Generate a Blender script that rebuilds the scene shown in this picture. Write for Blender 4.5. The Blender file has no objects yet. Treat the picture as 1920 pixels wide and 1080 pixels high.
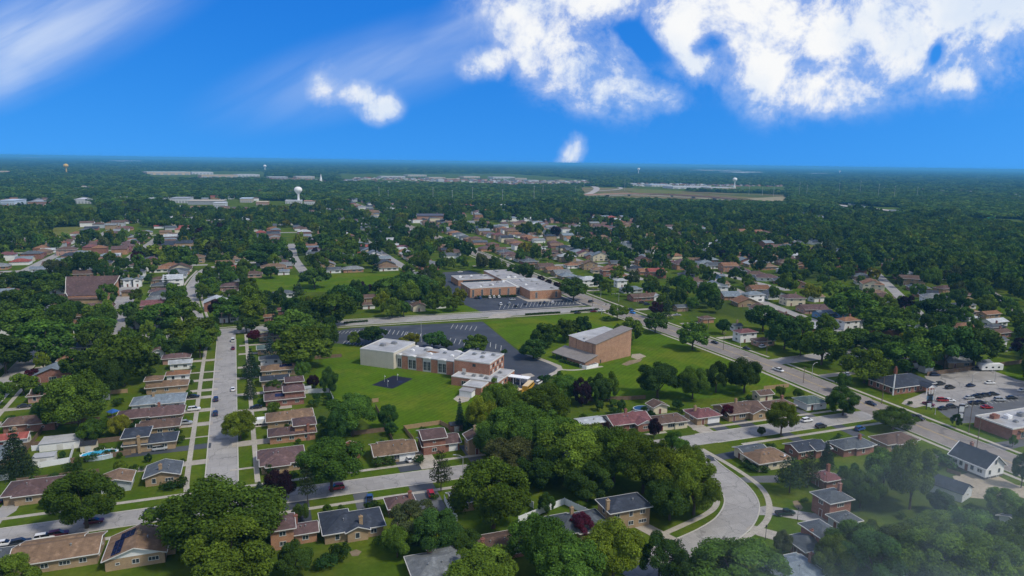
import bpy, bmesh, math, random
import numpy as np
from mathutils import Matrix, Vector

# ------------------------------------------------------------------ camera, sky, sun, exposure
SC = bpy.context.scene
COL = SC.collection
CAM_H = 90.0
FPX = 1300.0                      # focal length in pixels of a 1920 px wide frame
PITCH = math.atan((540 - 304) / FPX)
ROLL = math.atan(28 / 1920)
HEAD = math.radians(20.3)         # heading, clockwise from the street grid's north (+Y)
_c, _s = math.cos(HEAD), math.sin(HEAD)
_X0 = np.array([_c, -_s, 0.0])
_Y0 = np.array([_s, _c, 0.0])
_Z0 = np.array([0, 0, 1.0])
_F0 = math.cos(PITCH) * _Y0 - math.sin(PITCH) * _Z0
_U0 = math.sin(PITCH) * _Y0 + math.cos(PITCH) * _Z0
CU = math.cos(ROLL) * _U0 - math.sin(ROLL) * _X0
CR = math.cos(ROLL) * _X0 + math.sin(ROLL) * _U0

cam = bpy.data.cameras.new('camera')
cam.sensor_width = 36.0
cam.lens = 36.0 * FPX / 1920.0
cam.clip_start = 1.0
cam.clip_end = 120000.0
cam_ob = bpy.data.objects.new('camera', cam)
COL.objects.link(cam_ob)
cam_ob.matrix_world = Matrix(((CR[0], CU[0], -_F0[0], 0), (CR[1], CU[1], -_F0[1], 0), (CR[2], CU[2], -_F0[2], CAM_H), (0, 0, 0, 1)))
SC.camera = cam_ob

SUN_EL = math.radians(52)
SUN_AZ = HEAD + math.radians(118)       # clockwise from +Y
sun = bpy.data.lights.new('sun', 'SUN')
sun.energy = 3.2
sun.angle = math.radians(9)
sun.color = (1.0, 0.93, 0.80)
sun_ob = bpy.data.objects.new('sun', sun)
COL.objects.link(sun_ob)
_sd = Vector((math.sin(SUN_AZ) * math.cos(SUN_EL), math.cos(SUN_AZ) * math.cos(SUN_EL), math.sin(SUN_EL)))
sun_ob.rotation_euler = (-_sd).to_track_quat('-Z', 'Y').to_euler()
sun_ob.location = _sd * 400

SC.view_settings.view_transform = 'Standard'
SC.view_settings.look = 'None'
SC.view_settings.exposure = 0.0
SC.view_settings.gamma = 1.0
SC.view_settings.use_curve_mapping = False
SC.cycles.max_bounces = 5
SC.cycles.diffuse_bounces = 2
SC.cycles.glossy_bounces = 2
SC.cycles.transmission_bounces = 2
SC.cycles.volume_bounces = 1
SC.cycles.transparent_max_bounces = 4
SC.cycles.use_denoising = True
SC.cycles.use_adaptive_sampling = True
SC.cycles.adaptive_threshold = 0.02
SC.cycles.sample_clamp_indirect = 4.0

# ---- world: Nishita sky with a broken cloud layer
WORLD = bpy.data.worlds.new('World')
SC.world = WORLD
WORLD.use_nodes = True
_nt = WORLD.node_tree
_nt.nodes.clear()


class NB:
    """little node-tree builder"""
    def __init__(s, nt):
        s.nt = nt
    def n(s, t, **kw):
        nd = s.nt.nodes.new(t)
        for k, v in kw.items():
            setattr(nd, k, v)
        return nd
    def put(s, sock, v):
        if hasattr(v, 'is_output'):
            s.nt.links.new(v, sock)
        else:
            sock.default_value = v
    def math(s, op, a, b=None, c=None, clamp=False):
        nd = s.n('ShaderNodeMath', operation=op)
        nd.use_clamp = clamp
        s.put(nd.inputs[0], a)
        if b is not None:
            s.put(nd.inputs[1], b)
        if c is not None:
            s.put(nd.inputs[2], c)
        return nd.outputs[0]
    def vmath(s, op, a, b=None):
        nd = s.n('ShaderNodeVectorMath', operation=op)
        s.put(nd.inputs[0], a)
        if b is not None:
            s.put(nd.inputs[1], b)
        return nd.outputs['Value'] if op in ('DOT_PRODUCT', 'LENGTH') else nd.outputs[0]
    def maprange(s, v, a, b, c=0.0, d=1.0, smooth=True):
        nd = s.n('ShaderNodeMapRange')
        nd.interpolation_type = 'SMOOTHSTEP' if smooth else 'LINEAR'
        s.put(nd.inputs['Value'], v)
        s.put(nd.inputs['From Min'], a); s.put(nd.inputs['From Max'], b)
        s.put(nd.inputs['To Min'], c); s.put(nd.inputs['To Max'], d)
        return nd.outputs[0]
    def mix(s, f, a, b, blend='MIX'):
        nd = s.n('ShaderNodeMix', data_type='RGBA', blend_type=blend)
        s.put(nd.inputs[0], f)
        s.put(nd.inputs[6], a); s.put(nd.inputs[7], b)
        return nd.outputs[2]
    def noise(s, vec, scale, detail=2.0, rough=0.5, dist=0.0, col=False):
        nd = s.n('ShaderNodeTexNoise')
        if vec is not None:
            s.put(nd.inputs['Vector'], vec)
        nd.inputs['Scale'].default_value = scale
        nd.inputs['Detail'].default_value = detail
        nd.inputs['Roughness'].default_value = rough
        nd.inputs['Distortion'].default_value = dist
        return nd.outputs[1] if col else nd.outputs[0]
    def comb(s, x, y, z):
        nd = s.n('ShaderNodeCombineXYZ')
        for i, v in enumerate((x, y, z)):
            s.put(nd.inputs[i], v)
        return nd.outputs[0]


def build_sky():
    b = NB(_nt)
    geo = b.n('ShaderNodeTexCoord').outputs['Generated']
    sx = b.vmath('DOT_PRODUCT', geo, tuple(_X0))
    sy = b.vmath('DOT_PRODUCT', geo, tuple(_Y0))
    sep = b.n('ShaderNodeSeparateXYZ'); b.put(sep.inputs[0], geo)
    sz = sep.outputs[2]
    # the sky: look a little above the true direction so the horizon keeps the deep blue of a clear day
    zz = b.math('MULTIPLY_ADD', b.math('MAXIMUM', sz, 0.0), 0.75, 0.30)
    sp2 = b.n('ShaderNodeSeparateXYZ'); b.put(sp2.inputs[0], geo)
    vec = b.vmath('NORMALIZE', b.comb(sp2.outputs[0], sp2.outputs[1], zz))
    sky = b.n('ShaderNodeTexSky')
    sky.sky_type = 'NISHITA'
    sky.sun_disc = False
    sky.sun_elevation = SUN_EL
    sky.sun_rotation = SUN_AZ
    sky.air_density = 1.0
    sky.dust_density = 0.4
    sky.ozone_density = 2.0
    b.put(sky.inputs[0], vec)
    # camera-like rendering of the clear blue: each channel gets its own contrast
    ss = b.n('ShaderNodeSeparateColor'); b.put(ss.inputs[0], sky.outputs[0])
    ch = []
    for k_, (gain, gam) in enumerate(SKY_GRADE):
        ch.append(b.math('MULTIPLY', b.math('POWER', b.math('MULTIPLY', ss.outputs[k_], SKY_STR), gam), gain / SKY_STR))
    cc = b.n('ShaderNodeCombineColor')
    for k_ in range(3):
        b.put(cc.inputs[k_], ch[k_])
    blue = cc.outputs[0]
    # gnomonic direction coordinates on the side the place opens to (sky plane x, elevation z)
    inv = b.math('DIVIDE', 1.0, b.math('MAXIMUM', sy, 0.05))
    gx = b.math('MULTIPLY', sx, inv)
    gz = b.math('MULTIPLY', sz, inv)
    g = b.comb(gx, gz, 0.0)
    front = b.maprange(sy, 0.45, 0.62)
    wob = b.noise(g, 3.0, 3.0, 0.6, 0.0, True)
    gw = b.vmath('ADD', g, b.vmath('MULTIPLY', b.vmath('SUBTRACT', wob, (0.5, 0.5, 0.5)), (0.13, 0.10, 0.0)))
    def ell(cx, cz, rx, rz, rot=0.0, src=gw):
        mp = b.n('ShaderNodeMapping', vector_type='TEXTURE')
        b.put(mp.inputs[0], src)
        mp.inputs['Location'].default_value = (cx, cz, 0)
        mp.inputs['Rotation'].default_value = (0, 0, math.radians(rot))
        mp.inputs['Scale'].default_value = (rx, rz, 1)
        l = b.vmath('LENGTH', mp.outputs[0])
        return b.maprange(l, 1.55, 0.1)
    def px(x, y):
        # photograph direction -> gnomonic coordinates
        d = _F0 + CR * ((x - 960) / FPX) - CU * ((y - 540) / FPX)
        f = d @ _Y0
        return (d @ _X0) / f, d[2] / f
    blobs = None
    for (x, y, rx, ry, rot) in CLOUDS:
        cx, cz = px(x, y)
        e = ell(cx, cz, rx / FPX, ry / FPX, -rot)
        blobs = e if blobs is None else b.math('MAXIMUM', blobs, e)
    holes = None
    for (x, y, rx, ry, rot) in HOLES:
        cx, cz = px(x, y)
        e = ell(cx, cz, rx / FPX, ry / FPX, -rot)
        holes = e if holes is None else b.math('MAXIMUM', holes, e)
    blobs = b.math('SUBTRACT', blobs, b.math('MULTIPLY', holes, 0.75))
    # unseen rest of the dome: denser cloud added to whiten the ambient light
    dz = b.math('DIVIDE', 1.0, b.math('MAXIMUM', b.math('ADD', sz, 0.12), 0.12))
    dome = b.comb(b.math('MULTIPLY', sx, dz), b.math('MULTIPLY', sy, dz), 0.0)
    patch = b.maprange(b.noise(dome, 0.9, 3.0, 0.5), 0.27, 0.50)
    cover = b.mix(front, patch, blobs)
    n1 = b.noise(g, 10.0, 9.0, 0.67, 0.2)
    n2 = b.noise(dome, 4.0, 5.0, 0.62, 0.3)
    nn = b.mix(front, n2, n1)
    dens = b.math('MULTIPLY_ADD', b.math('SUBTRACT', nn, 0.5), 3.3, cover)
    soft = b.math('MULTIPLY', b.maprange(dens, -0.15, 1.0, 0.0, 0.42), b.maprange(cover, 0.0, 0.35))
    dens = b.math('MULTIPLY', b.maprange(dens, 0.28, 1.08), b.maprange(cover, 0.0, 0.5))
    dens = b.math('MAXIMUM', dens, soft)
    # thin high streaks
    r = math.radians(26)
    st = b.comb(b.math('ADD', b.math('MULTIPLY', gx, math.cos(r)), b.math('MULTIPLY', gz, math.sin(r))),
                b.math('MULTIPLY', b.math('SUBTRACT', b.math('MULTIPLY', gz, math.cos(r)), b.math('MULTIPLY', gx, math.sin(r))), 6.0), 0.0)
    ns = b.noise(st, 3.2, 4.0, 0.6, 0.3)
    cir = None
    for (x, y, rx, ry, rot, a) in CIRRUS:
        cx, cz = px(x, y)
        e = b.math('MULTIPLY', ell(cx, cz, rx / FPX, ry / FPX, -rot, g), a)
        cir = e if cir is None else b.math('MAXIMUM', cir, e)
    cir = b.math('MULTIPLY', b.math('MULTIPLY', cir, front), b.maprange(ns, 0.18, 0.75, 0.25, 1.0))
    tone = b.noise(b.vmath('ADD', g, (0.3, 0.7, 0)), 5.0, 4.0, 0.6, 0.2)
    white = b.mix(b.maprange(tone, 0.35, 0.62), (0.72, 0.82, 0.97, 1), (0.98, 0.99, 1.0, 1))
    # the clouds are as bright as the sky is bright: strengths below are divided out by the background strength
    k = 1.0 / SKY_STR
    # unseen clouds higher up are greyed to lower the ambient light
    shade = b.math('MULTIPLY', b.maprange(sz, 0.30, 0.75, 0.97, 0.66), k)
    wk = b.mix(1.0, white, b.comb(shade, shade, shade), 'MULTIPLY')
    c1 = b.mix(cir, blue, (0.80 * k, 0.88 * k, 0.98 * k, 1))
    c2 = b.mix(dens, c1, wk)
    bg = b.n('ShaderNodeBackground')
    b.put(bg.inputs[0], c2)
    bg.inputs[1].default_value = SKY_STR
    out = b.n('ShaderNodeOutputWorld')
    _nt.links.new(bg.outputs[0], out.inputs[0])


SKY_STR = 0.10
SKY_GRADE = ((10.5, 3.0), (2.08, 1.45), (1.60, 0.75))
# x, y, half-width, half-height, tilt on the photograph's sky
CLOUDS = [(1610, 55, 300, 130, 0), (1290, 45, 120, 80, 30), (1440, 110, 110, 95, 50), (1850, 30, 240, 100, 0), (1570, 150, 140, 60, 0), (1370, 30, 140, 90, 0),
          (1785, 160, 48, 34, 0),
          (1010, 40, 165, 95, 40), (1075, 105, 150, 90, 30), (1150, 168, 115, 52, 8), (905, 105, 58, 32, -15), (1090, 0, 120, 45, 0),
          (628, 152, 32, 44, 10), (680, 172, 62, 25, 15), (718, 197, 46, 28, 0), (1058, 288, 26, 30, 0)]
HOLES = [(1312, 68, 18, 34, 75), (1750, 115, 12, 24, 20), (1205, 60, 26, 60, -50)]
CIRRUS = [(40, 80, 310, 72, -22, 0.62), (0, 120, 110, 60, -20, 0.6), (700, 130, 260, 60, -15, 0.28), (860, 60, 150, 45, -25, 0.28)]
WORLD.cycles.sampling_method = 'MANUAL'
WORLD.cycles.sample_map_resolution = 512
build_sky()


def ray(px, py):
    return _F0 + CR * ((px - 960) / FPX) - CU * ((py - 540) / FPX)


def G(px, py, z=0.0):
    """where the sight line through a photograph point meets height z"""
    d = ray(px, py)
    t = (z - CAM_H) / d[2]
    return float(d[0] * t), float(d[1] * t)


def PX(x, y, z=0.0):
    v = np.array([x, y, z - CAM_H])
    w = v @ _F0
    return 960 + FPX * (v @ CR) / w, 540 - FPX * (v @ CU) / w, w


RNG = random.Random(11)
NPR = np.random.default_rng(5)

# ------------------------------------------------------------------ helpers
def tag(o, label=None, cat=None, group=None, kind=None):
    if label: o['label'] = label
    if cat: o['category'] = cat
    if group: o['group'] = group
    if kind: o['kind'] = kind
    return o


def mesh(name, verts, faces, mats=(), mi=None, smooth=False):
    m = bpy.data.meshes.new(name)
    m.from_pydata([tuple(map(float, v)) for v in verts], [], faces)
    for x in mats:
        m.materials.append(x)
    if mi is not None:
        m.polygons.foreach_set('material_index', mi)
    if smooth:
        m.polygons.foreach_set('use_smooth', [True] * len(m.polygons))
    m.update()
    return m


def obj(name, me, parent=None, loc=(0, 0, 0), rz=0.0, scale=None):
    o = bpy.data.objects.new(name, me)
    COL.objects.link(o)
    o.location = loc
    if rz:
        o.rotation_euler = (0, 0, rz)
    if scale is not None:
        o.scale = scale
    if parent is not None:
        o.parent = parent
    return o


def empty(name, loc=(0, 0, 0), rz=0.0):
    o = obj(name, None, None, loc, rz)
    o.empty_display_size = 1.0
    return o


class MB:
    """collects boxes, prisms and tubes into one mesh"""
    def __init__(s):
        s.v, s.f, s.m = [], [], []
    def quad(s, a, b, c, d, m=0):
        n = len(s.v); s.v += [a, b, c, d]; s.f.append((n, n + 1, n + 2, n + 3)); s.m.append(m)
    def poly(s, pts, m=0):
        n = len(s.v); s.v += list(pts); s.f.append(tuple(range(n, n + len(pts)))); s.m.append(m)
    def box(s, x0, x1, y0, y1, z0, z1, m=0, mtop=None, bottom=True):
        n = len(s.v)
        s.v += [(x0, y0, z0), (x1, y0, z0), (x1, y1, z0), (x0, y1, z0), (x0, y0, z1), (x1, y0, z1), (x1, y1, z1), (x0, y1, z1)]
        F = [(0, 1, 5, 4), (1, 2, 6, 5), (2, 3, 7, 6), (3, 0, 4, 7), (4, 5, 6, 7)] + ([(3, 2, 1, 0)] if bottom else [])
        for k, f in enumerate(F):
            s.f.append(tuple(i + n for i in f)); s.m.append(mtop if (mtop is not None and k == 4) else m)
    def prism(s, pts, z0, z1, m=0, mtop=None):
        """pts: ccw outline; z0,z1 numbers or lists"""
        k = len(pts); n = len(s.v)
        za = z0 if hasattr(z0, '__len__') else [z0] * k
        zb = z1 if hasattr(z1, '__len__') else [z1] * k
        s.v += [(p[0], p[1], za[i]) for i, p in enumerate(pts)] + [(p[0], p[1], zb[i]) for i, p in enumerate(pts)]
        for i in range(k):
            j = (i + 1) % k
            s.f.append((n + i, n + j, n + k + j, n + k + i)); s.m.append(m)
        s.f.append(tuple(n + k + i for i in range(k))); s.m.append(m if mtop is None else mtop)
        s.f.append(tuple(n + k - 1 - i for i in range(k))); s.m.append(m)
    def tube(s, a, b, r0, r1, k=6, m=0, cap=True):
        a = Vector(a); b = Vector(b); d = (b - a).normalized()
        u = d.orthogonal().normalized(); w = d.cross(u); n = len(s.v)
        for i in range(k):
            t = 2 * math.pi * i / k; q = u * math.cos(t) + w * math.sin(t)
            s.v.append(tuple(a + q * r0)); s.v.append(tuple(b + q * r1))
        for i in range(k):
            j = (i + 1) % k
            s.f.append((n + 2 * i, n + 2 * j, n + 2 * j + 1, n + 2 * i + 1)); s.m.append(m)
        if cap:
            s.f.append(tuple(n + 2 * i + 1 for i in range(k))); s.m.append(m)
            s.f.append(tuple(n + 2 * (k - 1 - i) for i in range(k))); s.m.append(m)
    def lathe(s, prof, k=16, m=0, cx=0, cy=0):
        n = len(s.v)
        for (r, z) in prof:
            for i in range(k):
                t = 2 * math.pi * i / k
                s.v.append((cx + r * math.cos(t), cy + r * math.sin(t), z))
        for a in range(len(prof) - 1):
            for i in range(k):
                j = (i + 1) % k
                s.f.append((n + a * k + i, n + a * k + j, n + (a + 1) * k + j, n + (a + 1) * k + i)); s.m.append(m)
    def mesh(s, name, *mats, smooth=False):
        return mesh(name, s.v, s.f, mats, s.m, smooth)
    def build(s, name, mats, parent=None, loc=(0, 0, 0), rz=0.0, smooth=False):
        if not isinstance(mats, (tuple, list)):
            mats = (mats,)
        return obj(name, s.mesh(name, *mats, smooth=smooth), parent, loc, rz)


# ------------------------------------------------------------------ materials
_M = {}
def mat(name, col, rough=0.85, var=0.15, scale=1.0, detail=3.0, bump=0.0, spec=0.3, metal=0.0, objrand=0.0, objcol=False, var2=None, coord='Object', extra=None):
    """a procedural surface: colour broken by two noises, optional per-object tint"""
    if name in _M:
        return _M[name]
    m = bpy.data.materials.new(name)
    m.use_nodes = True
    nt = m.node_tree
    b = NB(nt)
    bs = nt.nodes['Principled BSDF']
    tc = b.n('ShaderNodeTexCoord').outputs[coord]
    n1 = b.noise(tc, scale, detail, 0.6)
    f1 = b.maprange(n1, 0.3, 0.7, 1 - var, 1 + var, False)
    n2 = b.noise(tc, scale * 0.13, 2.0, 0.5)
    f2 = b.maprange(n2, 0.3, 0.7, 1 - var * 0.7, 1 + var * 0.7, False)
    f = b.math('MULTIPLY', f1, f2)
    oi = b.n('ShaderNodeObjectInfo')
    if objrand:
        f = b.math('MULTIPLY', f, b.maprange(oi.outputs['Random'], 0, 1, 1 - objrand, 1 + objrand, False))
    base = oi.outputs['Color'] if objcol else (*col, 1)
    if var2:
        base = b.mix(b.maprange(b.noise(tc, var2[1], 3.0, 0.6), var2[2], var2[3]), base, (*var2[0], 1))
    if extra:
        base = extra(b, tc, base)
    c = b.mix(1.0, base, b.comb(f, f, f), 'MULTIPLY')
    b.put(bs.inputs['Base Color'], c)
    bs.inputs['Roughness'].default_value = rough
    bs.inputs['Metallic'].default_value = metal
    bs.inputs['Specular IOR Level'].default_value = spec
    if bump:
        bp = b.n('ShaderNodeBump')
        bp.inputs['Strength'].default_value = bump
        bp.inputs['Distance'].default_value = 0.1
        b.put(bp.inputs['Height'], n1)
        b.put(bs.inputs['Normal'], bp.outputs[0])
    _M[name] = m
    return m


def joints(size, dark=0.7, w=0.03, rot=0.0):
    """thin darker joints on a square raster (slab seams, shingle courses)"""
    def f(b, tc, base):
        br = b.n('ShaderNodeTexBrick')
        br.offset = 0.5
        mp = b.n('ShaderNodeMapping')
        mp.inputs['Rotation'].default_value = (0, 0, rot)
        b.put(mp.inputs[0], tc)
        b.put(br.inputs['Vector'], mp.outputs[0])
        br.inputs['Scale'].default_value = 1.0
        br.inputs['Brick Width'].default_value = size[0]
        br.inputs['Row Height'].default_value = size[1]
        br.inputs['Mortar Size'].default_value = w
        br.inputs['Color1'].default_value = (1, 1, 1, 1)
        br.inputs['Color2'].default_value = (0.9, 0.9, 0.9, 1)
        br.inputs['Mortar'].default_value = (dark, dark, dark, 1)
        return b.mix(1.0, base, br.outputs[0], 'MULTIPLY')
    return f


def paving(size, dark, w, crack=0.55, tar=0.35):
    """slab joints plus wandering tar-sealed cracks, patches and wheel stains"""
    jf = joints(size, dark, w)
    def f(b, tc, base):
        c = jf(b, tc, base)
        wob = b.noise(tc, 0.22, 3.0, 0.6, 0.0, True)
        p = b.vmath('ADD', tc, b.vmath('MULTIPLY', wob, (7.0, 7.0, 0.0)))
        vo = b.n('ShaderNodeTexVoronoi', feature='DISTANCE_TO_EDGE')
        b.put(vo.inputs['Vector'], p); vo.inputs['Scale'].default_value = 0.085
        line = b.maprange(vo.outputs['Distance'], 0.006, 0.018, tar, 0.0)
        c = b.mix(line, c, (0.05, 0.05, 0.055, 1))
        pn = b.noise(tc, 0.07, 4.0, 0.65)
        c = b.mix(b.maprange(pn, 0.52, 0.68, 0.0, 0.30), c, (0.16, 0.155, 0.155, 1))
        pn = b.noise(tc, 1.3, 3.0, 0.6)
        return b.mix(b.maprange(pn, 0.62, 0.78, 0.0, 0.35), c, (0.11, 0.105, 0.10, 1))
    return f


def brickwall(name, c1, c2, mortar):
    def f(b, tc, base):
        sep = b.n('ShaderNodeSeparateXYZ'); b.put(sep.inputs[0], tc)
        v = b.comb(b.math('ADD', sep.outputs[0], sep.outputs[1]), sep.outputs[2], 0.0)
        br = b.n('ShaderNodeTexBrick')
        b.put(br.inputs['Vector'], v)
        br.inputs['Scale'].default_value = 1.0
        br.inputs['Brick Width'].default_value = 0.42
        br.inputs['Row Height'].default_value = 0.16
        br.inputs['Mortar Size'].default_value = 0.016
        br.inputs['Color1'].default_value = (*c1, 1)
        br.inputs['Color2'].default_value = (*c2, 1)
        br.inputs['Mortar'].default_value = (*mortar, 1)
        return br.outputs[0]
    return mat(name, c1, 0.9, 0.16, 0.5, extra=f)


M_ROAD = mat('street_concrete', (0.295, 0.285, 0.275), 0.9, 0.10, 0.35, 5, extra=paving((4.6, 4.3), 0.74, 0.06))
M_MAIN = mat('main_road_paving', (0.225, 0.200, 0.180), 0.9, 0.12, 0.25, 5, extra=paving((6.0, 7.0), 0.76, 0.07))
M_WALK = mat('sidewalk_concrete', (0.36, 0.335, 0.29), 0.9, 0.10, 0.6, 4, extra=joints((1.5, 1.5), 0.72, 0.05))
M_DRIVE = mat('driveway_concrete', (0.34, 0.31, 0.27), 0.9, 0.14, 0.5, 5, extra=joints((3.0, 3.0), 0.75, 0.05))
M_KERB = mat('kerb_concrete', (0.40, 0.385, 0.35), 0.9, 0.10, 1.0)
M_ASPH = mat('dark_asphalt', (0.040, 0.047, 0.062), 0.85, 0.16, 0.12, 6, var2=((0.062, 0.068, 0.08), 0.06, 0.5, 0.7))
M_ASPH2 = mat('worn_asphalt', (0.09, 0.095, 0.105), 0.9, 0.2, 0.2, 6)
M_LOTGREY = mat('pale_lot_paving', (0.29, 0.28, 0.275), 0.9, 0.14, 0.12, 6, extra=paving((8.0, 8.0), 0.8, 0.09, tar=.5))
M_PAINT = mat('road_paint_white', (0.44, 0.44, 0.41), 0.7, 0.15, 2.0)
M_YPAINT = mat('road_paint_yellow', (0.42, 0.30, 0.07), 0.7, 0.2, 2.0)
M_DIRT = mat('bare_earth', (0.19, 0.15, 0.10), 1.0, 0.2, 0.8)
M_GRAVEL = mat('gravel', (0.30, 0.26, 0.20), 1.0, 0.2, 1.5)
M_WHITE = mat('white_paint', (0.74, 0.75, 0.76), 0.6, 0.05, 0.8)
M_TRIM = mat('white_trim', (0.52, 0.52, 0.50), 0.6, 0.06, 0.8)
M_GLASS = mat('window_glass', (0.035, 0.045, 0.06), 0.12, 0.25, 0.6, spec=0.6)
M_METAL = mat('grey_metal', (0.30, 0.31, 0.32), 0.5, 0.1, 1.0, metal=0.5)
M_DARKMETAL = mat('dark_metal', (0.05, 0.05, 0.055), 0.5, 0.1, 1.0)
M_WOOD = mat('weathered_wood', (0.17, 0.12, 0.085), 0.9, 0.2, 1.2)
M_TANWOOD = mat('tan_wood_fence', (0.34, 0.24, 0.14), 0.9, 0.15, 1.2)
M_VINYL = mat('white_vinyl_fence', (0.68, 0.71, 0.75), 0.5, 0.04, 0.6)
M_BARK = mat('bark', (0.075, 0.06, 0.048), 0.95, 0.25, 2.0)
M_POLE = mat('pole_wood', (0.15, 0.12, 0.095), 0.9, 0.15, 2.0)
M_LAMP = mat('lamp_steel', (0.42, 0.43, 0.44), 0.45, 0.08, 1.0, metal=0.3)
M_SOLAR = mat('solar_cells', (0.008, 0.012, 0.045), 0.25, 0.2, 1.0, spec=0.5, extra=joints((1.0, 1.6), 2.2, 0.04))
M_BLACK = mat('black_rubber', (0.015, 0.015, 0.016), 0.8, 0.1, 1.0)
M_SOIL = mat('mulch', (0.06, 0.04, 0.03), 1.0, 0.25, 1.5)


def roofmat(name, c):
    jf = joints((0.9, 0.32), 0.80, 0.05)
    def wear(b, tc, base):
        c_ = jf(b, tc, base)
        # weather streaks down the slope and blotches of lost granules
        mp = b.n('ShaderNodeMapping'); mp.inputs['Scale'].default_value = (1.0, 0.25, 0.25); b.put(mp.inputs[0], tc)
        s1 = b.noise(mp.outputs[0], 1.6, 4.0, 0.7)
        c_ = b.mix(b.maprange(s1, 0.50, 0.72, 0.0, 0.45), c_, tuple(v * 0.55 for v in c) + (1,))
        s2 = b.noise(tc, 0.45, 5.0, 0.7)
        return b.mix(b.maprange(s2, 0.52, 0.70, 0.0, 0.40), c_, tuple(min(1, v * 1.5 + 0.02) for v in c) + (1,))
    return mat('shingles_' + name, c, 0.92, 0.22, 0.9, 5, bump=0.25, objrand=0.15, extra=wear)


ROOF = {k: roofmat(k, v) for k, v in dict(
    brown=(0.105, 0.068, 0.055), purple=(0.105, 0.066, 0.066), tan=(0.165, 0.108, 0.070), orange=(0.195, 0.102, 0.058), blue=(0.135, 0.165, 0.205),
    navy=(0.032, 0.040, 0.058), slate=(0.075, 0.088, 0.105), red=(0.24, 0.065, 0.055), grey=(0.17, 0.185, 0.20), pale=(0.36, 0.39, 0.42), teal=(0.085, 0.125, 0.125),
    maroon=(0.14, 0.06, 0.065), black=(0.02, 0.022, 0.028), bluegrey=(0.155, 0.19, 0.225)).items()}
M_FLATROOF = mat('flat_roof_membrane', (0.34, 0.35, 0.37), 0.9, 0.20, 0.22, 6, var2=((0.27, 0.26, 0.25), 0.12, 0.52, 0.68))
M_FLATGREY = mat('flat_roof_gravel', (0.27, 0.27, 0.28), 0.95, 0.2, 0.3, 6, var2=((0.40, 0.40, 0.40), 0.08, 0.55, 0.72))
BRICK = {
    'red': brickwall('red_brick', (0.235, 0.085, 0.06), (0.19, 0.07, 0.05), (0.28, 0.22, 0.19)),
    'orange': brickwall('orange_brick', (0.36, 0.175, 0.095), (0.30, 0.135, 0.075), (0.36, 0.28, 0.21)),
    'tan': brickwall('tan_brick', (0.31, 0.215, 0.125), (0.26, 0.175, 0.10), (0.32, 0.27, 0.20)),
    'pink': brickwall('pink_brick', (0.38, 0.22, 0.175), (0.33, 0.185, 0.15), (0.38, 0.3, 0.26)),
    'school': brickwall('school_brick', (0.35, 0.145, 0.085), (0.28, 0.11, 0.07), (0.34, 0.25, 0.19)),
    'church': brickwall('church_brick', (0.36, 0.20, 0.13), (0.31, 0.165, 0.105), (0.36, 0.27, 0.2)),
    'white': mat('white_siding', (0.66, 0.67, 0.68), 0.7, 0.06, 0.8),
    'cream': mat('cream_siding', (0.56, 0.50, 0.38), 0.75, 0.07, 0.8),
    'grey': mat('grey_siding', (0.36, 0.39, 0.42), 0.75, 0.07, 0.8),
    'blue': mat('blue_siding', (0.11, 0.22, 0.40), 0.75, 0.08, 0.8),
}
# ------------------------------------------------------------------ ground, roads, pavements
def grass_extra(b, tc, base):
    n = b.noise(tc, 0.055, 4.0, 0.6)
    c = b.mix(b.maprange(n, 0.40, 0.62), base, (0.084, 0.112, 0.014, 1))
    n = b.noise(tc, 0.012, 3.0, 0.55)
    c = b.mix(b.maprange(n, 0.48, 0.66), c, (0.046, 0.070, 0.015, 1))
    n = b.noise(tc, 0.35, 4.0, 0.65)
    return b.mix(b.maprange(n, 0.58, 0.78, 0, 0.5), c, (0.135, 0.118, 0.042, 1))


M_GRASS = mat('grass_ground', (0.054, 0.094, 0.009), 1.0, 0.16, 0.9, 6, spec=0.0, extra=grass_extra)
def lawn_extra(b, tc, base):
    c = b.mix(b.maprange(b.noise(tc, 0.18, 5.0, 0.7), 0.48, 0.72, 0, 0.65), base, (0.052, 0.085, 0.013, 1))
    c = b.mix(b.maprange(b.noise(tc, 0.06, 6.0, 0.75), 0.56, 0.70, 0, 0.5), c, (0.130, 0.125, 0.030, 1))
    wv = b.n('ShaderNodeTexWave'); mp = b.n('ShaderNodeMapping'); mp.inputs['Rotation'].default_value = (0, 0, 0.9)
    b.put(mp.inputs[0], tc); b.put(wv.inputs['Vector'], mp.outputs[0]); wv.inputs['Scale'].default_value = 0.16; wv.inputs['Distortion'].default_value = 1.2
    f = b.maprange(wv.outputs['Fac'], 0.3, 0.7, 0.95, 1.05)
    return b.mix(1.0, c, b.comb(f, f, f), 'MULTIPLY')


M_LAWN = mat('mown_lawn', (0.064, 0.118, 0.008), 1.0, 0.14, 0.7, 6, spec=0.0, var2=((0.098, 0.132, 0.012), 0.035, 0.46, 0.66), extra=lawn_extra)
M_FIELD = mat('pale_field', (0.125, 0.135, 0.035), 1.0, 0.15, 0.2, 6, spec=0.0)


def sheet(name, pts, z, m, kind='structure', px=True):
    w = [G(*p) for p in pts] if px else pts
    a = sum(w[i][0] * w[(i + 1) % len(w)][1] - w[(i + 1) % len(w)][0] * w[i][1] for i in range(len(w)))
    if a < 0:
        w = w[::-1]
    o = obj(name, mesh(name, [(x, y, z) for x, y in w], [tuple(range(len(w)))], (m,)))
    o['kind'] = kind
    return o


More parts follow.
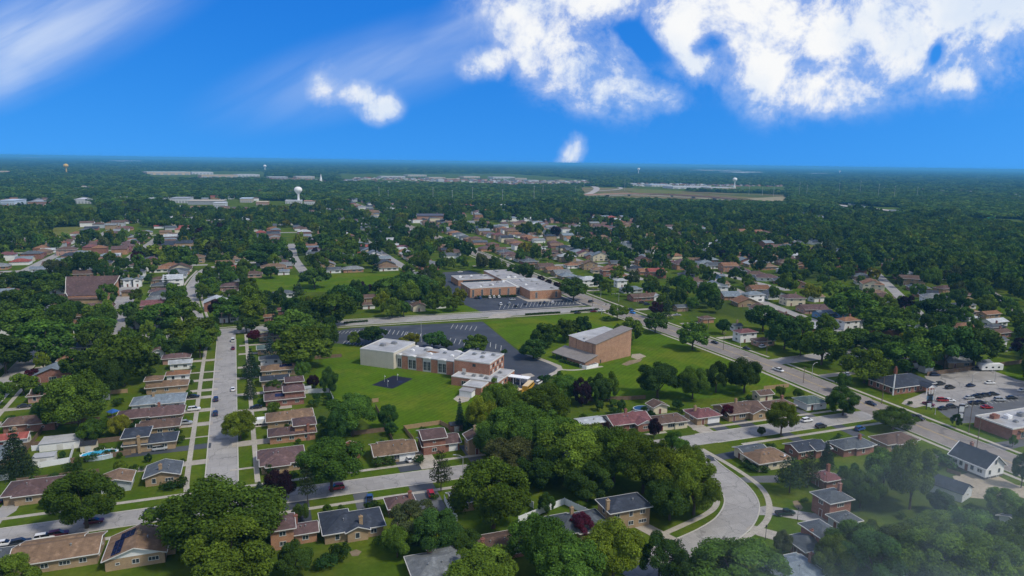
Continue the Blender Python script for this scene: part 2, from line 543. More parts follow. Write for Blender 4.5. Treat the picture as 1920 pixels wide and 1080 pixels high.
def smooth_line(pts, n=6):
    """Catmull-Rom through the points"""
    P = [np.array(p, float) for p in pts]
    P = [2 * P[0] - P[1]] + P + [2 * P[-1] - P[-2]]
    out = []
    for i in range(1, len(P) - 2):
        for k in range(n):
            t = k / n
            out.append(0.5 * (2 * P[i] + (P[i + 1] - P[i - 1]) * t + (2 * P[i - 1] - 5 * P[i] + 4 * P[i + 1] - P[i + 2]) * t * t + (3 * P[i] - P[i - 1] - 3 * P[i + 1] + P[i + 2]) * t ** 3))
    out.append(P[-2])
    return out


def offset_line(line, d):
    L = np.array(line, float)
    t = np.gradient(L, axis=0)
    t /= np.linalg.norm(t, axis=1)[:, None] + 1e-9
    return L + np.stack([-t[:, 1], t[:, 0]], 1) * d


ROADS = []      # (polyline array, half width) used to keep plants and houses off the carriageways
def ribbon(name, line, width, z, m, px=False, smooth=True, keep=True, thick=0.0):
    L = [G(*p) for p in line] if px else line
    if smooth and len(L) > 2:
        L = smooth_line(L)
    L = np.array(L, float)
    a, b = offset_line(L, width / 2), offset_line(L, -width / 2)
    n = len(L)
    v = [(p[0], p[1], z) for p in a] + [(p[0], p[1], z) for p in b]
    f = [(n + i, n + i + 1, i + 1, i) for i in range(n - 1)]
    if thick:
        v += [(p[0], p[1], z - thick) for p in a] + [(p[0], p[1], z - thick) for p in b]
        f += [(i, i + 1, 2 * n + i + 1, 2 * n + i) for i in range(n - 1)] + [(3 * n + i, 3 * n + i + 1, n + i + 1, n + i) for i in range(n - 1)]
        f += [(0, 2 * n, 3 * n, n), (2 * n - 1, 4 * n - 1, 3 * n - 1, n - 1)]
    o = obj(name, mesh(name, v, f, (m,)))
    o['kind'] = 'structure'
    if keep:
        ROADS.append((L, width / 2))
    return o, L


def kerb_run(L, off, gaps=(), z=0.12, w=0.32):
    """a raised kerb beside a carriageway; gaps = list of (x, y, r) left open"""
    P = offset_line(L, off)
    # resample finely so junction gaps can be cut
    seg = []
    for i in range(len(P) - 1):
        k = max(1, int(np.linalg.norm(P[i + 1] - P[i]) / 3.0))
        for j in range(k):
            seg.append(P[i] + (P[i + 1] - P[i]) * j / k)
    seg.append(P[-1])
    seg = np.array(seg)
    keep = np.ones(len(seg), bool)
    for (gx, gy, r) in gaps:
        keep &= (np.hypot(seg[:, 0] - gx, seg[:, 1] - gy) > r)
    v, f = [], []
    i = 0
    while i < len(seg):
        if not keep[i]:
            i += 1; continue
        j = i
        while j + 1 < len(seg) and keep[j + 1]:
            j += 1
        if j > i:
            s_ = seg[i:j + 1]
            a, b = offset_line(s_, w / 2), offset_line(s_, -w / 2)
            n = len(v); k = len(s_)
            v += [(p[0], p[1], z) for p in a] + [(p[0], p[1], z) for p in b] + [(p[0], p[1], 0) for p in a] + [(p[0], p[1], 0) for p in b]
            for q in range(k - 1):
                f += [(n + k + q, n + k + q + 1, n + q + 1, n + q), (n + q, n + q + 1, n + 2 * k + q + 1, n + 2 * k + q), (n + 3 * k + q, n + 3 * k + q + 1, n + k + q + 1, n + k + q)]
        i = j + 1
    o = obj('kerb', mesh('kerb', v, f, (M_KERB,)))
    o['kind'] = 'structure'
    return o


def build_ground():
    # one sheet out to the horizon, fine raster near, coarse far
    r = [-60000, -8000, -2000, -600, 0, 600, 2000, 8000, 60000]
    v = [(x, y, 0) for y in r for x in r]
    k = len(r)
    f = [(j * k + i, j * k + i + 1, (j + 1) * k + i + 1, (j + 1) * k + i) for j in range(k - 1) for i in range(k - 1)]
    o = obj('ground', mesh('ground', v, f, (M_GRASS,)))
    o['kind'] = 'structure'


build_ground()

LAWNS = {
    'school': [(590, 700), (622, 650), (690, 652), (930, 740), (905, 800), (860, 806), (720, 815), (640, 760)],
    'church': [(908, 604), (1095, 585), (1150, 590), (1330, 658), (1490, 722), (1480, 736), (1250, 752), (1130, 752), (1050, 715), (1050, 690), (985, 664)],
    'field': [(475, 520), (560, 515), (750, 511), (752, 533), (600, 548), (478, 546)],
    'corner': [(815, 592), (830, 568), (880, 574), (915, 588)],
    'farfield': [(88, 427), (178, 424), (175, 438), (100, 441)],
    'longfield': [(118, 354), (225, 350), (228, 355), (118, 360)],
    'lot_grass': [(1850, 690), (1925, 682), (1925, 716), (1905, 710)],
    'ballfield': [(1460, 462), (1640, 455), (1650, 466), (1470, 470)],
}
for k, p in LAWNS.items():
    sheet('lawn', p, 0.004, M_FIELD if k in ('farfield', 'longfield', 'ballfield') else M_LAWN)
sheet('infield_dirt', [(1608, 459), (1636, 457), (1640, 463), (1612, 466)], 0.012, M_DIRT)

# carriageways
RL = {}
_, RL['left'] = ribbon('street', [(-12.6, 186), (-13.0, 208), (-14.5, 265), (-15.8, 316), (-17.4, 382)], 8.6, 0.020, M_ROAD)
_, RL['cross'] = ribbon('street', [(-170, 185.2), (-60, 185.2), (20, 184.8), (130, 183.0), (212, 183.0)], 8.2, 0.024, M_ROAD)
_, RL['mid'] = ribbon('road', [(-330, 382), (-93, 385.3), (-18, 385.6), (36, 386.4), (120, 385.0), (207, 382)], 12.5, 0.028, M_ROAD)
_, RL['main'] = ribbon('main_road', [(196, 1010), (202, 830), (204.4, 636), (203.4, 519), (205, 428), (206.5, 378), (210.9, 327), (214.2, 287), (217, 247), (217.2, 200), (217, 153), (218, 90)], 14.5, 0.032, M_MAIN)
_, RL['west'] = ribbon('street', [(-94, 220), (-96.8, 318), (-98.7, 364), (-100, 382)], 8.4, 0.018, M_ROAD)
_, RL['north'] = ribbon('street', [(-31, 390), (-36, 428), (-43.5, 500), (-44, 555), (-41, 604), (-32, 627), (-10, 642), (30, 648)], 8.6, 0.022, M_ROAD)
_, RL['side'] = ribbon('street', [(216, 250), (246, 251.5), (292, 254)], 8.4, 0.022, M_ROAD)
_, RL['east'] = ribbon('street', [(345, 470), (322, 395), (308.6, 331.5), (298.6, 276.5), (289.7, 248), (281, 215)], 8.0, 0.016, M_ROAD)
_, RL['farther_east'] = ribbon('street', [(520, 470), (438, 372), (404, 331), (352, 268)], 7.5, 0.016, M_ROAD)
CURVE = [(1276, 832), (1300, 850), (1330, 876), (1366, 904), (1387, 930), (1390, 953), (1375, 980), (1345, 1002), (1300, 1024), (1245, 1046), (1170, 1078)]
_, RL['curve'] = ribbon('street', CURVE, 8.8, 0.016, M_ROAD, px=True)
_, RL['far_a'] = ribbon('street', [(-330, 640), (-120, 640), (-41, 640)], 8, 0.014, M_ROAD)
for x, y0, y1 in ((-170, 395, 980), (-105, 395, 900), (35, 560, 780), (118, 560, 860), (285, 470, 940), (365, 400, 940), (-240, 420, 900)):
    ribbon('street', [(x, y0), (x - 4, (y0 + y1) / 2), (x, y1)], 8, 0.012, M_ROAD)
for y, x0, x1 in ((760, -260, 200), (900, -330, 200), (690, 212, 470), (560, 212, 420)):
    ribbon('street', [(x0, y), ((x0 + x1) / 2, y + 3), (x1, y)], 8, 0.010, M_ROAD)

J = [(-12.6, 190, 9), (-17, 379, 10), (-32, 392, 9), (206, 382, 17), (217, 251, 11), (217, 183, 12), (-99, 379, 9), (*G(1285, 836), 11), (*G(1780, 820), 0.1), (*G(1700, 752), 10), (*G(1785, 790), 5), (*G(1500, 812), 0.1)]
for k, w in (('left', 8.6), ('cross', 8.2), ('mid', 12.5), ('main', 14.5), ('west', 8.4), ('north', 8.6), ('side', 8.4), ('east', 8.0), ('curve', 8.8)):
    for s_ in (1, -1):
        kerb_run(RL[k], s_ * (w / 2 + 0.1), J)

# sidewalks
def walk(line, w=1.5, z=0.042, px=False, smooth=True):
    return ribbon('sidewalk', line, w, z, M_WALK, px=px, smooth=smooth, keep=False)


walk([(-26.2, 380), (-25.0, 316), (-23.6, 265), (-22.2, 208), (-21.5, 196)])
walk([(-8.0, 377), (-6.4, 316), (-5.2, 265), (-3.6, 208), (-3.2, 196)])
walk([(-165, 194.8), (-27, 194.6), (-18.5, 194.6)], smooth=False)
walk([(-7.5, 194.4), (60, 194.0), (128, 192.0)], smooth=False)
walk([(138, 191.0), (206, 190.5)], smooth=False)
walk([(-165, 176.3), (-60, 176.2), (130, 175.0)], smooth=False)
walk([(146, 175.0), (209, 175.2)], smooth=False)
walk([(-330, 373.2), (-105, 376.4), (-23, 376.7)], smooth=False)
walk([(-9, 376.9), (40, 377), (196, 374)], smooth=False)
walk([(-330, 391.5), (-93, 394.6), (36, 395.4), (196, 393)], smooth=False)
walk([(190, 880), (193.6, 636), (192.6, 519), (194.4, 428), (195, 396)])
walk([(198, 372), (201, 327), (204.4, 287), (207, 247), (207.4, 196)])
walk([(207.6, 172), (207.4, 153), (208, 110)])
walk([(206, 880), (214.6, 636), (213.8, 519), (216, 428), (218, 378), (221.3, 327), (224.6, 287), (227, 258)])
walk([(227.4, 246), (227.6, 200), (227.4, 153), (228, 110)])
walk([(-103, 230), (-105.4, 318), (-107, 372)])
walk([(-86.5, 230), (-89.4, 318), (-91, 372)])
walk([(1316, 842), (1373, 875), (1413, 902), (1433, 922), (1442, 944), (1441, 967), (1430, 985), (1404, 1004), (1373, 1022), (1324, 1043), (1280, 1066), (1220, 1090)], 1.6, px=True)
walk([(1240, 1003), (1280, 985), (1324, 964), (1342, 948), (1343, 929), (1325, 900), (1290, 870)], 1.6, px=True)
walk([(318, 395), (305.5, 331.5), (295.4, 276.5), (287, 262)], 1.3)
walk([(313.5, 331.5), (303.5, 276.5), (296, 252)], 1.3)
walk([(-37.5, 396), (-42.5, 428), (-50, 500), (-50.3, 555), (-47, 608)], 1.4)
walk([(-24.5, 396), (-29.5, 428), (-37, 500), (-37.6, 555), (-35, 600)], 1.4)

# driveways: straight strips between a house and the carriageway
def drive(x0, x1, y, w, m=None, z=0.034, vert=False):
    if vert:
        p = [(y - w / 2, x0), (y + w / 2, x0), (y + w / 2, x1), (y - w / 2, x1)]
    else:
        p = [(x0, y - w / 2), (x1, y - w / 2), (x1, y + w / 2), (x0, y + w / 2)]
    return sheet('driveway', p, z, m or M_DRIVE, px=False)


for yp, u0, w, m in ((677, -33, 3.4, M_DRIVE), (699, -33, 1.6, M_DRIVE), (714, -35, 3.0, M_DRIVE), (733, -36, 3.0, M_DRIVE), (746, -40, 3.2, M_DRIVE), (770, -40, 3.6, M_DRIVE), (796, -38, 3.6, M_DRIVE),
                     (838, -41, 4.2, M_ASPH), (867, -36, 3.6, M_DRIVE), (820, -33, 1.0, M_DRIVE)):
    v_ = G(370, yp)[1]
    drive(u0, -17.5 if yp < 800 else -17.0, v_, w, m)
for yp, u1, w, m in ((648, 4, 2.6, M_DRIVE), (664, 3, 2.6, M_DRIVE), (689, 4, 3.0, M_DRIVE), (709, 5, 3.0, M_DRIVE), (740, 4, 3.0, M_DRIVE), (771, 9, 3.6, M_DRIVE), (800, 8, 3.8, M_DRIVE), (832, 9, 4.4, M_DRIVE), (879, 6, 1.2, M_DRIVE)):
    v_ = G(455, yp)[1]
    drive(-10.8, u1, v_, w, m)
for yp in (692, 704, 766, 790):
    v_ = G(40, yp)[1]
    drive(-92.5, -78, v_, 3.2, M_DRIVE if yp != 704 else M_ASPH)
# drives of the cross street
for xp, yp, v1, w, m in ((765, 872, 202, 6.4, M_ASPH), (802, 868, 203, 5.4, M_DRIVE), (890, 858, 203, 4.2, M_ASPH2), (1372, 815, 204, 5.2, M_ASPH), (1345, 822, 204, 5.6, M_DRIVE), (1406, 800, 205, 6.0, M_ASPH),
                         (1530, 785, 201, 3.6, M_ASPH2)):
    u_ = G(xp, yp)[0]
    drive(189.5 if u_ < 100 else 187.3, v1, u_, w, m, vert=True)
for xp, yp, v1, w, m in ((556, 945, 160, 6.4, M_ASPH), (680, 940, 164, 4.0, M_ASPH2), (797, 925, 163, 7.0, M_ASPH2), (28, 1010, 160, 12, M_ASPH), (100, 998, 168, 6, M_DRIVE), (1505, 830, 165, 4.4, M_ASPH), (1600, 812, 168, 4.6, M_ASPH)):
    u_ = G(xp, yp)[0]
    drive(v1, 180.9 if u_ < 100 else 178.7, u_, w, m, vert=True)
sheet('driveway', [(-2, 955), (20, 931), (48, 930), (30, 958), (8, 972), (-2, 985)], 0.036, M_LOTGREY)
sheet('driveway', [(1182, 985), (1202, 975), (1245, 997), (1275, 1012), (1262, 1024), (1235, 1013)], 0.036, M_DRIVE)
sheet('driveway', [(1418, 952), (1438, 948), (1560, 968), (1556, 985), (1450, 966), (1418, 966)], 0.036, M_LOTGREY)
sheet('driveway', [(1398, 992), (1408, 984), (1460, 998), (1455, 1014), (1420, 1004)], 0.036, M_DRIVE)
sheet('driveway', [(1386, 896), (1400, 905), (1462, 905), (1458, 891), (1410, 893)], 0.036, M_ASPH2)
sheet('driveway', [(1322, 854), (1334, 865), (1390, 858), (1378, 845), (1345, 852)], 0.036, M_ASPH)
sheet('yard', [(1786, 893), (1850, 880), (1872, 893), (1905, 909), (1930, 914), (1930, 938), (1893, 925), (1850, 936), (1806, 932), (1796, 912)], 0.036, M_GRAVEL)
for u0, u1, v_ in ((226, 240, 296), (226, 242, 330), (223, 240, 352), (228, 246, 226), (221, 236, 372), (217, 232, 440), (217, 232, 470), (216, 232, 500), (190, 176, 540), (189, 176, 575)):
    drive(min(u0, u1), max(u0, u1), v_, 4.2)

# car parks
sheet('car_park', [(596, 628), (660, 615), (905, 603), (978, 663), (1003, 671), (1032, 681), (1046, 690), (1040, 698), (1018, 708), (1008, 725), (990, 748), (955, 764), (930, 750), (935, 690), (760, 662), (690, 648), (606, 642)], 0.010, M_ASPH)
sheet('car_park', [(800, 513), (880, 507), (1000, 540), (1056, 556), (1100, 559), (1124, 566), (1112, 572), (960, 584), (932, 590), (908, 587), (858, 566), (830, 532)], 0.010, M_ASPH)
sheet('car_park', [(1733, 705), (1800, 693), (1846, 689), (1905, 711), (1926, 716), (1926, 743), (1845, 753), (1765, 766), (1715, 758), (1697, 750), (1722, 741), (1750, 727)], 0.010, M_LOTGREY)
sheet('car_park', [(1757, 768), (1850, 753), (1926, 743), (1926, 768), (1842, 778), (1836, 792), (1802, 794), (1774, 781)], 0.014, M_ASPH2)
sheet('car_park', [(224, 534), (263, 534), (253, 560), (238, 590), (233, 627), (204, 627), (212, 600), (214, 568)], 0.010, M_LOTGREY)
sheet('car_park', [(1880, 846), (1926, 835), (1926, 822), (1850, 832)], 0.010, M_ASPH2)
sheet('forecourt', [(983, 664), (1005, 668), (1032, 678), (1052, 686), (1055, 692), (1045, 700), (1030, 707), (1024, 704), (1040, 696), (1046, 690), (1030, 682), (1003, 672)], 0.046, M_DRIVE)
sheet('forecourt', [(960, 704), (995, 700), (1003, 705), (988, 710), (965, 712)], 0.046, M_DRIVE)
ribbon('footpath', [(1052, 693), (1075, 694), (1105, 691), (1130, 687)], 1.6, 0.040, M_WALK, px=True, keep=False)
sheet('apron', [(925, 589), (950, 586), (962, 592), (945, 597), (915, 596)], 0.046, M_DRIVE)
sheet('forecourt', [(978, 553), (996, 560), (1054, 561), (1055, 564), (990, 566), (968, 556)], 0.046, M_DRIVE)
sheet('apron', [(1697, 750), (1712, 745), (1722, 742), (1745, 752), (1738, 760), (1715, 765), (1690, 757)], 0.046, M_DRIVE)
sheet('playground_court', [(697, 722), (738, 704), (775, 710), (736, 729)], 0.012, mat('court_surface', (0.008, 0.010, 0.022), 0.8, 0.2, 0.3, var2=((0.012, 0.02, 0.06), 0.12, 0.58, 0.66)))
sheet('bare_ground', [(1165, 683), (1180, 676), (1205, 672), (1200, 678), (1175, 686)], 0.012, M_DIRT)
sheet('bare_ground', [(1185, 664), (1200, 663), (1212, 668), (1196, 674), (1183, 670)], 0.012, M_GRAVEL)
sheet('bare_ground', [(655, 1035), (668, 1030), (678, 1034), (672, 1042), (660, 1043)], 0.012, M_DIRT)
sheet('bare_ground', [(1486, 940), (1496, 938), (1506, 952), (1500, 958), (1490, 950)], 0.012, M_DIRT)
sheet('patio', [(850, 748), (862, 738), (885, 742), (878, 752), (862, 756)], 0.012, M_DRIVE)


def stripes(name, parent, a, b, n, dv, w=0.11, m=None):
    """painted bay lines: n lines from point a to point b, each running dv (photograph offsets of their far ends)"""
    me = None
    for i in range(n):
        t = i / max(1, n - 1)
        p = (a[0] + (b[0] - a[0]) * t, a[1] + (b[1] - a[1]) * t)
        q = (p[0] + dv[0], p[1] + dv[1])
        A, B = np.array(G(*p)), np.array(G(*q))
        d = B - A
        L = np.linalg.norm(d)
        if me is None:
            me = mesh('bay_line', [(0, -w, 0), (L, -w, 0), (L, w, 0), (0, w, 0)], [(0, 1, 2, 3)], (m or M_PAINT,))
        o = obj(name, me, parent, (A[0], A[1], 0.024), math.atan2(d[1], d[0]))


_lots = [o for o in COL.objects if o.name.startswith('car_park')]
for a, b, n, dv in (((724, 617), (798, 626), 10, (-4.5, 8)), ((836, 632), (874, 638), 5, (-4, 9)), ((850, 608), (894, 612), 6, (-4.5, 8)), ((920, 642), (940, 648), 3, (-1, 9)),
                    ((648, 639), (690, 646), 8, (-5, 5)), ((632, 622), (682, 618), 8, (-6, 5)), ((762, 622), (800, 627), 5, (-4.5, 8))):
    stripes('bay_line', _lots[0], a, b, n, dv, 0.12)
for a, b, n, dv in (((990, 567), (1092, 561), 16, (-4, 9)), ((940, 572), (980, 569), 6, (-4, 8))):
    stripes('bay_line', _lots[1], a, b, n, dv, 0.10)
for a, b, n, dv in (((1812, 756), (1900, 746), 12, (10, 6)),):
    stripes('bay_line', _lots[3], a, b, n, dv, 0.10)
# centre line of the main road: two yellow lines in lengths
_main = [o for o in COL.objects if o.name == 'main_road'][0]
for off in (-0.22, 0.22):
    L = offset_line(RL['main'], off)
    a, b = offset_line(L, 0.08), offset_line(L, -0.08)
    n = len(L)
    obj('centre_line', mesh('centre_line', [(*p, 0.040) for p in a] + [(*p, 0.040) for p in b], [(n + i, n + i + 1, i + 1, i) for i in range(n - 1)], (M_YPAINT,)), _main)
for a, b in (((206, 370), (211.5, 370)), ((200, 394), (205, 394)), ((212, 262), (218, 262)), ((212, 239), (218, 239))):
    obj('stop_line', mesh('stop_line', [(a[0], a[1] - .25, .044), (b[0], b[1] - .25, .044), (b[0], b[1] + .25, .044), (a[0], a[1] + .25, .044)], [(0, 1, 2, 3)], (M_PAINT,)), _main)
# railway
_rail_line = [G(1838, 538), G(1865, 555), G(1905, 581), G(1960, 617)]
_rb, _ = ribbon('railway_bed', _rail_line, 9.0, 0.25, mat('ballast', (0.20, 0.18, 0.165), 1.0, 0.2, 1.0), keep=True, thick=0.3)
for off in (-2.9, -1.4, 1.4, 2.9):
    L = offset_line(smooth_line(_rail_line), off)
    a, b = offset_line(L, 0.12), offset_line(L, -0.12)
    n = len(L)
    obj('rail', mesh('rail', [(*p, 0.42) for p in a] + [(*p, 0.42) for p in b], [(n + i, n + i + 1, i + 1, i) for i in range(n - 1)], (M_METAL,)), _rb)
# ------------------------------------------------------------------ houses: generator
WIN = {}
def win_mesh(kind):
    """frame and pane meshes of one window kind, in the XZ plane facing -Y, centred"""
    if kind in WIN:
        return WIN[kind]
    w, h, n = {'std': (1.5, 1.15, 2), 'tall': (1.1, 1.5, 1), 'pic': (2.7, 1.35, 3), 'small': (0.9, 0.6, 1), 'wide': (2.2, 1.0, 3)}[kind]
    f = MB(); t = 0.09
    f.box(-w / 2, w / 2, -0.06, 0.02, h / 2 - t, h / 2)
    f.box(-w / 2 - .05, w / 2 + .05, -0.09, 0.02, -h / 2, -h / 2 + t)
    f.box(-w / 2, -w / 2 + t, -0.055, 0.02, -h / 2 + t, h / 2 - t)
    f.box(w / 2 - t, w / 2, -0.055, 0.02, -h / 2 + t, h / 2 - t)
    for i in range(1, n):
        x = -w / 2 + w * i / n
        f.box(x - t / 2, x + t / 2, -0.05, 0.02, -h / 2 + t, h / 2 - t)
    p = MB()
    p.box(-w / 2 + t, w / 2 - t, -0.025, 0.01, -h / 2 + t, h / 2 - t)
    one = MB(); one.v, one.f, one.m = list(f.v), list(f.f), [0] * len(f.f)
    k = len(one.v); one.v += p.v; one.f += [tuple(i + k for i in q) for q in p.f]; one.m += [1] * len(p.f)
    WIN[kind] = (f.mesh('window_frame', M_TRIM), p.mesh('window_pane', M_GLASS), one.mesh('window', M_TRIM, M_GLASS))
    return WIN[kind]


def door_mesh(kind):
    k = 'door_' + kind
    if k in WIN:
        return WIN[k]
    m = MB()
    if kind == 'garage2' or kind == 'garage1':
        w = 4.7 if kind == 'garage2' else 2.6
        for i in range(4):
            m.box(-w / 2, w / 2, -0.05, 0.03, 0.02 + i * 0.52, 0.50 + i * 0.52)
        m.box(-w / 2 - .12, w / 2 + .12, -0.03, 0.03, 0, 2.18)
        WIN[k] = m.mesh('garage_door', M_WHITE)
    else:
        m.box(-0.45, 0.45, -0.06, 0.03, 0, 2.0, 1)
        m.box(-0.58, 0.58, -0.04, 0.03, 0, 2.12, 0)
        WIN[k] = m.mesh('front_door', M_TRIM, mat('door_paint', (0.16, 0.06, 0.05), 0.5))
    return WIN[k]


def roof_poly(kind, w, d, z, ov=0.55, pitch=0.40, cx=0, cy=0):
    """top planes of a roof as point lists; also the gable triangles that belong to the wall"""
    a, b = w / 2 + ov, d / 2 + ov
    gab = []
    def T(p):
        return (p[0] + cx, p[1] + cy, p[2])
    if kind == 'hip':
        if a >= b:
            h = b * pitch; r = a - b
            P = [[(-a, -b, z), (a, -b, z), (r, 0, z + h), (-r, 0, z + h)], [(a, b, z), (-a, b, z), (-r, 0, z + h), (r, 0, z + h)], [(a, -b, z), (a, b, z), (r, 0, z + h)], [(-a, b, z), (-a, -b, z), (-r, 0, z + h)]]
        else:
            h = a * pitch; r = b - a
            P = [[(a, -b, z), (a, b, z), (0, r, z + h), (0, -r, z + h)], [(-a, b, z), (-a, -b, z), (0, -r, z + h), (0, r, z + h)], [(-a, -b, z), (a, -b, z), (0, -r, z + h)], [(a, b, z), (-a, b, z), (0, r, z + h)]]
    elif kind == 'gx':
        h = b * pitch
        P = [[(-a, -b, z), (a, -b, z), (a, 0, z + h), (-a, 0, z + h)], [(a, b, z), (-a, b, z), (-a, 0, z + h), (a, 0, z + h)]]
        k = (d / 2) / b
        gab = [[(w / 2, -d / 2, z + h * (1 - k)), (w / 2, d / 2, z + h * (1 - k)), (w / 2, 0, z + h)], [(-w / 2, d / 2, z + h * (1 - k)), (-w / 2, -d / 2, z + h * (1 - k)), (-w / 2, 0, z + h)]]
    elif kind == 'gy':
        h = a * pitch
        P = [[(a, -b, z), (a, b, z), (0, b, z + h), (0, -b, z + h)], [(-a, b, z), (-a, -b, z), (0, -b, z + h), (0, b, z + h)]]
        k = (w / 2) / a
        gab = [[(-w / 2, -d / 2, z + h * (1 - k)), (w / 2, -d / 2, z + h * (1 - k)), (0, -d / 2, z + h)], [(w / 2, d / 2, z + h * (1 - k)), (-w / 2, d / 2, z + h * (1 - k)), (0, d / 2, z + h)]]
    else:
        h = 0.12
        P = [[(-a, -b, z + h), (a, -b, z + h), (a, b, z + h), (-a, b, z + h)]]
    return [[T(p) for p in q] for q in P], [[T(p) for p in q] for q in gab], h


def add_roof(mb, planes, t=0.14):
    """each plane gets its thickness below so the eaves have an edge"""
    for q in planes:
        n = len(mb.v); k = len(q)
        mb.v += list(q) + [(p[0], p[1], p[2] - t) for p in q]
        mb.f.append(tuple(range(n, n + k))); mb.m.append(0)
        mb.f.append(tuple(n + k + k - 1 - i for i in range(k))); mb.m.append(0)
        for i in range(k):
            j = (i + 1) % k
            mb.f.append((n + j, n + i, n + k + i, n + k + j)); mb.m.append(0)


HOUSES = []     # (x, y, radius, px bbox) of everything built, to keep trees off
CHIM = {}
def chimney_mesh(h):
    k = round(h * 2) / 2
    if k not in CHIM:
        m = MB()
        m.box(-0.42, 0.42, -0.36, 0.36, 0, k); m.box(-0.5, 0.5, -0.44, 0.44, k - 0.18, k - 0.02); m.box(-0.16, 0.16, -0.16, 0.16, k, k + 0.3)
        CHIM[k] = m
    return CHIM[k]


def house(label, x, y, w, d, roof='brown', wall='tan', style='hip', st=1, front='S', wings=(), chim=None, rz=0.0, detail=2, garage=None, name='house', group=None, vents=True, solar=None, pitch=0.40, trim=None, porch=False):
    """w along x, d along y (street grid). wings: (dx, dy, w, d, style, storeys)"""
    root = empty(name, (x, y, 0), rz)
    tag(root, label, 'house', group)
    H0 = {1: 2.75, 1.5: 3.5, 2: 5.2}[st]
    body = MB(); rf = MB(); gut = MB()
    vols = [(0, 0, w, d, style, st)] + list(wings)
    for i, (dx, dy, ww, dd, sty, s_) in enumerate(vols):
        h = {1: 2.75, 1.5: 3.5, 2: 5.2}[s_] + (0.012 * i)
        pl, gb, rh = roof_poly(sty, ww, dd, h, pitch=pitch, cx=dx, cy=dy)
        k = 0.003 * i
        body.box(dx - ww / 2 - k, dx + ww / 2 + k, dy - dd / 2 - k, dy + dd / 2 + k, 0, h - 0.02)
        for q in gb:
            mid = [(p[0] * 1.0, p[1], p[2] - 0.16) for p in q]
            lo = [(mid[0][0], mid[0][1], h - 0.05), (mid[1][0], mid[1][1], h - 0.05)]
            body.poly([lo[0], lo[1], mid[1], mid[2], mid[0]], 1 if trim else 0)
        add_roof(rf, pl)
        a, b = ww / 2 + 0.55, dd / 2 + 0.55
        if sty in ('hip', 'gx', 'flat'):
            for sgn in (-1, 1):
                gut.box(dx - a - .02, dx + a + .02, dy + sgn * (b + .05) - .07, dy + sgn * (b + .05) + .07, h - 0.17, h + 0.015)
        if sty in ('hip', 'gy', 'flat'):
            for sgn in (-1, 1):
                gut.box(dx + sgn * (a + .055) - .07, dx + sgn * (a + .055) + .07, dy - b - .025, dy + b + .025, h - 0.165, h + 0.02)
        if sty in ('gx', 'gy') and detail > 1:
            # white barge boards up the gable ends
            for sgn in (-1, 1):
                for q in (-1, 1):
                    if sty == 'gx':
                        p0 = (dx + sgn * (a + .03), dy + q * b, h - 0.06); p1 = (dx + sgn * (a + .03), dy, h + b * pitch - 0.06)
                    else:
                        p0 = (dx + q * a, dy + sgn * (b + .03), h - 0.06); p1 = (dx, dy + sgn * (b + .03), h + a * pitch - 0.06)
                    gut.tube(p0, p1, 0.11, 0.11, 4)
    body.build('wall', (BRICK[wall], BRICK[trim or wall]), root)
    rob = rf.build('roof', ROOF[roof] if roof in ROOF else roof, root)
    if detail == 1 and style in ('gx', 'gy') and not wings:
        h = len(gut.v) // 2
        for k in (0, 1):
            g2 = MB(); g2.v = gut.v[k * h:(k + 1) * h]; g2.f = [tuple(i - k * h for i in q) for q in gut.f[k * len(gut.f) // 2:(k + 1) * len(gut.f) // 2]]; g2.m = [0] * len(g2.f)
            g2.build('gutter', M_TRIM, root)
    elif detail:
        gut.build('gutter', M_TRIM, root)
    rr = random.Random(int(x * 37 + y * 91))
    if chim:
        ch = H0 + 2.6
        chimney_mesh(ch).build('chimney', BRICK['tan' if wall in ('tan', 'cream', 'white') and rr.random() < .7 else 'red'], root, (chim[0] * w, chim[1] * d, 0))
    if vents and detail > 1 and style != 'flat':
        for k in range(2):
            t = rr.uniform(-.25, .25)
            if style == 'gy' or (style == 'hip' and d > w):
                vx, vy, vz = 0.18 * w, t * d, H0 + (w / 2 + .55 - 0.18 * w) * pitch
            else:
                vx, vy, vz = t * w, -0.18 * d, H0 + (d / 2 + .55 - 0.18 * d) * pitch
            v = MB(); v.tube((0, 0, -0.2), (0, 0, 0.45), 0.11, 0.11, 6); v.tube((0, 0, 0.42), (0, 0, 0.55), 0.2, 0.14, 6)
            v.build('vent', M_METAL, rob, (vx, vy, vz))
    # openings
    def place(side, t, z, kind, dx=0, dy=0, ww=w, dd=d):
        if side == 'S': p, r = (dx + t * ww / 2, dy - dd / 2 - .012, z), 0
        elif side == 'N': p, r = (dx - t * ww / 2, dy + dd / 2 + .012, z), math.pi
        elif side == 'E': p, r = (dx + ww / 2 + .012, dy + t * dd / 2, z), math.pi / 2
        else: p, r = (dx - ww / 2 - .012, dy - t * dd / 2, z), -math.pi / 2
        if kind.startswith('garage') or kind == 'door':
            obj('garage_door' if kind != 'door' else 'front_door', door_mesh(kind), root, p, r)
            return
        fr, pa, one = win_mesh(kind)
        if detail > 1:
            wo = obj('window', fr, root, p, r)
            obj('pane', pa, wo)
        else:
            obj('window', one, root, p, r)
    def inside(px_, py_, own):
        for j, (dx, dy, ww, dd, _, _) in enumerate(vols):
            if j != own and abs(px_ - dx) < ww / 2 + .3 and abs(py_ - dy) < dd / 2 + .3:
                return True
        return False
    sides = 'SEW' if detail > 1 else ('S' + ('E' if x < 30 else 'W'))
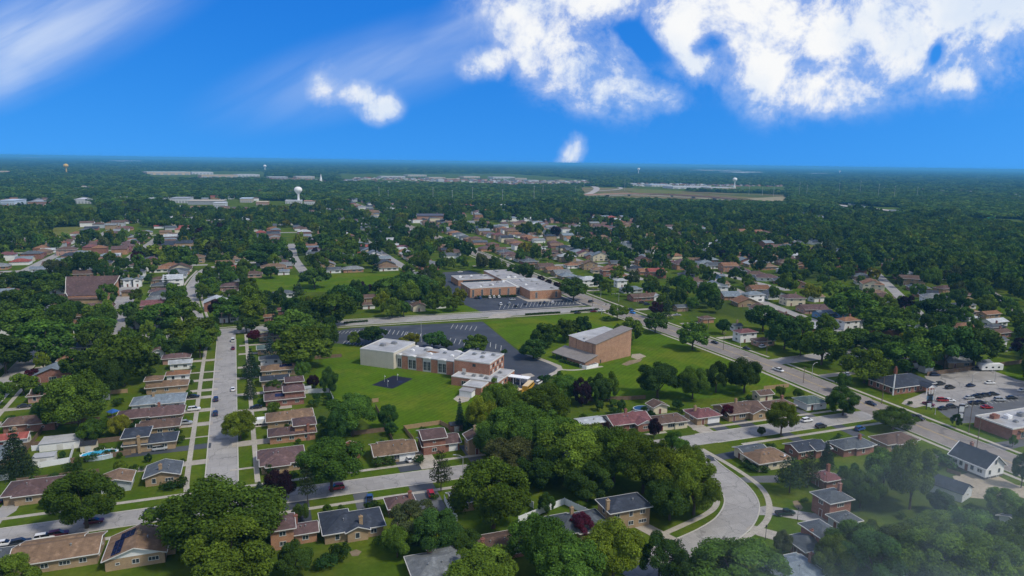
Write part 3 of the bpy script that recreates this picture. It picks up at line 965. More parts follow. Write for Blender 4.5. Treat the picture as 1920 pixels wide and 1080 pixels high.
    for vi, (dx, dy, ww, dd, sty, s_) in enumerate(vols):
        for side in sides:
            L = ww if side in 'SN' else dd
            n = max(1, int(L / (3.7 if detail > 1 else 4.4)))
            for fl in range(2 if s_ == 2 else 1):
                for k in range(n):
                    t = ((k + 0.5) / n * 2 - 1) * 0.94 + rr.uniform(-.05, .05)
                    wx, wy = (dx + t * ww / 2, dy + (-dd / 2 if side == 'S' else dd / 2)) if side in 'SN' else (dx + (ww / 2 if side == 'E' else -ww / 2), dy + (t if side == 'E' else -t) * dd / 2)
                    if inside(wx, wy, vi):
                        continue
                    z = 1.5 + 2.5 * fl
                    if vi == 0 and side == front and fl == 0:
                        if k == 0:
                            place(side, t, 0.0, 'door', dx, dy, ww, dd); continue
                        if garage and k == n - 1:
                            place(side, min(t, 1 - (2.7 if garage == 'garage2' else 1.6) * 2 / L), 0.0, garage, dx, dy, ww, dd); continue
                        place(side, t, z, 'pic' if L > 9 else 'std', dx, dy, ww, dd); continue
                    place(side, t, z, rr.choice(('std', 'std', 'small', 'wide', 'tall')) if detail > 1 else rr.choice(('std', 'wide')), dx, dy, ww, dd)
    if solar:
        for (sx, sy, sw, sd) in solar:
            nx, ny = max(1, round(sw / 1.0)), max(1, round(sd / 1.65))
            for i in range(nx):
                for j in range(ny):
                    px_, py_ = sx * w + (i - nx / 2 + .5) * 1.03, sy * d + (j - ny / 2 + .5) * 1.68
                    if style == 'gy' or (style == 'hip' and d > w):
                        sl = -pitch if px_ > 0 else pitch
                        zz = H0 + (w / 2 + .55 - abs(px_)) * pitch + .08
                        m = MB(); m.quad((-.49, -.8, -.49 * sl), (.49, -.8, .49 * sl), (.49, .8, .49 * sl), (-.49, .8, -.49 * sl))
                    else:
                        sl = -pitch if py_ > 0 else pitch
                        zz = H0 + (d / 2 + .55 - abs(py_)) * pitch + .08
                        m = MB(); m.quad((-.49, -.8, -.8 * sl), (.49, -.8, -.8 * sl), (.49, .8, .8 * sl), (-.49, .8, .8 * sl))
                    m.build('solar_panel', M_SOLAR, rob, (px_, py_, zz))
    R = 0.5 * math.hypot(w, d)
    HOUSES.append((x, y, w, d, R))
    return root


def fit(x0, x1, y0, y1, r, z=3.2):
    """place a house from where its roof shows: centre, width along x, depth along y"""
    cx, cy = (x0 + x1) / 2, (y0 + y1) / 2
    X, Y = G(cx, cy, z)
    D = PX(X, Y, z)[2]
    Wm = (x1 - x0) * D / FPX - 1.0
    phi = math.atan2(X, Y)
    w = Wm / (abs(math.cos(phi)) + r * abs(math.sin(phi)))
    return X, Y, max(5.0, w), max(4.5, w * r)


def H(bb, r, roof, wall, style, label, **kw):
    z = 5.6 if kw.get('st', 1) == 2 else 3.2
    X, Y, w, d = fit(*bb, r, z)
    if 'wing' in kw:
        ws = []
        for (fx, fy, fw, fd, sty, s_) in kw.pop('wing'):
            ws.append((fx * w, fy * d, fw * w, fd * d, sty, s_))
        kw['wings'] = ws
    return house(label, X, Y, w, d, roof, wall, style, **kw)


# ---- houses the photograph shows near by, one by one
GW = 'houses along the west side of the straight street'
GE = 'houses along the east side of the straight street'
H((137, 168, 604, 618), .7, 'pale', 'white', 'gx', 'white cottage with pale roof beyond the cross road behind the far corner trees', st=1)
H((131, 191, 634, 656), .6, 'navy', 'white', 'hip', 'white house with dark blue roof just below the wide road at far corner', wing=[(.25, 0, .5, .8, 'hip', 2)], chim=(-.2, 0))
H((113, 176, 652, 682), .7, 'orange', 'tan', 'hip', 'orange-brown roofed tan brick house below the dark blue roofed one', wing=[(-.3, -.2, .45, .8, 'hip', 1)], front='W')
H((60, 114, 716, 748), .8, 'brown', 'pink', 'gx', 'brown roofed house with red chimney beside the big tree by the west street', chim=(.3, .1), front='W', wing=[(-.35, -.35, .5, .5, 'hip', 1)])
H((12, 105, 769, 800), .5, 'brown', 'red', 'hip', 'long low brown roofed brick house above the red roofed one', chim=(.2, -.1), front='W', wing=[(.3, -.35, .5, .55, 'hip', 1)])
H((-12, 54, 806, 826), .55, 'red', 'white', 'gx', 'white house with bright red roof behind the tall dark spruce', chim=(.1, .1))
H((288, 306, 648, 662), .8, 'brown', 'white', 'gy', 'small white gabled house at the far end of the western row', group=GW, front='E')
H((305, 357, 656, 676), .55, 'purple', 'pink', 'hip', 'pink brick house with purple-brown roof, far end of the western row', group=GW, front='E')
H((318, 360, 669, 684), .5, 'pale', 'white', 'gx', 'house with shiny pale metal roof between pink brick and orange roofed houses', group=GW, front='E')
H((312, 356, 686, 708), .6, 'orange', 'white', 'hip', 'white house with orange-brown hipped roof opposite the dark evergreens', group=GW, front='E')
H((276, 352, 707, 728), .45, 'tan', 'tan', 'hip', 'tan roofed house in two sections next below the white orange roofed house', group=GW, front='E', wing=[(-.32, .1, .4, .8, 'hip', 2)])
H((250, 347, 734, 758), .5, 'bluegrey', 'white', 'hip', 'pale blue-grey roofed white house in the middle of the western row', group=GW, front='E', wing=[(.25, -.1, .5, 1.05, 'hip', 1)], chim=(-.1, -.1))
H((224, 343, 757, 784), .38, 'purple', 'tan', 'hip', 'long purple-brown roofed house with red chimney, middle of the western row', group=GW, front='E', wing=[(.25, .0, .45, 1.2, 'hip', 1)], chim=(.12, .15))
H((262, 338, 777, 806), .6, 'brown', 'tan', 'hip', 'brown hip-roofed tan brick house beside two pale cars in drives', group=GW, front='E', wing=[(-.35, -.15, .4, .6, 'gx', 1)])
H((235, 331, 806, 834), .5, 'navy', 'tan', 'hip', 'dark navy roofed split-level house beside the asphalt drive and pool', group=GW, front='E', wing=[(-.27, .05, .48, 1.1, 'hip', 2)], chim=(-.2, -.55))
H((272, 341, 853, 903), .95, 'slate', 'tan', 'gy', 'slate-grey gabled house alone on the corner lawn with round hedges', group=GW, front='E', chim=(-.05, -.3), pitch=.3)
H((189, 251, 871, 915), .9, 'tan', 'grey', 'gy', 'tan gable-roofed house with white side porch behind the round street tree', front='S', pitch=.3, wing=[(-.35, .2, .4, .5, 'gx', 1)])
H((14, 130, 879, 935), .62, 'purple', 'tan', 'hip', 'large purple-brown cross-hipped house with white porch columns by the pale drive', front='S', wing=[(-.08, -.25, .45, .75, 'hip', 1)])
H((-30, 29, 1018, 1052), .8, 'slate', 'grey', 'hip', 'slate roofed house cut by the frame edge beside parked cars', front='N')
H((30, 190, 998, 1052), .55, 'tan', 'tan', 'gx', 'wide tan-roofed yellow brick house with two small rear windows', front='N', wing=[(-.1, .3, .7, .6, 'gx', 1)], pitch=.33)
H((200, 318, 988, 1046), .85, 'tan', 'tan', 'gy', 'tan-roofed house with solar panels and white gable facing the lawn', front='N', trim='white', wing=[(.3, .1, .7, .6, 'gx', 1)], solar=[(-.32, -.15, 2, 7), (-.2, .27, 3, 3.4)], pitch=.34, chim=(.02, .12))
# east side of the straight street
H((485, 526, 618, 634), .6, 'brown', 'tan', 'hip', 'brown roofed house at far corner behind the dark red tree', group=GE, front='W')
H((482, 520, 641, 658), .6, 'teal', 'tan', 'gx', 'blue-green roofed house beside the blue spruce', group=GE, front='W')
H((487, 529, 661, 676), .55, 'slate', 'white', 'hip', 'slate roofed house just below the blue spruce', group=GE, front='W')
H((490, 556, 676, 698), .5, 'tan', 'tan', 'hip', 'tan roofed house with one dark solar array opposite the dark evergreens', group=GE, front='W', solar=[(.2, -.2, 5, 1.7)], wing=[(.3, .1, .45, 1.05, 'hip', 1)])
H((489, 541, 697, 716), .5, 'navy', 'tan', 'gx', 'dark navy gabled house between tan and purple-brown roofs', group=GE, front='W')
H((496, 567, 711, 735), .5, 'purple', 'red', 'hip', 'purple-brown roofed brick house behind the dark small tree', group=GE, front='W', wing=[(.3, .1, .45, .9, 'hip', 2)])
H((497, 570, 728, 752), .5, 'purple', 'red', 'hip', 'purple-brown roofed house with solar arrays and white rear awning', group=GE, front='W', wing=[(.25, .05, .5, 1.0, 'hip', 2)], solar=[(-.1, -.22, 4, 1.7), (.3, -.3, 4, 1.7)])
H((500, 586, 759, 794), .55, 'tan', 'tan', 'hip', 'tan hip-roofed brick house beside the white trailer in its drive', group=GE, front='W', wing=[(.3, .2, .42, .8, 'hip', 1)])
H((504, 591, 787, 822), .45, 'purple', 'orange', 'hip', 'purple-brown roofed orange brick house with tall rear chimney', group=GE, front='W', wing=[(.28, .1, .45, 1.0, 'hip', 2)], chim=(.35, -.5))
H((488, 570, 824, 878), .95, 'purple', 'tan', 'hip', 'big purple-brown roofed corner house with round glazed bay', group=GE, front='W', wing=[(-.12, -.38, .5, .5, 'hip', 1), (-.3, .2, .5, .5, 'hip', 1)])
# row along the cross street below the school lawn
GC = 'houses on the school side of the cross street'
GN = 'houses on the near side of the cross street'
H((640, 676, 824, 850), .8, 'red', 'red', 'gy', 'rusty orange roofed house half hidden by a tree below the school lawn', group=GC)
H((692, 782, 814, 860), .72, 'tan', 'tan', 'gx', 'tan-roofed ranch house with white car in front and arched porch', group=GC, garage='garage2', wing=[(.0, .3, .6, .6, 'gx', 1)], pitch=.36)
H((781, 864, 802, 842), .62, 'purple', 'red', 'gx', 'purple-roofed red brick split-level with white garage door', group=GC, st=1, wing=[(-.2, -.05, .6, 1.05, 'gx', 2)], garage='garage1', pitch=.34)
H((868, 912, 798, 832), .9, 'brown', 'tan', 'gy', 'tan brick two-storey house with brown roof under the tree edge', group=GC, st=2, chim=(.1, .3))
H((503, 552, 952, 1000), 1.3, 'purple', 'orange', 'hip', 'orange brick house with purple hip roof beside the black drive', group=GN, front='N', st=2)
H((548, 596, 968, 1005), .8, 'purple', 'orange', 'gx', 'low orange brick annexe house with purple roof and back door', group=GN, front='N', chim=(-.4, .4))
H((600, 720, 946, 1000), .62, 'navy', 'tan', 'hip', 'dark navy roofed ranch house with brick chimney and back deck', group=GN, front='N', wing=[(-.28, .35, .45, .7, 'hip', 1), (.05, -.35, .35, .5, 'gy', 1)], chim=(.12, -.42))
H((720, 782, 914, 960), .85, 'purple', 'red', 'hip', 'red brick house with steep purple-brown hip roof and small chimney', group=GN, front='N', chim=(.35, -.1), pitch=.5)
H((836, 900, 906, 950), .9, 'navy', 'tan', 'gx', 'dark roofed house mostly hidden by the large rounded tree', group=GN, front='N', chim=(-.35, .1))
H((758, 892, 1022, 1085), .75, 'grey', 'red', 'hip', 'grey hip-roofed house with white deck at the bottom edge', front='N', wing=[(.2, .3, .55, .8, 'hip', 1)], chim=(-.1, .5), pitch=.36)
H((880, 992, 985, 1038), .62, 'brown', 'red', 'gx', 'brown roofed red brick house between two big trees', front='N', trim='white', chim=(-.42, -.3), pitch=.34)
H((1022, 1146, 950, 1000), .62, 'slate', 'tan', 'hip', 'slate blue hip-roofed house inside the white fence with a maroon tree', front='E', wing=[(.1, -.25, .45, .7, 'hip', 1), (-.3, .25, .4, .6, 'hip', 1)], chim=(-.05, .3))
H((1118, 1222, 918, 962), .62, 'navy', 'tan', 'hip', 'two-storey tan brick house with dark hip roof and white garage', front='E', st=2, garage='garage2', chim=(-.52, -.3))
# behind the houses right of the school
H((1077, 1135, 775, 796), .6, 'pale', 'red', 'gx', 'pale grey roofed house below the dark purple tree', front='S', pitch=.2)
H((1126, 1222, 764, 800), .62, 'maroon', 'red', 'gx', 'maroon roofed brick house with two white gables', front='S', trim='white', wing=[(.28, -.25, .42, 1.0, 'gy', 1)], chim=(.05, .2), pitch=.38)
H((1212, 1253, 747, 766), .7, 'brown', 'cream', 'gy', 'small cream garage with brown roof beside the backyard pool', front='S', garage='garage2', name='garage_building')
H((1210, 1290, 769, 796), .55, 'brown', 'cream', 'hip', 'low brown hip-roofed ranch house with cream walls', front='S', wing=[(.3, -.1, .4, .9, 'hip', 1)])
H((1284, 1352, 756, 788), .75, 'maroon', 'tan', 'hip', 'dark maroon roofed house with white garage door by the concrete drive', front='S', garage='garage2', wing=[(-.15, .3, .6, .7, 'hip', 1)], chim=(-.3, .1))
H((1337, 1434, 742, 782), .62, 'brown', 'tan', 'gx', 'brown roofed tan brick house behind the dark red bush and black drive', front='S', wing=[(.28, -.25, .42, .9, 'gy', 1)], chim=(.0, .2), pitch=.36)
H((1410, 1450, 726, 742), .7, 'brown', 'cream', 'gx', 'small brown roofed garage near the church lawn fence', front='S', garage='garage1', name='garage_building')
H((1420, 1492, 744, 766), .55, 'brown', 'red', 'hip', 'brown roofed red brick house behind the round street tree', front='S', chim=(.25, .1))
H((1490, 1549, 733, 762), .75, 'teal', 'white', 'hip', 'white house with dark teal roof on the main road corner', front='S', wing=[(.2, -.2, .6, .7, 'hip', 1), (-.2, .2, .6, .7, 'hip', 1)])
H((1376, 1440, 826, 852), .6, 'slate', 'cream', 'gx', 'slate roofed section house joined to the tan ranch by the curve', front='W', garage='garage2', pitch=.3)
H((1392, 1484, 832, 872), .65, 'tan', 'cream', 'hip', 'tan hip-roofed ranch house with satellite dish on the inner curve', front='W', wing=[(.15, .3, .6, .6, 'hip', 1)])
H((1472, 1550, 816, 850), .55, 'navy', 'red', 'gx', 'long dark blue roofed red brick house with black car at its side', front='N', pitch=.36, wing=[(.3, -.3, .5, .7, 'gx', 1)])
H((1556, 1638, 814, 842), .5, 'slate', 'red', 'hip', 'slate roofed red brick house near the corner with blue car', front='N', wing=[(.1, -.3, .45, .6, 'hip', 1)], chim=(.2, -.1))
H((1636, 1718, 806, 832), .5, 'brown', 'tan', 'hip', 'brown roofed tan brick house beside the main road verge', front='N', wing=[(.05, -.1, .55, 1.05, 'hip', 1)])
H((1521, 1574, 872, 906), .9, 'maroon', 'red', 'hip', 'maroon roofed brick house behind the dark pines', front='W', chim=(.35, .2), wing=[(.1, -.3, 1.0, .6, 'hip', 1)])
H((1524, 1597, 908, 945), .85, 'slate', 'red', 'hip', 'tall red brick two-storey house with slate blue roof', front='W', st=2, chim=(.42, .1))
H((1553, 1614, 952, 982), .8, 'slate', 'grey', 'hip', 'slate roofed house squeezed behind the tall red brick one', front='W')
H((1474, 1572, 990, 1030), .65, 'slate', 'red', 'hip', 'slate roofed red brick house with tall chimney beside the lamp post', front='W', wing=[(.25, .05, .55, 1.0, 'hip', 2)], chim=(-.02, .0))
H((1428, 1545, 1040, 1085), .65, 'bluegrey', 'red', 'hip', 'pale blue-grey roofed brick house in the lower mist by the curve', front='W', wing=[(.15, .05, .6, 1.15, 'hip', 1)], chim=(.45, .0))
H((1880, 1960, 955, 982), .6, 'navy', 'white', 'gx', 'white house with dark blue roof at the misty edge', front='W')
H((1716, 1722, 1076, 1082), .8, 'pale', 'white', 'gx', 'small pale roof showing between the misty trees', front='W')

# ---- houses farther off that can still be told apart
for bb, r, roof, wall, style, st, label in (
    ((411, 447, 586, 598), .6, 'bluegrey', 'white', 'gx', 1, 'white house facing the wide road under roadside trees'),
    ((496, 512, 586, 596), .8, 'orange', 'red', 'gx', 1, 'little orange roofed garage house beyond the wide road'),
    ((520, 542, 572, 585), .8, 'maroon', 'red', 'gx', 1, 'reddish roofed brick house among trees beyond the wide road'),
    ((511, 552, 541, 554), .6, 'slate', 'white', 'hip', 1, 'slate roofed house at the edge of the open green field'),
    ((407, 431, 503, 512), .6, 'bluegrey', 'grey', 'hip', 1, 'blue-grey roofed house on the bend of the winding street'),
    ((411, 434, 514, 521), .6, 'orange', 'tan', 'hip', 1, 'orange-brown roofed house by the bend of the winding street'),
    ((412, 453, 521, 529), .5, 'slate', 'tan', 'hip', 1, 'long slate roofed house second row below the winding bend'),
    ((413, 459, 530, 537), .5, 'purple', 'pink', 'hip', 1, 'purple roofed pinkish house beside the field hedge'),
    ((418, 446, 539, 546), .6, 'purple', 'tan', 'hip', 1, 'dark purple roofed house fourth down the winding street'),
    ((418, 450, 548, 557), .6, 'brown', 'tan', 'hip', 1, 'brown roofed tan house lowest of the winding street row'),
    ((490, 536, 492, 505), .6, 'tan', 'tan', 'hip', 2, 'tan two-storey house standing over the open field'),
    ((452, 491, 506, 517), .6, 'brown', 'pink', 'hip', 1, 'brown roofed house with pink walls left of the tan two-storey'),
    ((520, 543, 503, 511), .7, 'blue', 'white', 'gx', 1, 'white house with blue roof on the field edge'),
    ((610, 640, 499, 508), .7, 'slate', 'white', 'gx', 1, 'white fronted slate roofed house behind the field'),
    ((641, 682, 496, 508), .6, 'grey', 'orange', 'hip', 1, 'orange brick house with grey hip roof behind the field'),
    ((753, 773, 498, 505), .7, 'brown', 'red', 'gx', 1, 'small brown roofed house left of the school rear lot'),
    ((774, 802, 508, 515), .6, 'grey', 'white', 'gx', 1, 'grey roofed white shed house beside the rear school lot'),
    ((672, 712, 549, 561), .6, 'brown', 'tan', 'gx', 1, 'brown roofed house right of two dark trees below the field'),
    ((677, 704, 563, 574), .6, 'brown', 'white', 'gx', 1, 'white fronted house with blue vehicle before the field hedge'),
    ((757, 779, 561, 567), .6, 'pale', 'white', 'flat', 1, 'pale flat-roofed outbuilding behind the two gabled cottages'),
    ((769, 799, 565, 580), .9, 'brown', 'cream', 'gy', 1.5, 'cream gabled cottage with brown roof on the wide road'),
    ((803, 838, 560, 574), .7, 'slate', 'white', 'gx', 1.5, 'grey and white cottage with dormer gable near the school lot'),
    ((57, 88, 496, 508), .7, 'blue', 'white', 'gx', 1, 'white house with blue roof far left behind the brown church'),
    ((97, 138, 496, 506), .6, 'orange', 'tan', 'hip', 1, 'orange-brown roofed house behind the brown church'),
    ((194, 230, 501, 514), .6, 'orange', 'tan', 'hip', 1, 'orange-brown roofed house behind the church car park trees'),
    ((230, 248, 516, 528), .8, 'bluegrey', 'white', 'hip', 2, 'pale blue two-storey house at head of the church car park'),
    ((249, 266, 516, 528), .8, 'bluegrey', 'white', 'gy', 2, 'white gabled two-storey house beside the pale blue one'),
    ((281, 318, 498, 506), .6, 'orange', 'white', 'hip', 1, 'orange roofed white house on the dark fir corner'),
    ((283, 322, 517, 526), .6, 'brown', 'tan', 'hip', 1, 'brown hip-roofed house topmost of the tight church-side row'),
    ((284, 326, 528, 537), .6, 'slate', 'tan', 'hip', 1, 'slate hip-roofed house second of the tight church-side row'),
    ((280, 324, 539, 548), .6, 'purple', 'tan', 'hip', 1, 'purple hip-roofed house lowest of the tight church-side row'),
    ((107, 144, 461, 471), .7, 'brown', 'pink', 'hip', 2, 'brown two-storey house far behind the church'),
    ((77, 104, 463, 471), .6, 'pale', 'white', 'gx', 1, 'pale roofed long house far behind the church'),
    ((1160, 1206, 535, 544), .5, 'bluegrey', 'grey', 'hip', 1, 'blue-grey roofed house across the main road from the big school'),
    ((1150, 1177, 519, 529), .7, 'pale', 'white', 'hip', 2, 'pale two-storey house across the main road behind school trees'),
    ((1175, 1236, 548, 559), .45, 'brown', 'red', 'gx', 1, 'long brown roofed brick house by the traffic corner'),
    ((1219, 1243, 549, 558), .7, 'pale', 'white', 'gy', 1, 'white gabled house behind the traffic corner'),
    ((1260, 1292, 566, 580), .7, 'slate', 'tan', 'gx', 1, 'grey roofed tan house beside the tall dark fir'),
    ((1308, 1340, 588, 600), .7, 'brown', 'orange', 'hip', 1, 'orange brick house with brown roof near the single white van'),
    ((1268, 1291, 536, 548), .8, 'red', 'red', 'gx', 1, 'red brick house with reddish roof behind the fir'),
    ((1270, 1304, 505, 519), .7, 'navy', 'grey', 'hip', 1, 'dark blue-grey roofed house amid trees east of main road'),
    ((1343, 1359, 510, 520), .9, 'blue', 'blue', 'gx', 1, 'small blue house amid the eastern trees'),
    ((1327, 1368, 526, 534), .5, 'tan', 'tan', 'gx', 1, 'long tan roofed house amid the eastern trees'),
    ((1390, 1434, 543, 556), .6, 'bluegrey', 'white', 'hip', 2, 'big white two-storey house with pale blue roof, eastern blocks'),
    ((1394, 1421, 522, 533), .7, 'brown', 'tan', 'hip', 1, 'brown roofed house behind the big white two-storey'),
    ((1374, 1420, 613, 626), .6, 'maroon', 'white', 'hip', 2, 'white two-storey house with maroon roof on the main road'),
    ((1408, 1453, 628, 642), .6, 'brown', 'pink', 'hip', 1, 'brown hip-roofed house with chimney next to maroon roofed house'),
    ((1369, 1392, 604, 612), .7, 'slate', 'white', 'gx', 1, 'slate roofed house peeping behind the maroon roofed one'),
    ((1515, 1546, 551, 561), .7, 'tan', 'white', 'gx', 1.5, 'white gabled house above the bright blue house'),
    ((1523, 1564, 578, 591), .6, 'blue', 'blue', 'gx', 1, 'bright blue sided house on the eastern street'),
    ((1564, 1588, 582, 589), .7, 'blue', 'blue', 'gx', 1, 'little blue garage house beside the bright blue house'),
    ((1568, 1612, 592, 603), .6, 'orange', 'white', 'hip', 2, 'white house with orange hip roof and car on eastern street'),
    ((1600, 1640, 596, 609), .6, 'navy', 'white', 'gx', 1, 'white house with black roof next to orange roofed house'),
    ((1677, 1722, 618, 629), .6, 'slate', 'white', 'hip', 1, 'slate hip-roofed house behind the yellow-green tree'),
    ((1782, 1828, 563, 575), .5, 'slate', 'white', 'hip', 1, 'slate roofed house heading the diagonal eastern row'),
    ((1796, 1833, 578, 585), .5, 'tan', 'tan', 'hip', 1, 'tan roofed house in the diagonal eastern row'),
    ((1804, 1834, 588, 597), .6, 'pale', 'white', 'hip', 1, 'white pale-roofed house in the diagonal eastern row'),
    ((1834, 1874, 581, 590), .5, 'orange', 'tan', 'gx', 1, 'orange-brown roofed house backing on the railway'),
    ((1841, 1887, 596, 604), .5, 'pale', 'white', 'gx', 1, 'white walled pale roofed house backing on the railway'),
    ((1846, 1884, 606, 613), .5, 'slate', 'grey', 'hip', 1, 'slate roofed house third from the railway field'),
    ((1848, 1894, 615, 625), .5, 'brown', 'red', 'gx', 1, 'brown roofed brick house at end of the diagonal row'),
    ((1856, 1888, 628, 640), .7, 'slate', 'white', 'gx', 2, 'white two-storey house with slate roof above the hedge end'),
    ((1790, 1826, 545, 556), .6, 'purple', 'tan', 'hip', 1, 'purple roofed house at far top of the diagonal row'),
    ((1752, 1792, 533, 543), .6, 'purple', 'tan', 'hip', 1, 'dark purple roofed house under trees above the diagonal row'),
    ((1688, 1722, 668, 684), .7, 'brown', 'white', 'gx', 1, 'white house glimpsed under trees behind the brick office'),
):
    H(bb, r, roof, wall, style, label, st=st, detail=1, chim=(.15, .05) if RNG.random() < .4 else None)
N_NAMED = len(HOUSES)
# ------------------------------------------------------------------ the large buildings
BLOCKS = []     # (x, y, radius) keep-out discs
def keep(x, y, r):
    BLOCKS.append((x, y, r))


def flat_block(root, x0, x1, y0, y1, h, wallm, roofm, parapet=0.35, cap=M_TRIM, nm='wall'):
    w = MB(); w.box(x0, x1, y0, y1, 0, h); w.build(nm, wallm, root)
    r = MB(); r.box(x0 + .3, x1 - .3, y0 + .3, y1 - .3, h - .2, h + .05); rf = r.build('roof', roofm, root)
    c = MB()
    for a in ((x0 - .05, x1 + .05, y0 - .05, y0 + .3), (x0 - .05, x1 + .05, y1 - .3, y1 + .05), (x0 - .05, x0 + .3, y0 + .3, y1 - .3), (x1 - .3, x1 + .05, y0 + .3, y1 - .3)):
        c.box(*a, h - .12, h + parapet)
    c.build('parapet', cap, root)
    return rf


def roof_unit(rf, x, y, z, w=1.8, d=1.4, h=1.0, m=M_METAL):
    b = MB(); b.box(-w / 2, w / 2, -d / 2, d / 2, 0, h); b.box(-w / 2 + .1, w / 2 - .1, -d / 2 - .04, d / 2 + .04, h * .3, h * .8); b.tube((0, 0, h), (0, 0, h + .25), w * .3, w * .3, 10)
    b.build('roof_unit', m, rf, (x, y, z))


def big_window(root, x, y, w, h, z0, cols, rows, r=0.0, sill=True):
    """a tall glazed bay: frame with its panes as sub-parts, facing -Y"""
    f = MB(); t = .09
    f.box(-w / 2, w / 2, -.05, .04, z0 + h - t, z0 + h); f.box(-w / 2, w / 2, -.07, .04, z0, z0 + t)
    for i in range(cols + 1):
        X = -w / 2 + (w - t) * i / cols
        f.box(X, X + t, -.045, .04, z0 + t, z0 + h - t)
    wo = f.build('window', M_TRIM, root, (x, y, 0), r)
    pw, ph = (w - t) / cols - t, (h - t) / rows - t * .6
    k = ('pane', round(pw, 2), round(ph, 2))
    if k not in WIN:
        p = MB(); p.box(-pw / 2, pw / 2, -.02, .02, -ph / 2, ph / 2); WIN[k] = p.mesh('pane', M_GLASS)
    for i in range(cols):
        for j in range(rows):
            obj('pane', WIN[k], wo, (-w / 2 + t + (w - t) * i / cols + pw / 2, 0, z0 + t * .8 + (h - t) * j / rows + ph / 2))
    return wo


def school():
    rz = math.radians(-41)
    R = tag(empty('school', (40.5, 303.1, 0), rz), 'brick school with white windowless gym and tall window bays beside the court', 'school')
    M_GYM = mat('gym_panels', (0.50, 0.47, 0.40), 0.85, 0.06, 0.4, extra=lambda b, tc, base: base)
    rf = flat_block(R, 0, 17, 0, 19.5, 7.3, M_GYM, M_FLATROOF)
    roof_unit(rf, 6.5, 8.5, 7.35, 2.4, 1.6, 1.0); roof_unit(rf, 9.5, 13.5, 7.35, 2.4, 1.6, 1.0)
    for i in range(1, 6):      # panel joints of the gym wall
        j = MB(); j.box(17 * i / 6 - .04, 17 * i / 6 + .04, -.03, .01, 0, 7.15); j.build('wall_panel_joint', mat('joint_grey', (0.40, 0.38, 0.33), .9), R)
    # classroom wing: brick piers with tall bays between, barrel canopies along the roof edge
    wing = MB(); wing.box(17.05, 47.4, 2.45, 17, 0, 6.0); wing.build('wall', M_TRIM, R)
    rb = MB(); rb.box(17.05, 47.4, 2.1, 17.2, 6.0, 6.25); rw = rb.build('roof', M_FLATROOF, R)
    for (a, b_) in ((19.8, 22.7), (27.0, 30.0), (34.2, 37.2), (41.5, 44.6)):
        p = MB(); p.box(a, b_, 2.15, 2.6, 0, 5.75); p.build('brick_pier', BRICK['school'], R)
    for (a, b_, c) in ((17.4, 19.6, 2), (22.9, 26.8, 4), (30.2, 34.0, 4), (37.4, 41.4, 4), (44.8, 47.2, 2)):
        w = b_ - a
        if c == 4:
            big_window(R, a + w * .26, 2.42, w * .44, 4.0, .55, 2, 3); big_window(R, a + w * .74, 2.42, w * .44, 4.0, .55, 2, 3)
        else:
            big_window(R, a + w / 2, 2.42, w * .8, 4.0, .55, 2, 3)
        for yy in (2.2, 16.9):
            m = MB(); n = 8
            for i in range(n):
                t0, t1 = math.pi * i / n, math.pi * (i + 1) / n
                A = [(a + w / 2 + w / 2 * math.cos(t), 6.0 + .5 * math.sin(t)) for t in (t0, t1)]
                m.quad((A[0][0], yy - .45, A[0][1]), (A[0][0], yy + 1.6, A[0][1]), (A[1][0], yy + 1.6, A[1][1]), (A[1][0], yy - .45, A[1][1]))
                m.poly([(a + w / 2, yy - .45, 5.9), (A[0][0], yy - .45, A[0][1]), (A[1][0], yy - .45, A[1][1])])
                m.poly([(a + w / 2, yy + 1.6, 5.9), (A[1][0], yy + 1.6, A[1][1]), (A[0][0], yy + 1.6, A[0][1])])
            m.build('barrel_canopy', M_TRIM, R)
    for (x, y) in ((21, 10), (26, 13), (31, 8), (36, 12), (41, 9), (44, 13)):
        roof_unit(rw, x, y, 6.25, 1.5, 1.2, .6, M_WHITE if x % 2 else M_METAL)
    st = MB(); st.prism([(27, 11), (32, 10.5), (33, 13), (28, 13.4)], 6.25, 6.30); st.build('rust_patch', mat('rust', (0.16, 0.09, 0.05), 1.0), rw)
    # two-storey block
    rf = flat_block(R, 47.45, 63.5, -2.5, 13.5, 8.5, BRICK['school'], M_FLATROOF, .4)
    for (x, y) in ((52, 8), (57, 5), (60, 10), (55, 11)):
        roof_unit(rf, x, y, 8.55, 1.6, 1.2, .7)
    for i in range(6):
        for zf in (4.6, 7.0):
            p = MB(); p.box(-.02, .08, -.65, .65, -.7, .7); o = p.build('window', M_TRIM if (i + int(zf)) % 2 else M_GLASS, R, (63.5, -1.2 + i * 2.5, zf))
    p = MB(); p.box(-.7, .7, -.08, .02, -.6, .6); p.build('window', M_GLASS, R, (56.5, -2.5, 7.2))
    p = MB(); p.box(-.8, .8, -.08, .02, -.9, .9); p.build('louvre', M_TRIM, R, (52, -2.5, 4.4))
    # low wings
    rf = flat_block(R, 49.5, 70, -9.5, -2.55, 3.6, BRICK['school'], M_FLATROOF, .25)
    for (x, y) in ((53, -5), (58, -6), (61, -5), (64, -7), (67, -4.5)):
        roof_unit(rf, x, y, 3.65, 1.5, 1.2, .8)
    rf = flat_block(R, 63.55, 70.05, -2.55, 9, 3.4, BRICK['school'], M_FLATROOF, .25)
    roof_unit(rf, 66, 3, 3.45, 1.4, 1.1, .7)
    flat_block(R, 58, 66, -17, -9.55, 3.1, BRICK['school'], M_FLATROOF, .25)
    big_window(R, 55.5, -9.53, 3.0, 2.3, .1, 3, 1)
    for i in range(5):
        p = MB(); p.box(-.02, .08, -.9, .9, -.6, .6); p.build('window', M_TRIM if i % 2 else M_GLASS, R, (70.05, -8 + i * 3.4, 2.1))
    can = MB(); can.box(70.1, 79, 1, 4.5, 2.9, 3.15); can.build('entrance_canopy', M_WHITE, R)
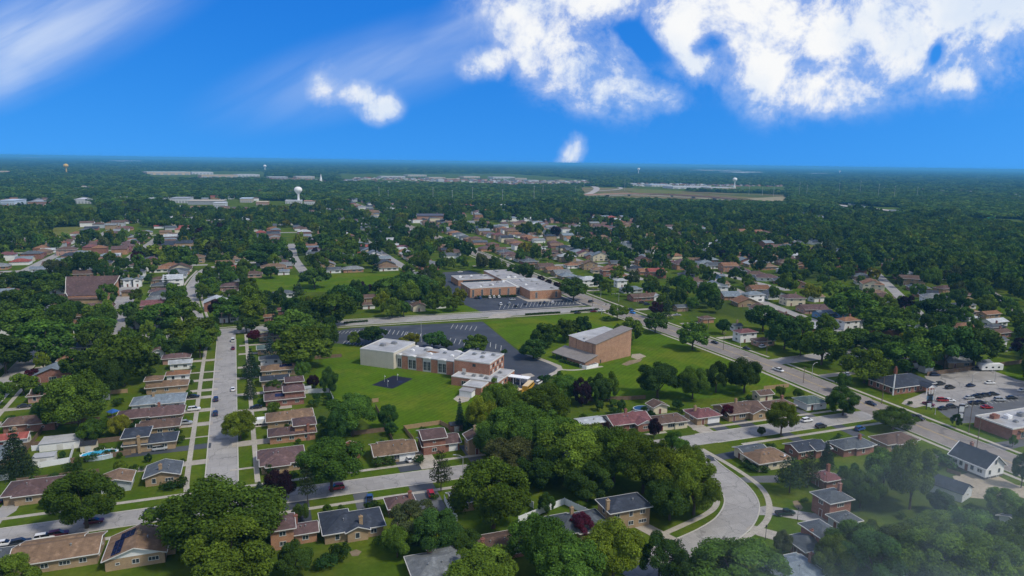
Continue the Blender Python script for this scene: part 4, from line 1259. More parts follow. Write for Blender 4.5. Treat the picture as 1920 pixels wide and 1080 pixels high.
    for x in (72.5, 75.5, 78.6):
        for y in (1.3, 4.2):
            p = MB(); p.box(x - .12, x + .12, y - .12, y + .12, 0, 2.9); p.build('canopy_post', M_WHITE, R)
    sh = tag(empty('storage_shed', (*G(876, 742), 0), rz), 'white storage shed with grey flat roof behind the school kitchen wing', 'shed')
    s1 = MB(); s1.box(-2.6, 2.6, -1.7, 1.7, 0, 2.3); s1.build('wall', M_WHITE, sh)
    s2 = MB(); s2.prism([(-2.8, -1.9), (2.8, -1.9), (2.8, 1.9), (-2.8, 1.9)], 2.31, [2.5, 2.5, 2.75, 2.75]); s2.build('roof', M_FLATGREY, sh)
    for (x, y, r) in ((50, 303, 14), (63, 292, 15), (75, 283, 14), (86, 270, 16), (92, 258, 14), (80, 258, 10)):
        keep(x, y, r)


def church():
    rz = math.radians(19)
    R = tag(empty('church', (141.5, 272.0, 0), rz), 'modern brick church with sloped butterfly roof and low porch on the lawn', 'church')
    # plan: x along the long east wall, y to the north-west
    L, W, S = 24.0, 17.5, 6.5
    z00, z10, zb = 9.3, 13.2, 9.9
    w = MB()
    w.prism([(0, 0), (L, 0), (L, S), (0, S)], 0, [z00, z10, z10, z00]); w.build('wall', BRICK['church'], R)
    w = MB()
    w.prism([(0, S), (L, S), (L, W), (0, W)], 0, [z00 - .3, z00 + 1.0, zb + .8, zb]); w.build('wall', BRICK['church'], R)
    M_CR = mat('church_roof_membrane', (0.20, 0.185, 0.18), .9, .12, .4)
    r = MB(); r.prism([(-.35, -.35), (L + .35, -.35), (L + .35, S + .2), (-.35, S + .2)], [z00 - .0, z10 - .0, z10 - .0, z00 - .0], [z00 + .28, z10 + .34, z10 + .34, z00 + .28]); r.build('roof', M_CR, R)
    r = MB(); r.prism([(-.35, S + .2), (L + .3, S + .2), (L + .3, W + .35), (-.35, W + .35)], [z00 - .28, z00 + 1.02, zb + .82, zb + .02], [z00 - .05, z00 + 1.25, zb + 1.05, zb + .25]); rw = r.build('roof', M_FLATROOF, R)
    roof_unit(rw, 2.0, 9.5, z00 + .1, .9, .9, .6)
    # front lean-to
    low = MB(); low.prism([(-7.5, -1.0), (-.05, -1.0), (-.05, W + 1.5), (-7.5, W - 3.5)], 0, [2.5, 4.3, 4.3, 2.5]); low.build('wall', BRICK['church'], R)
    lr = MB(); lr.prism([(-8.6, -1.7), (-.02, -1.6), (-.02, W + 2.6), (-8.6, W + 2.6)], [2.45, 4.45, 4.45, 2.45], [2.75, 4.75, 4.75, 2.75]); lr.build('porch_roof', M_CR, R)
    dk = MB(); dk.box(-7.56, -7.5, W - 6.8, W - 3.8, .05, 2.3); dk.build('door', M_GLASS, R)
    for y in (W + 2.0, W - .6):
        p = MB(); p.box(-8.3, -8.05, y - .12, y + .12, 0, 2.5); p.build('porch_post', M_DARKMETAL, R)
    for (x, y) in ((-.06, 1.8), (-.06, 12.6)):
        d = MB(); d.tube((x, y, 4.7), (x, y, 9.2), .1, .1, 6); d.build('downpipe', M_DARKMETAL, R)
    d = MB(); d.tube((-7.6, 1.4, 0), (-7.6, 1.4, 2.5), .1, .1, 6); d.build('downpipe', M_DARKMETAL, R)
    m = MB(); m.box(3.0, 3.8, -.06, .02, .1, 1.7); m.build('side_door', M_DARKMETAL, R)
    # white plant enclosure at the corner
    E_ = tag(empty('plant_enclosure', (*G(1104, 688), 0), rz), 'low white walled equipment enclosure at the church corner', 'enclosure')
    for (a, b_, c, d_) in ((-3.8, 3.8, -2.2, -2.0), (-3.8, 3.8, 2.0, 2.2), (-3.8, -3.6, -2.0, 2.0), (3.6, 3.8, -2.0, 2.0)):
        q = MB(); q.box(a, b_, c, d_, 0, 1.5); q.build('wall', M_WHITE, E_)
    for x in (-2, .6, 2.4):
        roof_unit(E_, x, 0, 0, 1.4, 1.3, 1.1)
    for (x, y, r) in ((141, 284, 14), (152, 284, 14), (133, 284, 10)):
        keep(x, y, r)


def big_school():
    R = tag(empty('large_school', (132.2, 421.0, 0)), 'sprawling orange brick school with flat grey roofs behind its car park', 'school')
    fb = lambda *a: flat_block(R, *a)
    r1 = fb(0, 33.0, 17.3, 40, 6.2, BRICK['orange'], M_FLATGREY, .25)
    r2 = fb(36.4, 59.4, 0, 48, 5.9, BRICK['orange'], M_FLATGREY, .25)
    r3 = fb(33.0, 52.0, 48.05, 90, 6.05, BRICK['orange'], M_FLATGREY, .25)
    r4 = fb(4.5, 32.9, 62, 82, 4.4, BRICK['orange'], M_FLATGREY, .25)
    g = MB(); g.box(33.05, 36.35, 19, 48, 0, 5.7); g.build('wall', M_TRIM, R)
    big_window(R, 34.7, 18.98, 3.0, 4.8, .2, 3, 3)
    for i in range(6):
        x = 2.2 + i * 6.3
        if x < 32:
            big_window(R, x, 17.28, 1.5, 5.0, .3, 2, 3)
    for y in (23, 29, 35):
        big_window(R, -.02, y, 1.4, 4.6, .5, 2, 3, -math.pi / 2)
    for x in (41, 55.5):
        big_window(R, x, -.02, 1.6, 4.2, .6, 2, 2)
    for y in (8, 18, 28, 38):
        big_window(R, 59.42, y, 1.6, 4.2, .6, 2, 2, math.pi / 2)
    band = MB(); band.box(8, 30, 61.9, 62, 2.4, 3.9); band.build('window', M_GLASS, R)
    rr = random.Random(4)
    for rf, a, b_, c, d, z in ((r1, 2, 31, 20, 38, 6.25), (r2, 38, 58, 4, 46, 5.95), (r3, 35, 50, 50, 88, 6.1), (r4, 6, 30, 64, 80, 4.45)):
        for k in range(6):
            roof_unit(rf, rr.uniform(a, b_), rr.uniform(c, d), z, rr.uniform(1.2, 2.6), rr.uniform(1, 1.8), rr.uniform(.5, 1.1), rr.choice((M_METAL, M_WHITE, M_FLATGREY)))
    mound = MB(); mound.prism([(44, 34), (57, 32), (58, 44), (46, 46)], 5.95, [6.3, 6.4, 6.5, 6.4]); mound.build('roof_patch', M_FLATROOF, r2)
    for x, y, r in ((148, 449, 17), (160, 449, 12), (180, 435, 16), (180, 455, 16), (178, 475, 14), (174, 495, 14), (150, 493, 16), (140, 493, 10), (150, 470, 14)):
        keep(x, y, r)


def brown_church():
    gx, gy = G(165, 545, 6)
    R = tag(empty('swept_roof_church', (gx, gy, 0), math.radians(-6)), 'brown church with one huge swept shingle roof by the pale car park', 'church')
    hw0, hw1 = 15.5, 9.0
    prof = [(12, 13.5, hw0), (8, 10.6, hw0 - .8), (3, 7.9, hw0 - 2.2), (-3, 5.7, hw0 - 4), (-8, 4.4, hw1)]
    roof = MB()
    for i in range(len(prof) - 1):
        y0, z0, a = prof[i]; y1, z1, b = prof[i + 1]
        roof.quad((-b, y1, z1), (b, y1, z1), (a, y0, z0), (-a, y0, z0))
        roof.quad((-b, y1, z1 - .35), (-a, y0, z0 - .35), (a, y0, z0 - .35), (b, y1, z1 - .35))
        for sg in (1, -1):
            roof.quad((sg * b, y1, z1 - .35), (sg * a, y0, z0 - .35), (sg * a, y0, z0), (sg * b, y1, z1))
    roof.quad((-hw0, 12, 13.5), (hw0, 12, 13.5), (hw0 - 2, 20, 4), (-hw0 + 2, 20, 4))
    roof.build('roof', ROOF['purple'], R)
    e = MB()
    for sg in (1, -1):
        for i in range(len(prof) - 1):
            y0, z0, a = prof[i]; y1, z1, b = prof[i + 1]
            e.tube((sg * (b + .1), y1, z1 - .1), (sg * (a + .1), y0, z0 - .1), .22, .22, 4)
    e.build('gutter', M_TRIM, R)
    w = MB()
    for sg in (1, -1):
        pts = [(sg * (p[2] - 1.2), p[0], p[1] - .4) for p in prof]
        for i in range(len(pts) - 1):
            a, b = pts[i], pts[i + 1]
            w.quad((a[0], a[1], 0), (b[0], b[1], 0), b, a)
        w.quad((sg * (hw0 - 1.2), 12, 0), (sg * (hw0 - 3), 19.5, 0), (sg * (hw0 - 3), 19.5, 4), (sg * (hw0 - 1.2), 12, 13))
    w.quad((-hw1, -8, 0), (hw1, -8, 0), (hw1, -8, 4.1), (-hw1, -8, 4.1)); w.quad((-hw0 + 3, 19.5, 0), (hw0 - 3, 19.5, 0), (hw0 - 3, 19.5, 4), (-hw0 + 3, 19.5, 4))
    w.build('wall', BRICK['orange'], R)
    for k in range(4):
        p = MB(); y = -4 + k * 4.2; p.box(-.25, .25, -.4, .4, 0, 4 + k * 1.6); p.build('buttress', BRICK['church'], R, (hw1 + 1.4 + k * 1.1, y, 0))
    for (a, b, c, d, z) in ((-18, -9.6, -12, 4, 3.4), (-9.5, 13, -13, -8.1, 3.2), (16, 24, 8, 15, 3.2)):
        q = MB(); q.box(a + .6, b - .6, c + .6, d - .6, 0, z); q.build('wall', BRICK['tan'], R)
        pl, gb, _h = roof_poly('hip', b - a - 1, d - c - 1, z, pitch=.25, cx=(a + b) / 2, cy=(c + d) / 2)
        m = MB(); add_roof(m, pl); m.build('roof', ROOF['brown'], R)
    keep(gx, gy + 3, 22)


def office():
    R = tag(empty('brick_office', (248.5, 203.5, 0)), 'brick office with dark blue hip roof and white portico by the pale car park', 'office')
    w = MB(); w.box(-11, 11, -6.4, 6.4, 0, 3.0); w.build('wall', BRICK['red'], R)
    pl, gb, h = roof_poly('hip', 22, 12.8, 3.0, pitch=.42)
    m = MB(); add_roof(m, pl); rob = m.build('roof', ROOF['navy'], R)
    g = MB()
    for sg in (1, -1):
        g.box(-11.7, 11.7, sg * 7.0 - .1, sg * 7.0 + .1, 2.8, 3.03); g.box(sg * 11.62 - .1, sg * 11.62 + .1, -7.1, 7.1, 2.8, 3.03)
    g.build('gutter', M_TRIM, R)
    for k in range(5):
        big_window(R, -9 + k * 3.1, -6.42, 1.3, 1.9, .7, 1, 1)
    for k in range(4):
        big_window(R, -11.02, -4.8 + k * 3.2, 1.3, 1.9, .7, 1, 1, -math.pi / 2)
    p = MB(); pl, gb, h = roof_poly('gy', 5.0, 4.5, 3.0, .3, .5, 4.5, -8.2); add_roof(p, pl); p.build('portico_roof', ROOF['navy'], R)
    t = MB(); t.poly([(1.9, -10.4, 3.0), (7.1, -10.4, 3.0), (4.5, -10.4, 4.3)]); t.box(1.9, 7.1, -10.4, -6.5, 2.75, 2.98); t.build('pediment', M_WHITE, R)
    for x in (2.1, 3.7, 5.3, 6.9):
        c = MB(); c.tube((x, -10.1, 0), (x, -10.1, 2.75), .17, .14, 8); c.build('column', M_WHITE, R)
    keep(248, 203, 15)


def shop():
    R = tag(empty('shop_building', (235.2, 148.8, 0)), 'flat-roofed brick shop building at the right edge beside the main road', 'shop')
    rf = flat_block(R, 0, 42, 0, 13.2, 4.0, BRICK['red'], M_FLATROOF, .35)
    for (x, y, w, d, h, m) in ((4.5, 9.5, 3.0, 1.6, 1.3, BRICK['red']), (9, 8, 2.2, 1.8, 1.2, M_WHITE), (8.0, 4.5, 1.5, 1.2, .6, M_METAL), (16, 8, 2.4, 2, 1.2, M_METAL), (13, 4, 1.6, 1.2, .8, M_METAL), (25, 7, 2.4, 2, 1.3, M_METAL)):
        roof_unit(rf, x, y, 4.05, w, d, h, m)
    for k in range(8):
        big_window(R, 6 + k * 4.4, -.02, 3.0, 2.3, .3, 3, 1)
    b = MB(); b.box(3, 40, -.7, -.02, 2.85, 3.3); b.build('sign_band', mat('brown_panel', (0.20, 0.12, 0.07), .8), R)
    for x in (247, 262, 276):
        keep(x, 155, 12)


def farmhouse():
    R = tag(empty('farmhouse', (201.2, 136.2, 0), math.radians(2)), 'white one-and-a-half storey farmhouse with dark blue gable roof beside gravel yard', 'house')
    w, d, h = 8.2, 11.0, 3.5
    pl, gb, rh = roof_poly('gy', w, d, h, .5, .78)
    b = MB(); b.box(-w / 2, w / 2, -d / 2, d / 2, .7, h - .02)
    for q in gb:
        b.poly([(q[0][0], q[0][1], h - .05), (q[1][0], q[1][1], h - .05), (q[1][0], q[1][1], q[1][2] - .2), (q[2][0], q[2][1], q[2][2] - .2), (q[0][0], q[0][1], q[0][2] - .2)])
    b.build('wall', BRICK['white'], R)
    f = MB(); f.box(-w / 2 + .05, w / 2 - .05, -d / 2 + .05, d / 2 - .05, 0, .7); f.build('foundation', mat('dark_stone', (0.09, 0.085, 0.08), .9), R)
    m = MB(); add_roof(m, pl); rob = m.build('roof', ROOF['navy'], R)
    tr = MB()
    for sg in (1, -1):
        for q in (1, -1):
            tr.tube((q * (w / 2 + .5), sg * (d / 2 + .53), h - .06), (0, sg * (d / 2 + .53), h + (w / 2 + .5) * .78 - .06), .13, .13, 4)
        tr.box(sg * (w / 2 + .55) - .07, sg * (w / 2 + .55) + .07, -d / 2 - .5, d / 2 + .5, h - .2, h + .02)
    tr.build('barge_board', M_WHITE, R)
    def wn(k, p, r=0):
        fr, pa, one = win_mesh(k)
        o = obj('window', fr, R, p, r); obj('pane', pa, o)
    for x in (-2.2, 1.9):
        wn('tall', (x, -d / 2 - .012, 2.1))
    wn('tall', (0, -d / 2 - .012, 4.9))
    for y in (3.8, 1.9, -1.5, -3.8):
        wn('std' if y > 2 or y < -2 else 'tall', (-w / 2 - .012, y, 2.2), -math.pi / 2)
    for x in (-2, 1.6):
        wn('small', (x, -d / 2 + .03, .38))
    obj('front_door', door_mesh('door'), R, (-w / 2 - .012, .2, .6), -math.pi / 2)
    chimney_mesh(8).build('chimney', BRICK['red'], R, (.6, 2.5, 0))
    do = MB(); pl2, gb2, _ = roof_poly('gx', 3.2, 3.0, 4.6, .3, .5, 3.2, 1.0); add_roof(do, pl2); do.build('dormer_roof', ROOF['navy'], rob)
    dw = MB(); dw.box(1.7, 4.5, -.4, 2.4, 3.6, 4.58); dw.build('dormer_wall', BRICK['white'], R)
    pw = MB(); pw.box(w / 2 + .01, w / 2 + 2.4, -3.5, 2.5, 0, .5); pw.build('porch', M_WHITE, R)
    pr = MB(); pr.prism([(w / 2 + .02, -3.8), (w / 2 + 2.7, -3.8), (w / 2 + 2.7, 2.8), (w / 2 + .02, 2.8)], [3.0, 2.5, 2.5, 3.0], [3.2, 2.7, 2.7, 3.2]); pr.build('porch_roof', ROOF['navy'], R)
    HOUSES.append((201.2, 136.2, w, d, 7))
    keep(201, 136, 8)
    # the barn
    bx, by = G(1768, 905, 2.5)
    B = tag(empty('barn', (bx, by, 0), math.radians(17)), 'long white barn with dark gable roof and board-and-batten end wall', 'barn')
    w, d, h = 6.6, 12.5, 2.6
    pl, gb, rh = roof_poly('gy', w, d, h, .35, .55)
    b = MB(); b.box(-w / 2, w / 2, -d / 2, d / 2, 0, h)
    for q in gb:
        b.poly([(q[0][0], q[0][1], h - .05), (q[1][0], q[1][1], h - .05), (q[1][0], q[1][1], q[1][2] - .2), (q[2][0], q[2][1], q[2][2] - .2), (q[0][0], q[0][1], q[0][2] - .2)])
    b.build('wall', BRICK['white'], B)
    m = MB(); add_roof(m, pl); m.build('roof', ROOF['navy'], B)
    for k in range(11):
        x = -3.1 + k * .62
        q = MB(); q.box(x - .04, x + .04, -d / 2 - .05, -d / 2 - .002, 0, h + (w / 2 - abs(x)) * .5 - .05); q.build('batten', mat('batten_grey', (0.42, 0.45, 0.48), .8), B)
    fr, pa, one = win_mesh('small'); o = obj('window', fr, B, (.4, -d / 2 - .03, 1.4)); obj('pane', pa, o)
    keep(bx, by, 8)


school(); church(); big_school(); brown_church(); office(); shop(); farmhouse()


def simple_shed(label, px, py, w, d, h, roof, wall, rz=0.0, style='gx', name='shed', door=True):
    x, y = G(px, py)
    R = tag(empty(name, (x, y, 0), rz), label, 'shed')
    pl, gb, rh = roof_poly(style, w, d, h, .2, .45)
    b = MB(); b.box(-w / 2, w / 2, -d / 2, d / 2, 0, h - .02)
    for q in gb:
        b.poly([(q[0][0], q[0][1], h - .05), (q[1][0], q[1][1], h - .05), (q[1][0], q[1][1], q[1][2] - .15), (q[2][0], q[2][1], q[2][2] - .15), (q[0][0], q[0][1], q[0][2] - .15)])
    b.build('wall', wall, R)
    m = MB(); add_roof(m, pl, .1); m.build('roof', roof, R)
    if door:
        q = MB(); q.box(-.7, .7, -d / 2 - .05, -d / 2 - .003, 0, h * .8); q.box(-.85, -.72, -d / 2 - .04, -d / 2 - .003, 0, h * .85); q.box(.72, .85, -d / 2 - .04, -d / 2 - .003, 0, h * .85); q.build('door', M_TRIM, R)
    keep(x, y, max(w, d) * .6)
    return R


simple_shed('small yellow shed with black roof behind the oval pool', 168, 843, 4.2, 3.4, 2.2, ROOF['black'], BRICK['cream'])
simple_shed('narrow white shed standing under the big backyard trees', 200, 748, 2.2, 2.6, 2.4, ROOF['pale'], BRICK['white'], .2)
simple_shed('red barn-style shed with white door behind the split-level fence', 854, 806, 4.2, 3.2, 2.3, ROOF['navy'], BRICK['red'])
simple_shed('white garden shed beside the white yard fence', 574, 736, 3.6, 2.6, 2.0, ROOF['pale'], BRICK['white'])
simple_shed('long pale flat-roofed outbuilding inside the white fenced yard', 118, 836, 11, 6.5, 2.4, M_FLATROOF, BRICK['white'], 0, 'flat', 'outbuilding')
simple_shed('low pale roofed outbuilding in front of the white fenced yard', 85, 866, 5.5, 3.6, 2.2, M_FLATROOF, BRICK['white'], 0, 'flat', 'outbuilding')
simple_shed('white shed at the fence corner above the camper trailer', 1845, 688, 5, 4, 2.6, ROOF['grey'], BRICK['white'])
simple_shed('pale shed roof beside the yard fence behind the brick office', 1735, 697, 5, 3.5, 2.3, ROOF['pale'], BRICK['white'])
# ------------------------------------------------------------------ trees
def foliage_mat(name, rough=0.75):
    m = bpy.data.materials.new(name)
    m.use_nodes = True
    nt = m.node_tree
    b = NB(nt)
    nt.nodes.remove(nt.nodes['Principled BSDF'])
    out = nt.nodes['Material Output']
    at = b.n('ShaderNodeAttribute', attribute_type='INSTANCER', attribute_name='tint')
    tn = b.n('ShaderNodeAttribute', attribute_type='GEOMETRY', attribute_name='tone')
    f = tn.outputs['Fac']
    c = b.mix(1.0, at.outputs['Color'], b.comb(f, f, f), 'MULTIPLY')
    # a share of the leaves is yellower, as young growth is
    c = b.mix(b.maprange(f, 1.15, 1.6, 0.0, 0.22), c, b.mix(1.0, c, (1.35, 1.15, 0.7, 1), 'MULTIPLY'))
    d = b.n('ShaderNodeBsdfDiffuse'); b.put(d.inputs[0], c)
    t = b.n('ShaderNodeBsdfTranslucent'); b.put(t.inputs[0], b.mix(1.0, c, (1.1, 1.2, 0.6, 1), 'MULTIPLY'))
    mx = b.n('ShaderNodeMixShader'); mx.inputs[0].default_value = 0.28
    nt.links.new(d.outputs[0], mx.inputs[1]); nt.links.new(t.outputs[0], mx.inputs[2])
    nt.links.new(mx.outputs[0], out.inputs[0])
    return m


M_LEAF = foliage_mat('foliage')


def leaf_mesh(name, P, N, size, rng, aspect=0.6, extra=None):
    """one bent leaf-cluster quad per point; P centres, N facing directions"""
    n = len(P)
    r = rng.normal(size=(n, 3))
    t = np.cross(N, r); t /= np.linalg.norm(t, axis=1)[:, None] + 1e-9
    u = np.cross(N, t)
    s = (size * rng.uniform(0.65, 1.35, n))[:, None]
    bend = N * s * rng.uniform(-0.25, 0.35, n)[:, None]
    V = np.empty((n, 4, 3))
    V[:, 0] = P - t * s
    V[:, 1] = P - u * s * aspect + bend
    V[:, 2] = P + t * s * rng.uniform(.8, 1.1, n)[:, None]
    V[:, 3] = P + u * s * aspect + bend
    V = V.reshape(-1, 3)
    tone = np.clip(rng.normal(1.0, 0.19, n), 0.5, 1.6)
    if extra is not None:
        tone = tone * extra
    me = bpy.data.meshes.new(name)
    nv, nf = len(V), n
    me.vertices.add(nv); me.vertices.foreach_set('co', V.ravel())
    me.loops.add(nf * 4); me.loops.foreach_set('vertex_index', np.arange(nf * 4, dtype=np.int32))
    me.polygons.add(nf)
    me.polygons.foreach_set('loop_start', np.arange(0, nf * 4, 4, dtype=np.int32))
    me.polygons.foreach_set('loop_total', np.full(nf, 4, dtype=np.int32))
    a = me.attributes.new('tone', 'FLOAT', 'FACE')
    a.data.foreach_set('value', tone.astype(np.float32))
    me.materials.append(M_LEAF)
    me.update(calc_edges=True)
    me.validate()
    return me


def crown_round(name, seed, n, size, K=34, wide=1.0, low=0.16):
    rng = np.random.default_rng(seed)
    g = np.arange(K) + .5
    ph = np.arccos(1 - 2 * g / K); th = np.pi * (1 + 5 ** .5) * g + rng.uniform(0, 6.28)
    dirs = np.stack([np.cos(th) * np.sin(ph), np.sin(th) * np.sin(ph), np.cos(ph)], 1) + rng.normal(0, .18, (K, 3))
    dirs = dirs[dirs[:, 2] > -0.75]
    dirs /= np.linalg.norm(dirs, axis=1)[:, None]
    K = len(dirs)
    zc = (1 + low) / 2; rz = (1 - low) / 2
    rad = rng.uniform(0.50, 0.90, K)
    C = dirs * rad[:, None] * np.array([.5, .5, rz]) * np.array([1, 1, 1])
    C[:, 2] = np.where(C[:, 2] < 0, C[:, 2] * .92, C[:, 2]) + zc
    pr = rng.uniform(.085, .185, K) * (34 / max(K, 34)) ** .3
    # a few boughs that stick out break the outline
    for k in rng.choice(K, 6, replace=False):
        C[k, :2] *= 1.15; C[k, 2] += rng.uniform(-.03, .05); pr[k] *= .8
    ptone = np.clip(rng.normal(1.0, .17, K), .65, 1.4)
    w = pr ** 2; w /= w.sum()
    pick = rng.choice(K, int(n * 2.2), p=w)
    d = rng.normal(size=(len(pick), 3)); d /= np.linalg.norm(d, axis=1)[:, None]
    out = (C[pick] - np.array([0, 0, zc - .1])); out /= np.linalg.norm(out, axis=1)[:, None] + 1e-9
    ok = (d * out).sum(1) + .35 * d[:, 2] > rng.uniform(-.75, .25, len(pick))
    pick, d = pick[ok][:n], d[ok][:n]
    sc = np.array([1, 1, .95])
    P = C[pick] + d * (pr[pick] * rng.uniform(.72, 1.1, len(pick)))[:, None] * sc
    N = d * .8 + rng.normal(0, .55, (len(pick), 3)) + np.array([0, 0, .35])
    N /= np.linalg.norm(N, axis=1)[:, None]
    # leaves deeper in the boughs close the gaps
    q = rng.random(len(P)) < .16
    P[q] = C[pick[q]] + (P[q] - C[pick[q]]) * .55
    P[:, 0] *= wide * rng.uniform(.9, 1.1)
    P[:, 1] *= wide * rng.uniform(.9, 1.1)
    return leaf_mesh(name, P, N, np.where(q, size * 2.2, size), rng, extra=ptone[pick])


def crown_cone(name, seed, n, size, layers=11, droop=.35, fill=1.0, base=.07, power=1.0):
    rng = np.random.default_rng(seed)
    P, N = [], []
    for l in range(layers):
        t = l / layers
        z = base + (1 - base) * t
        R = .5 * (1 - t) ** power * rng.uniform(.88, 1.08) + .015
        m = max(5, int(11 * (1 - t) + 4))
        a0 = rng.uniform(0, 6.28)
        k = int(n * (1 - t) / (layers * .52))
        for j in range(m):
            a = a0 + 6.283 * j / m + rng.normal(0, .12)
            rr_ = R * rng.uniform(.78, 1.08)
            q = max(3, k // m)
            s = rng.uniform(.12, 1, q) ** .7
            x = np.cos(a) * rr_ * s; y = np.sin(a) * rr_ * s
            side = rng.normal(0, .028 + .05 * s * (1 - t), q)
            x += -np.sin(a) * side; y += np.cos(a) * side
            zz = z + (1 - base) / layers * .9 - droop * rr_ * s * s * .55 + rng.normal(0, .012, q)
            P.append(np.stack([x, y, zz], 1))
            nn = np.stack([np.cos(a) * np.ones(q) * .35, np.sin(a) * np.ones(q) * .35, np.ones(q)], 1) + rng.normal(0, .45, (q, 3))
            N.append(nn)
    P = np.concatenate(P); N = np.concatenate(N)
    N /= np.linalg.norm(N, axis=1)[:, None]
    return leaf_mesh(name, P, N, size, rng, .5)


def crown_bush(name, seed, n, size):
    rng = np.random.default_rng(seed)
    K = 12
    C = rng.normal(0, .2, (K, 3)); C[:, 2] = rng.uniform(.3, .62, K)
    C[:, :2] = np.clip(C[:, :2], -.32, .32)
    pr = rng.uniform(.16, .26, K)
    pick = rng.choice(K, n)
    d = rng.normal(size=(n, 3)); d[:, 2] = np.abs(d[:, 2]) - .25; d /= np.linalg.norm(d, axis=1)[:, None]
    P = C[pick] + d * (pr[pick] * rng.uniform(.8, 1.1, n))[:, None]
    P[:, 2] = np.clip(P[:, 2], .02, 1)
    N = d + rng.normal(0, .45, (n, 3)); N /= np.linalg.norm(N, axis=1)[:, None]
    return leaf_mesh(name, P, N, size, rng)


def trunk_mesh(name, seed, top=.62, r=.030, limbs=5):
    rr = random.Random(seed)
    m = MB()
    z0 = .24
    m.tube((0, 0, -.01), (rr.uniform(-.01, .01), rr.uniform(-.01, .01), z0), r, r * .72, 7)
    for k in range(limbs):
        a = 6.283 * k / limbs + rr.uniform(-.4, .4)
        e = (math.cos(a) * rr.uniform(.16, .3), math.sin(a) * rr.uniform(.16, .3), rr.uniform(top - .12, top + .12))
        mid = (e[0] * .4, e[1] * .4, z0 + (e[2] - z0) * .5)
        m.tube((0, 0, z0 - .03), mid, r * .55, r * .36, 5); m.tube(mid, e, r * .36, r * .1, 5)
    return m.mesh(name, M_BARK)


def trunk_cone(name):
    m = MB(); m.tube((0, 0, -.01), (0, 0, .95), .028, .004, 7)
    return m.mesh(name, M_BARK)


TM = {
    'near': [crown_round('crown', 100 + i, 19000, .0160, K=(30, 44, 58)[i % 3], low=(.15, .22, .10, .18)[i % 4]) for i in range(8)],
    'mid': [crown_round('crown', 200 + i, 4200, .034, K=30, low=.16) for i in range(5)],
    'far': [crown_round('crown', 300 + i, 800, .075, K=22, low=.12) for i in range(5)],
    'cone_near': [crown_cone('crown', 400 + i, 5000, .024) for i in range(2)],
    'cone_mid': [crown_cone('crown', 420 + i, 700, .055, layers=9) for i in range(2)],
    'pine_near': [crown_cone('crown', 440 + i, 1500, .034, layers=7, droop=-.1, power=.55, base=.22) for i in range(2)],
    'bush': [crown_bush('crown', 460 + i, 900, .055) for i in range(3)],
    'bush_far': [crown_bush('crown', 470 + i, 200, .11) for i in range(2)],
}
TRUNK = [trunk_mesh('trunk', i) for i in range(4)]
TRUNKC = trunk_cone('trunk')

TINT = {'d': (0.078, 0.132, 0.020), 'k': (0.044, 0.084, 0.019), 'l': (0.118, 0.172, 0.022), 'y': (0.155, 0.168, 0.020), 'p': (0.030, 0.014, 0.022), 's': (0.028, 0.052, 0.032), 'n': (0.040, 0.058, 0.032),
        'b': (0.036, 0.072, 0.018), 'r': (0.085, 0.016, 0.028), 'c': (0.040, 0.068, 0.060), 'o': (0.070, 0.088, 0.036)}
KINDN = {'d': 'tree', 'k': 'tree', 'l': 'tree', 'y': 'tree', 'o': 'tree', 'p': 'purple_leaf_tree', 'r': 'purple_leaf_tree', 's': 'spruce_tree', 'c': 'spruce_tree', 'n': 'pine_tree', 'b': 'shrub'}
TREES = []     # dicts of all individual trees


def place_tree(sp, x, y, D, h, label=None, lod=None, rr=RNG):
    dist = math.hypot(x, y)
    if sp == 'b':
        me = TM['bush' if dist < 300 else 'bush_far']
    elif sp in 'sc':
        me = TM['cone_near' if dist < 320 else 'cone_mid']
    elif sp == 'n':
        me = TM['pine_near']
    else:
        me = TM['near' if dist < 300 else ('mid' if dist < 620 else 'far')]
    cm = rr.choice(me)
    rz = rr.uniform(0, 6.283)
    root = empty(KINDN[sp], (x, y, 0), rz)
    c = obj('crown', cm, root, scale=(D, D, h))
    t = TINT[sp]
    v = rr.uniform(.74, 1.36); g = rr.uniform(-.18, .15)
    c['tint'] = (t[0] * v * (1 + g), t[1] * v, t[2] * v * (1 - g))
    if sp != 'b':
        obj('trunk', TRUNKC if sp in 'scn' else rr.choice(TRUNK), root, scale=(D, D, h) if sp not in 'scn' else (D * .9, D * .9, h))
    TREES.append(dict(o=root, sp=sp, x=x, y=y, D=D, h=h, label=label))
    return root


def T(sp, cx, ytop, ybase, wpx, label=None):
    x, y = G(cx, ybase)
    D = PX(x, y)[2] * wpx / FPX
    lo, hi = .5, 45
    for _ in range(30):
        m = (lo + hi) / 2
        if PX(x, y, m)[1] > ytop: lo = m
        else: hi = m
    h = lo * (1.0 if sp in 'scn' else .97)
    place_tree(sp, x, y, D * 1.03, h, label)


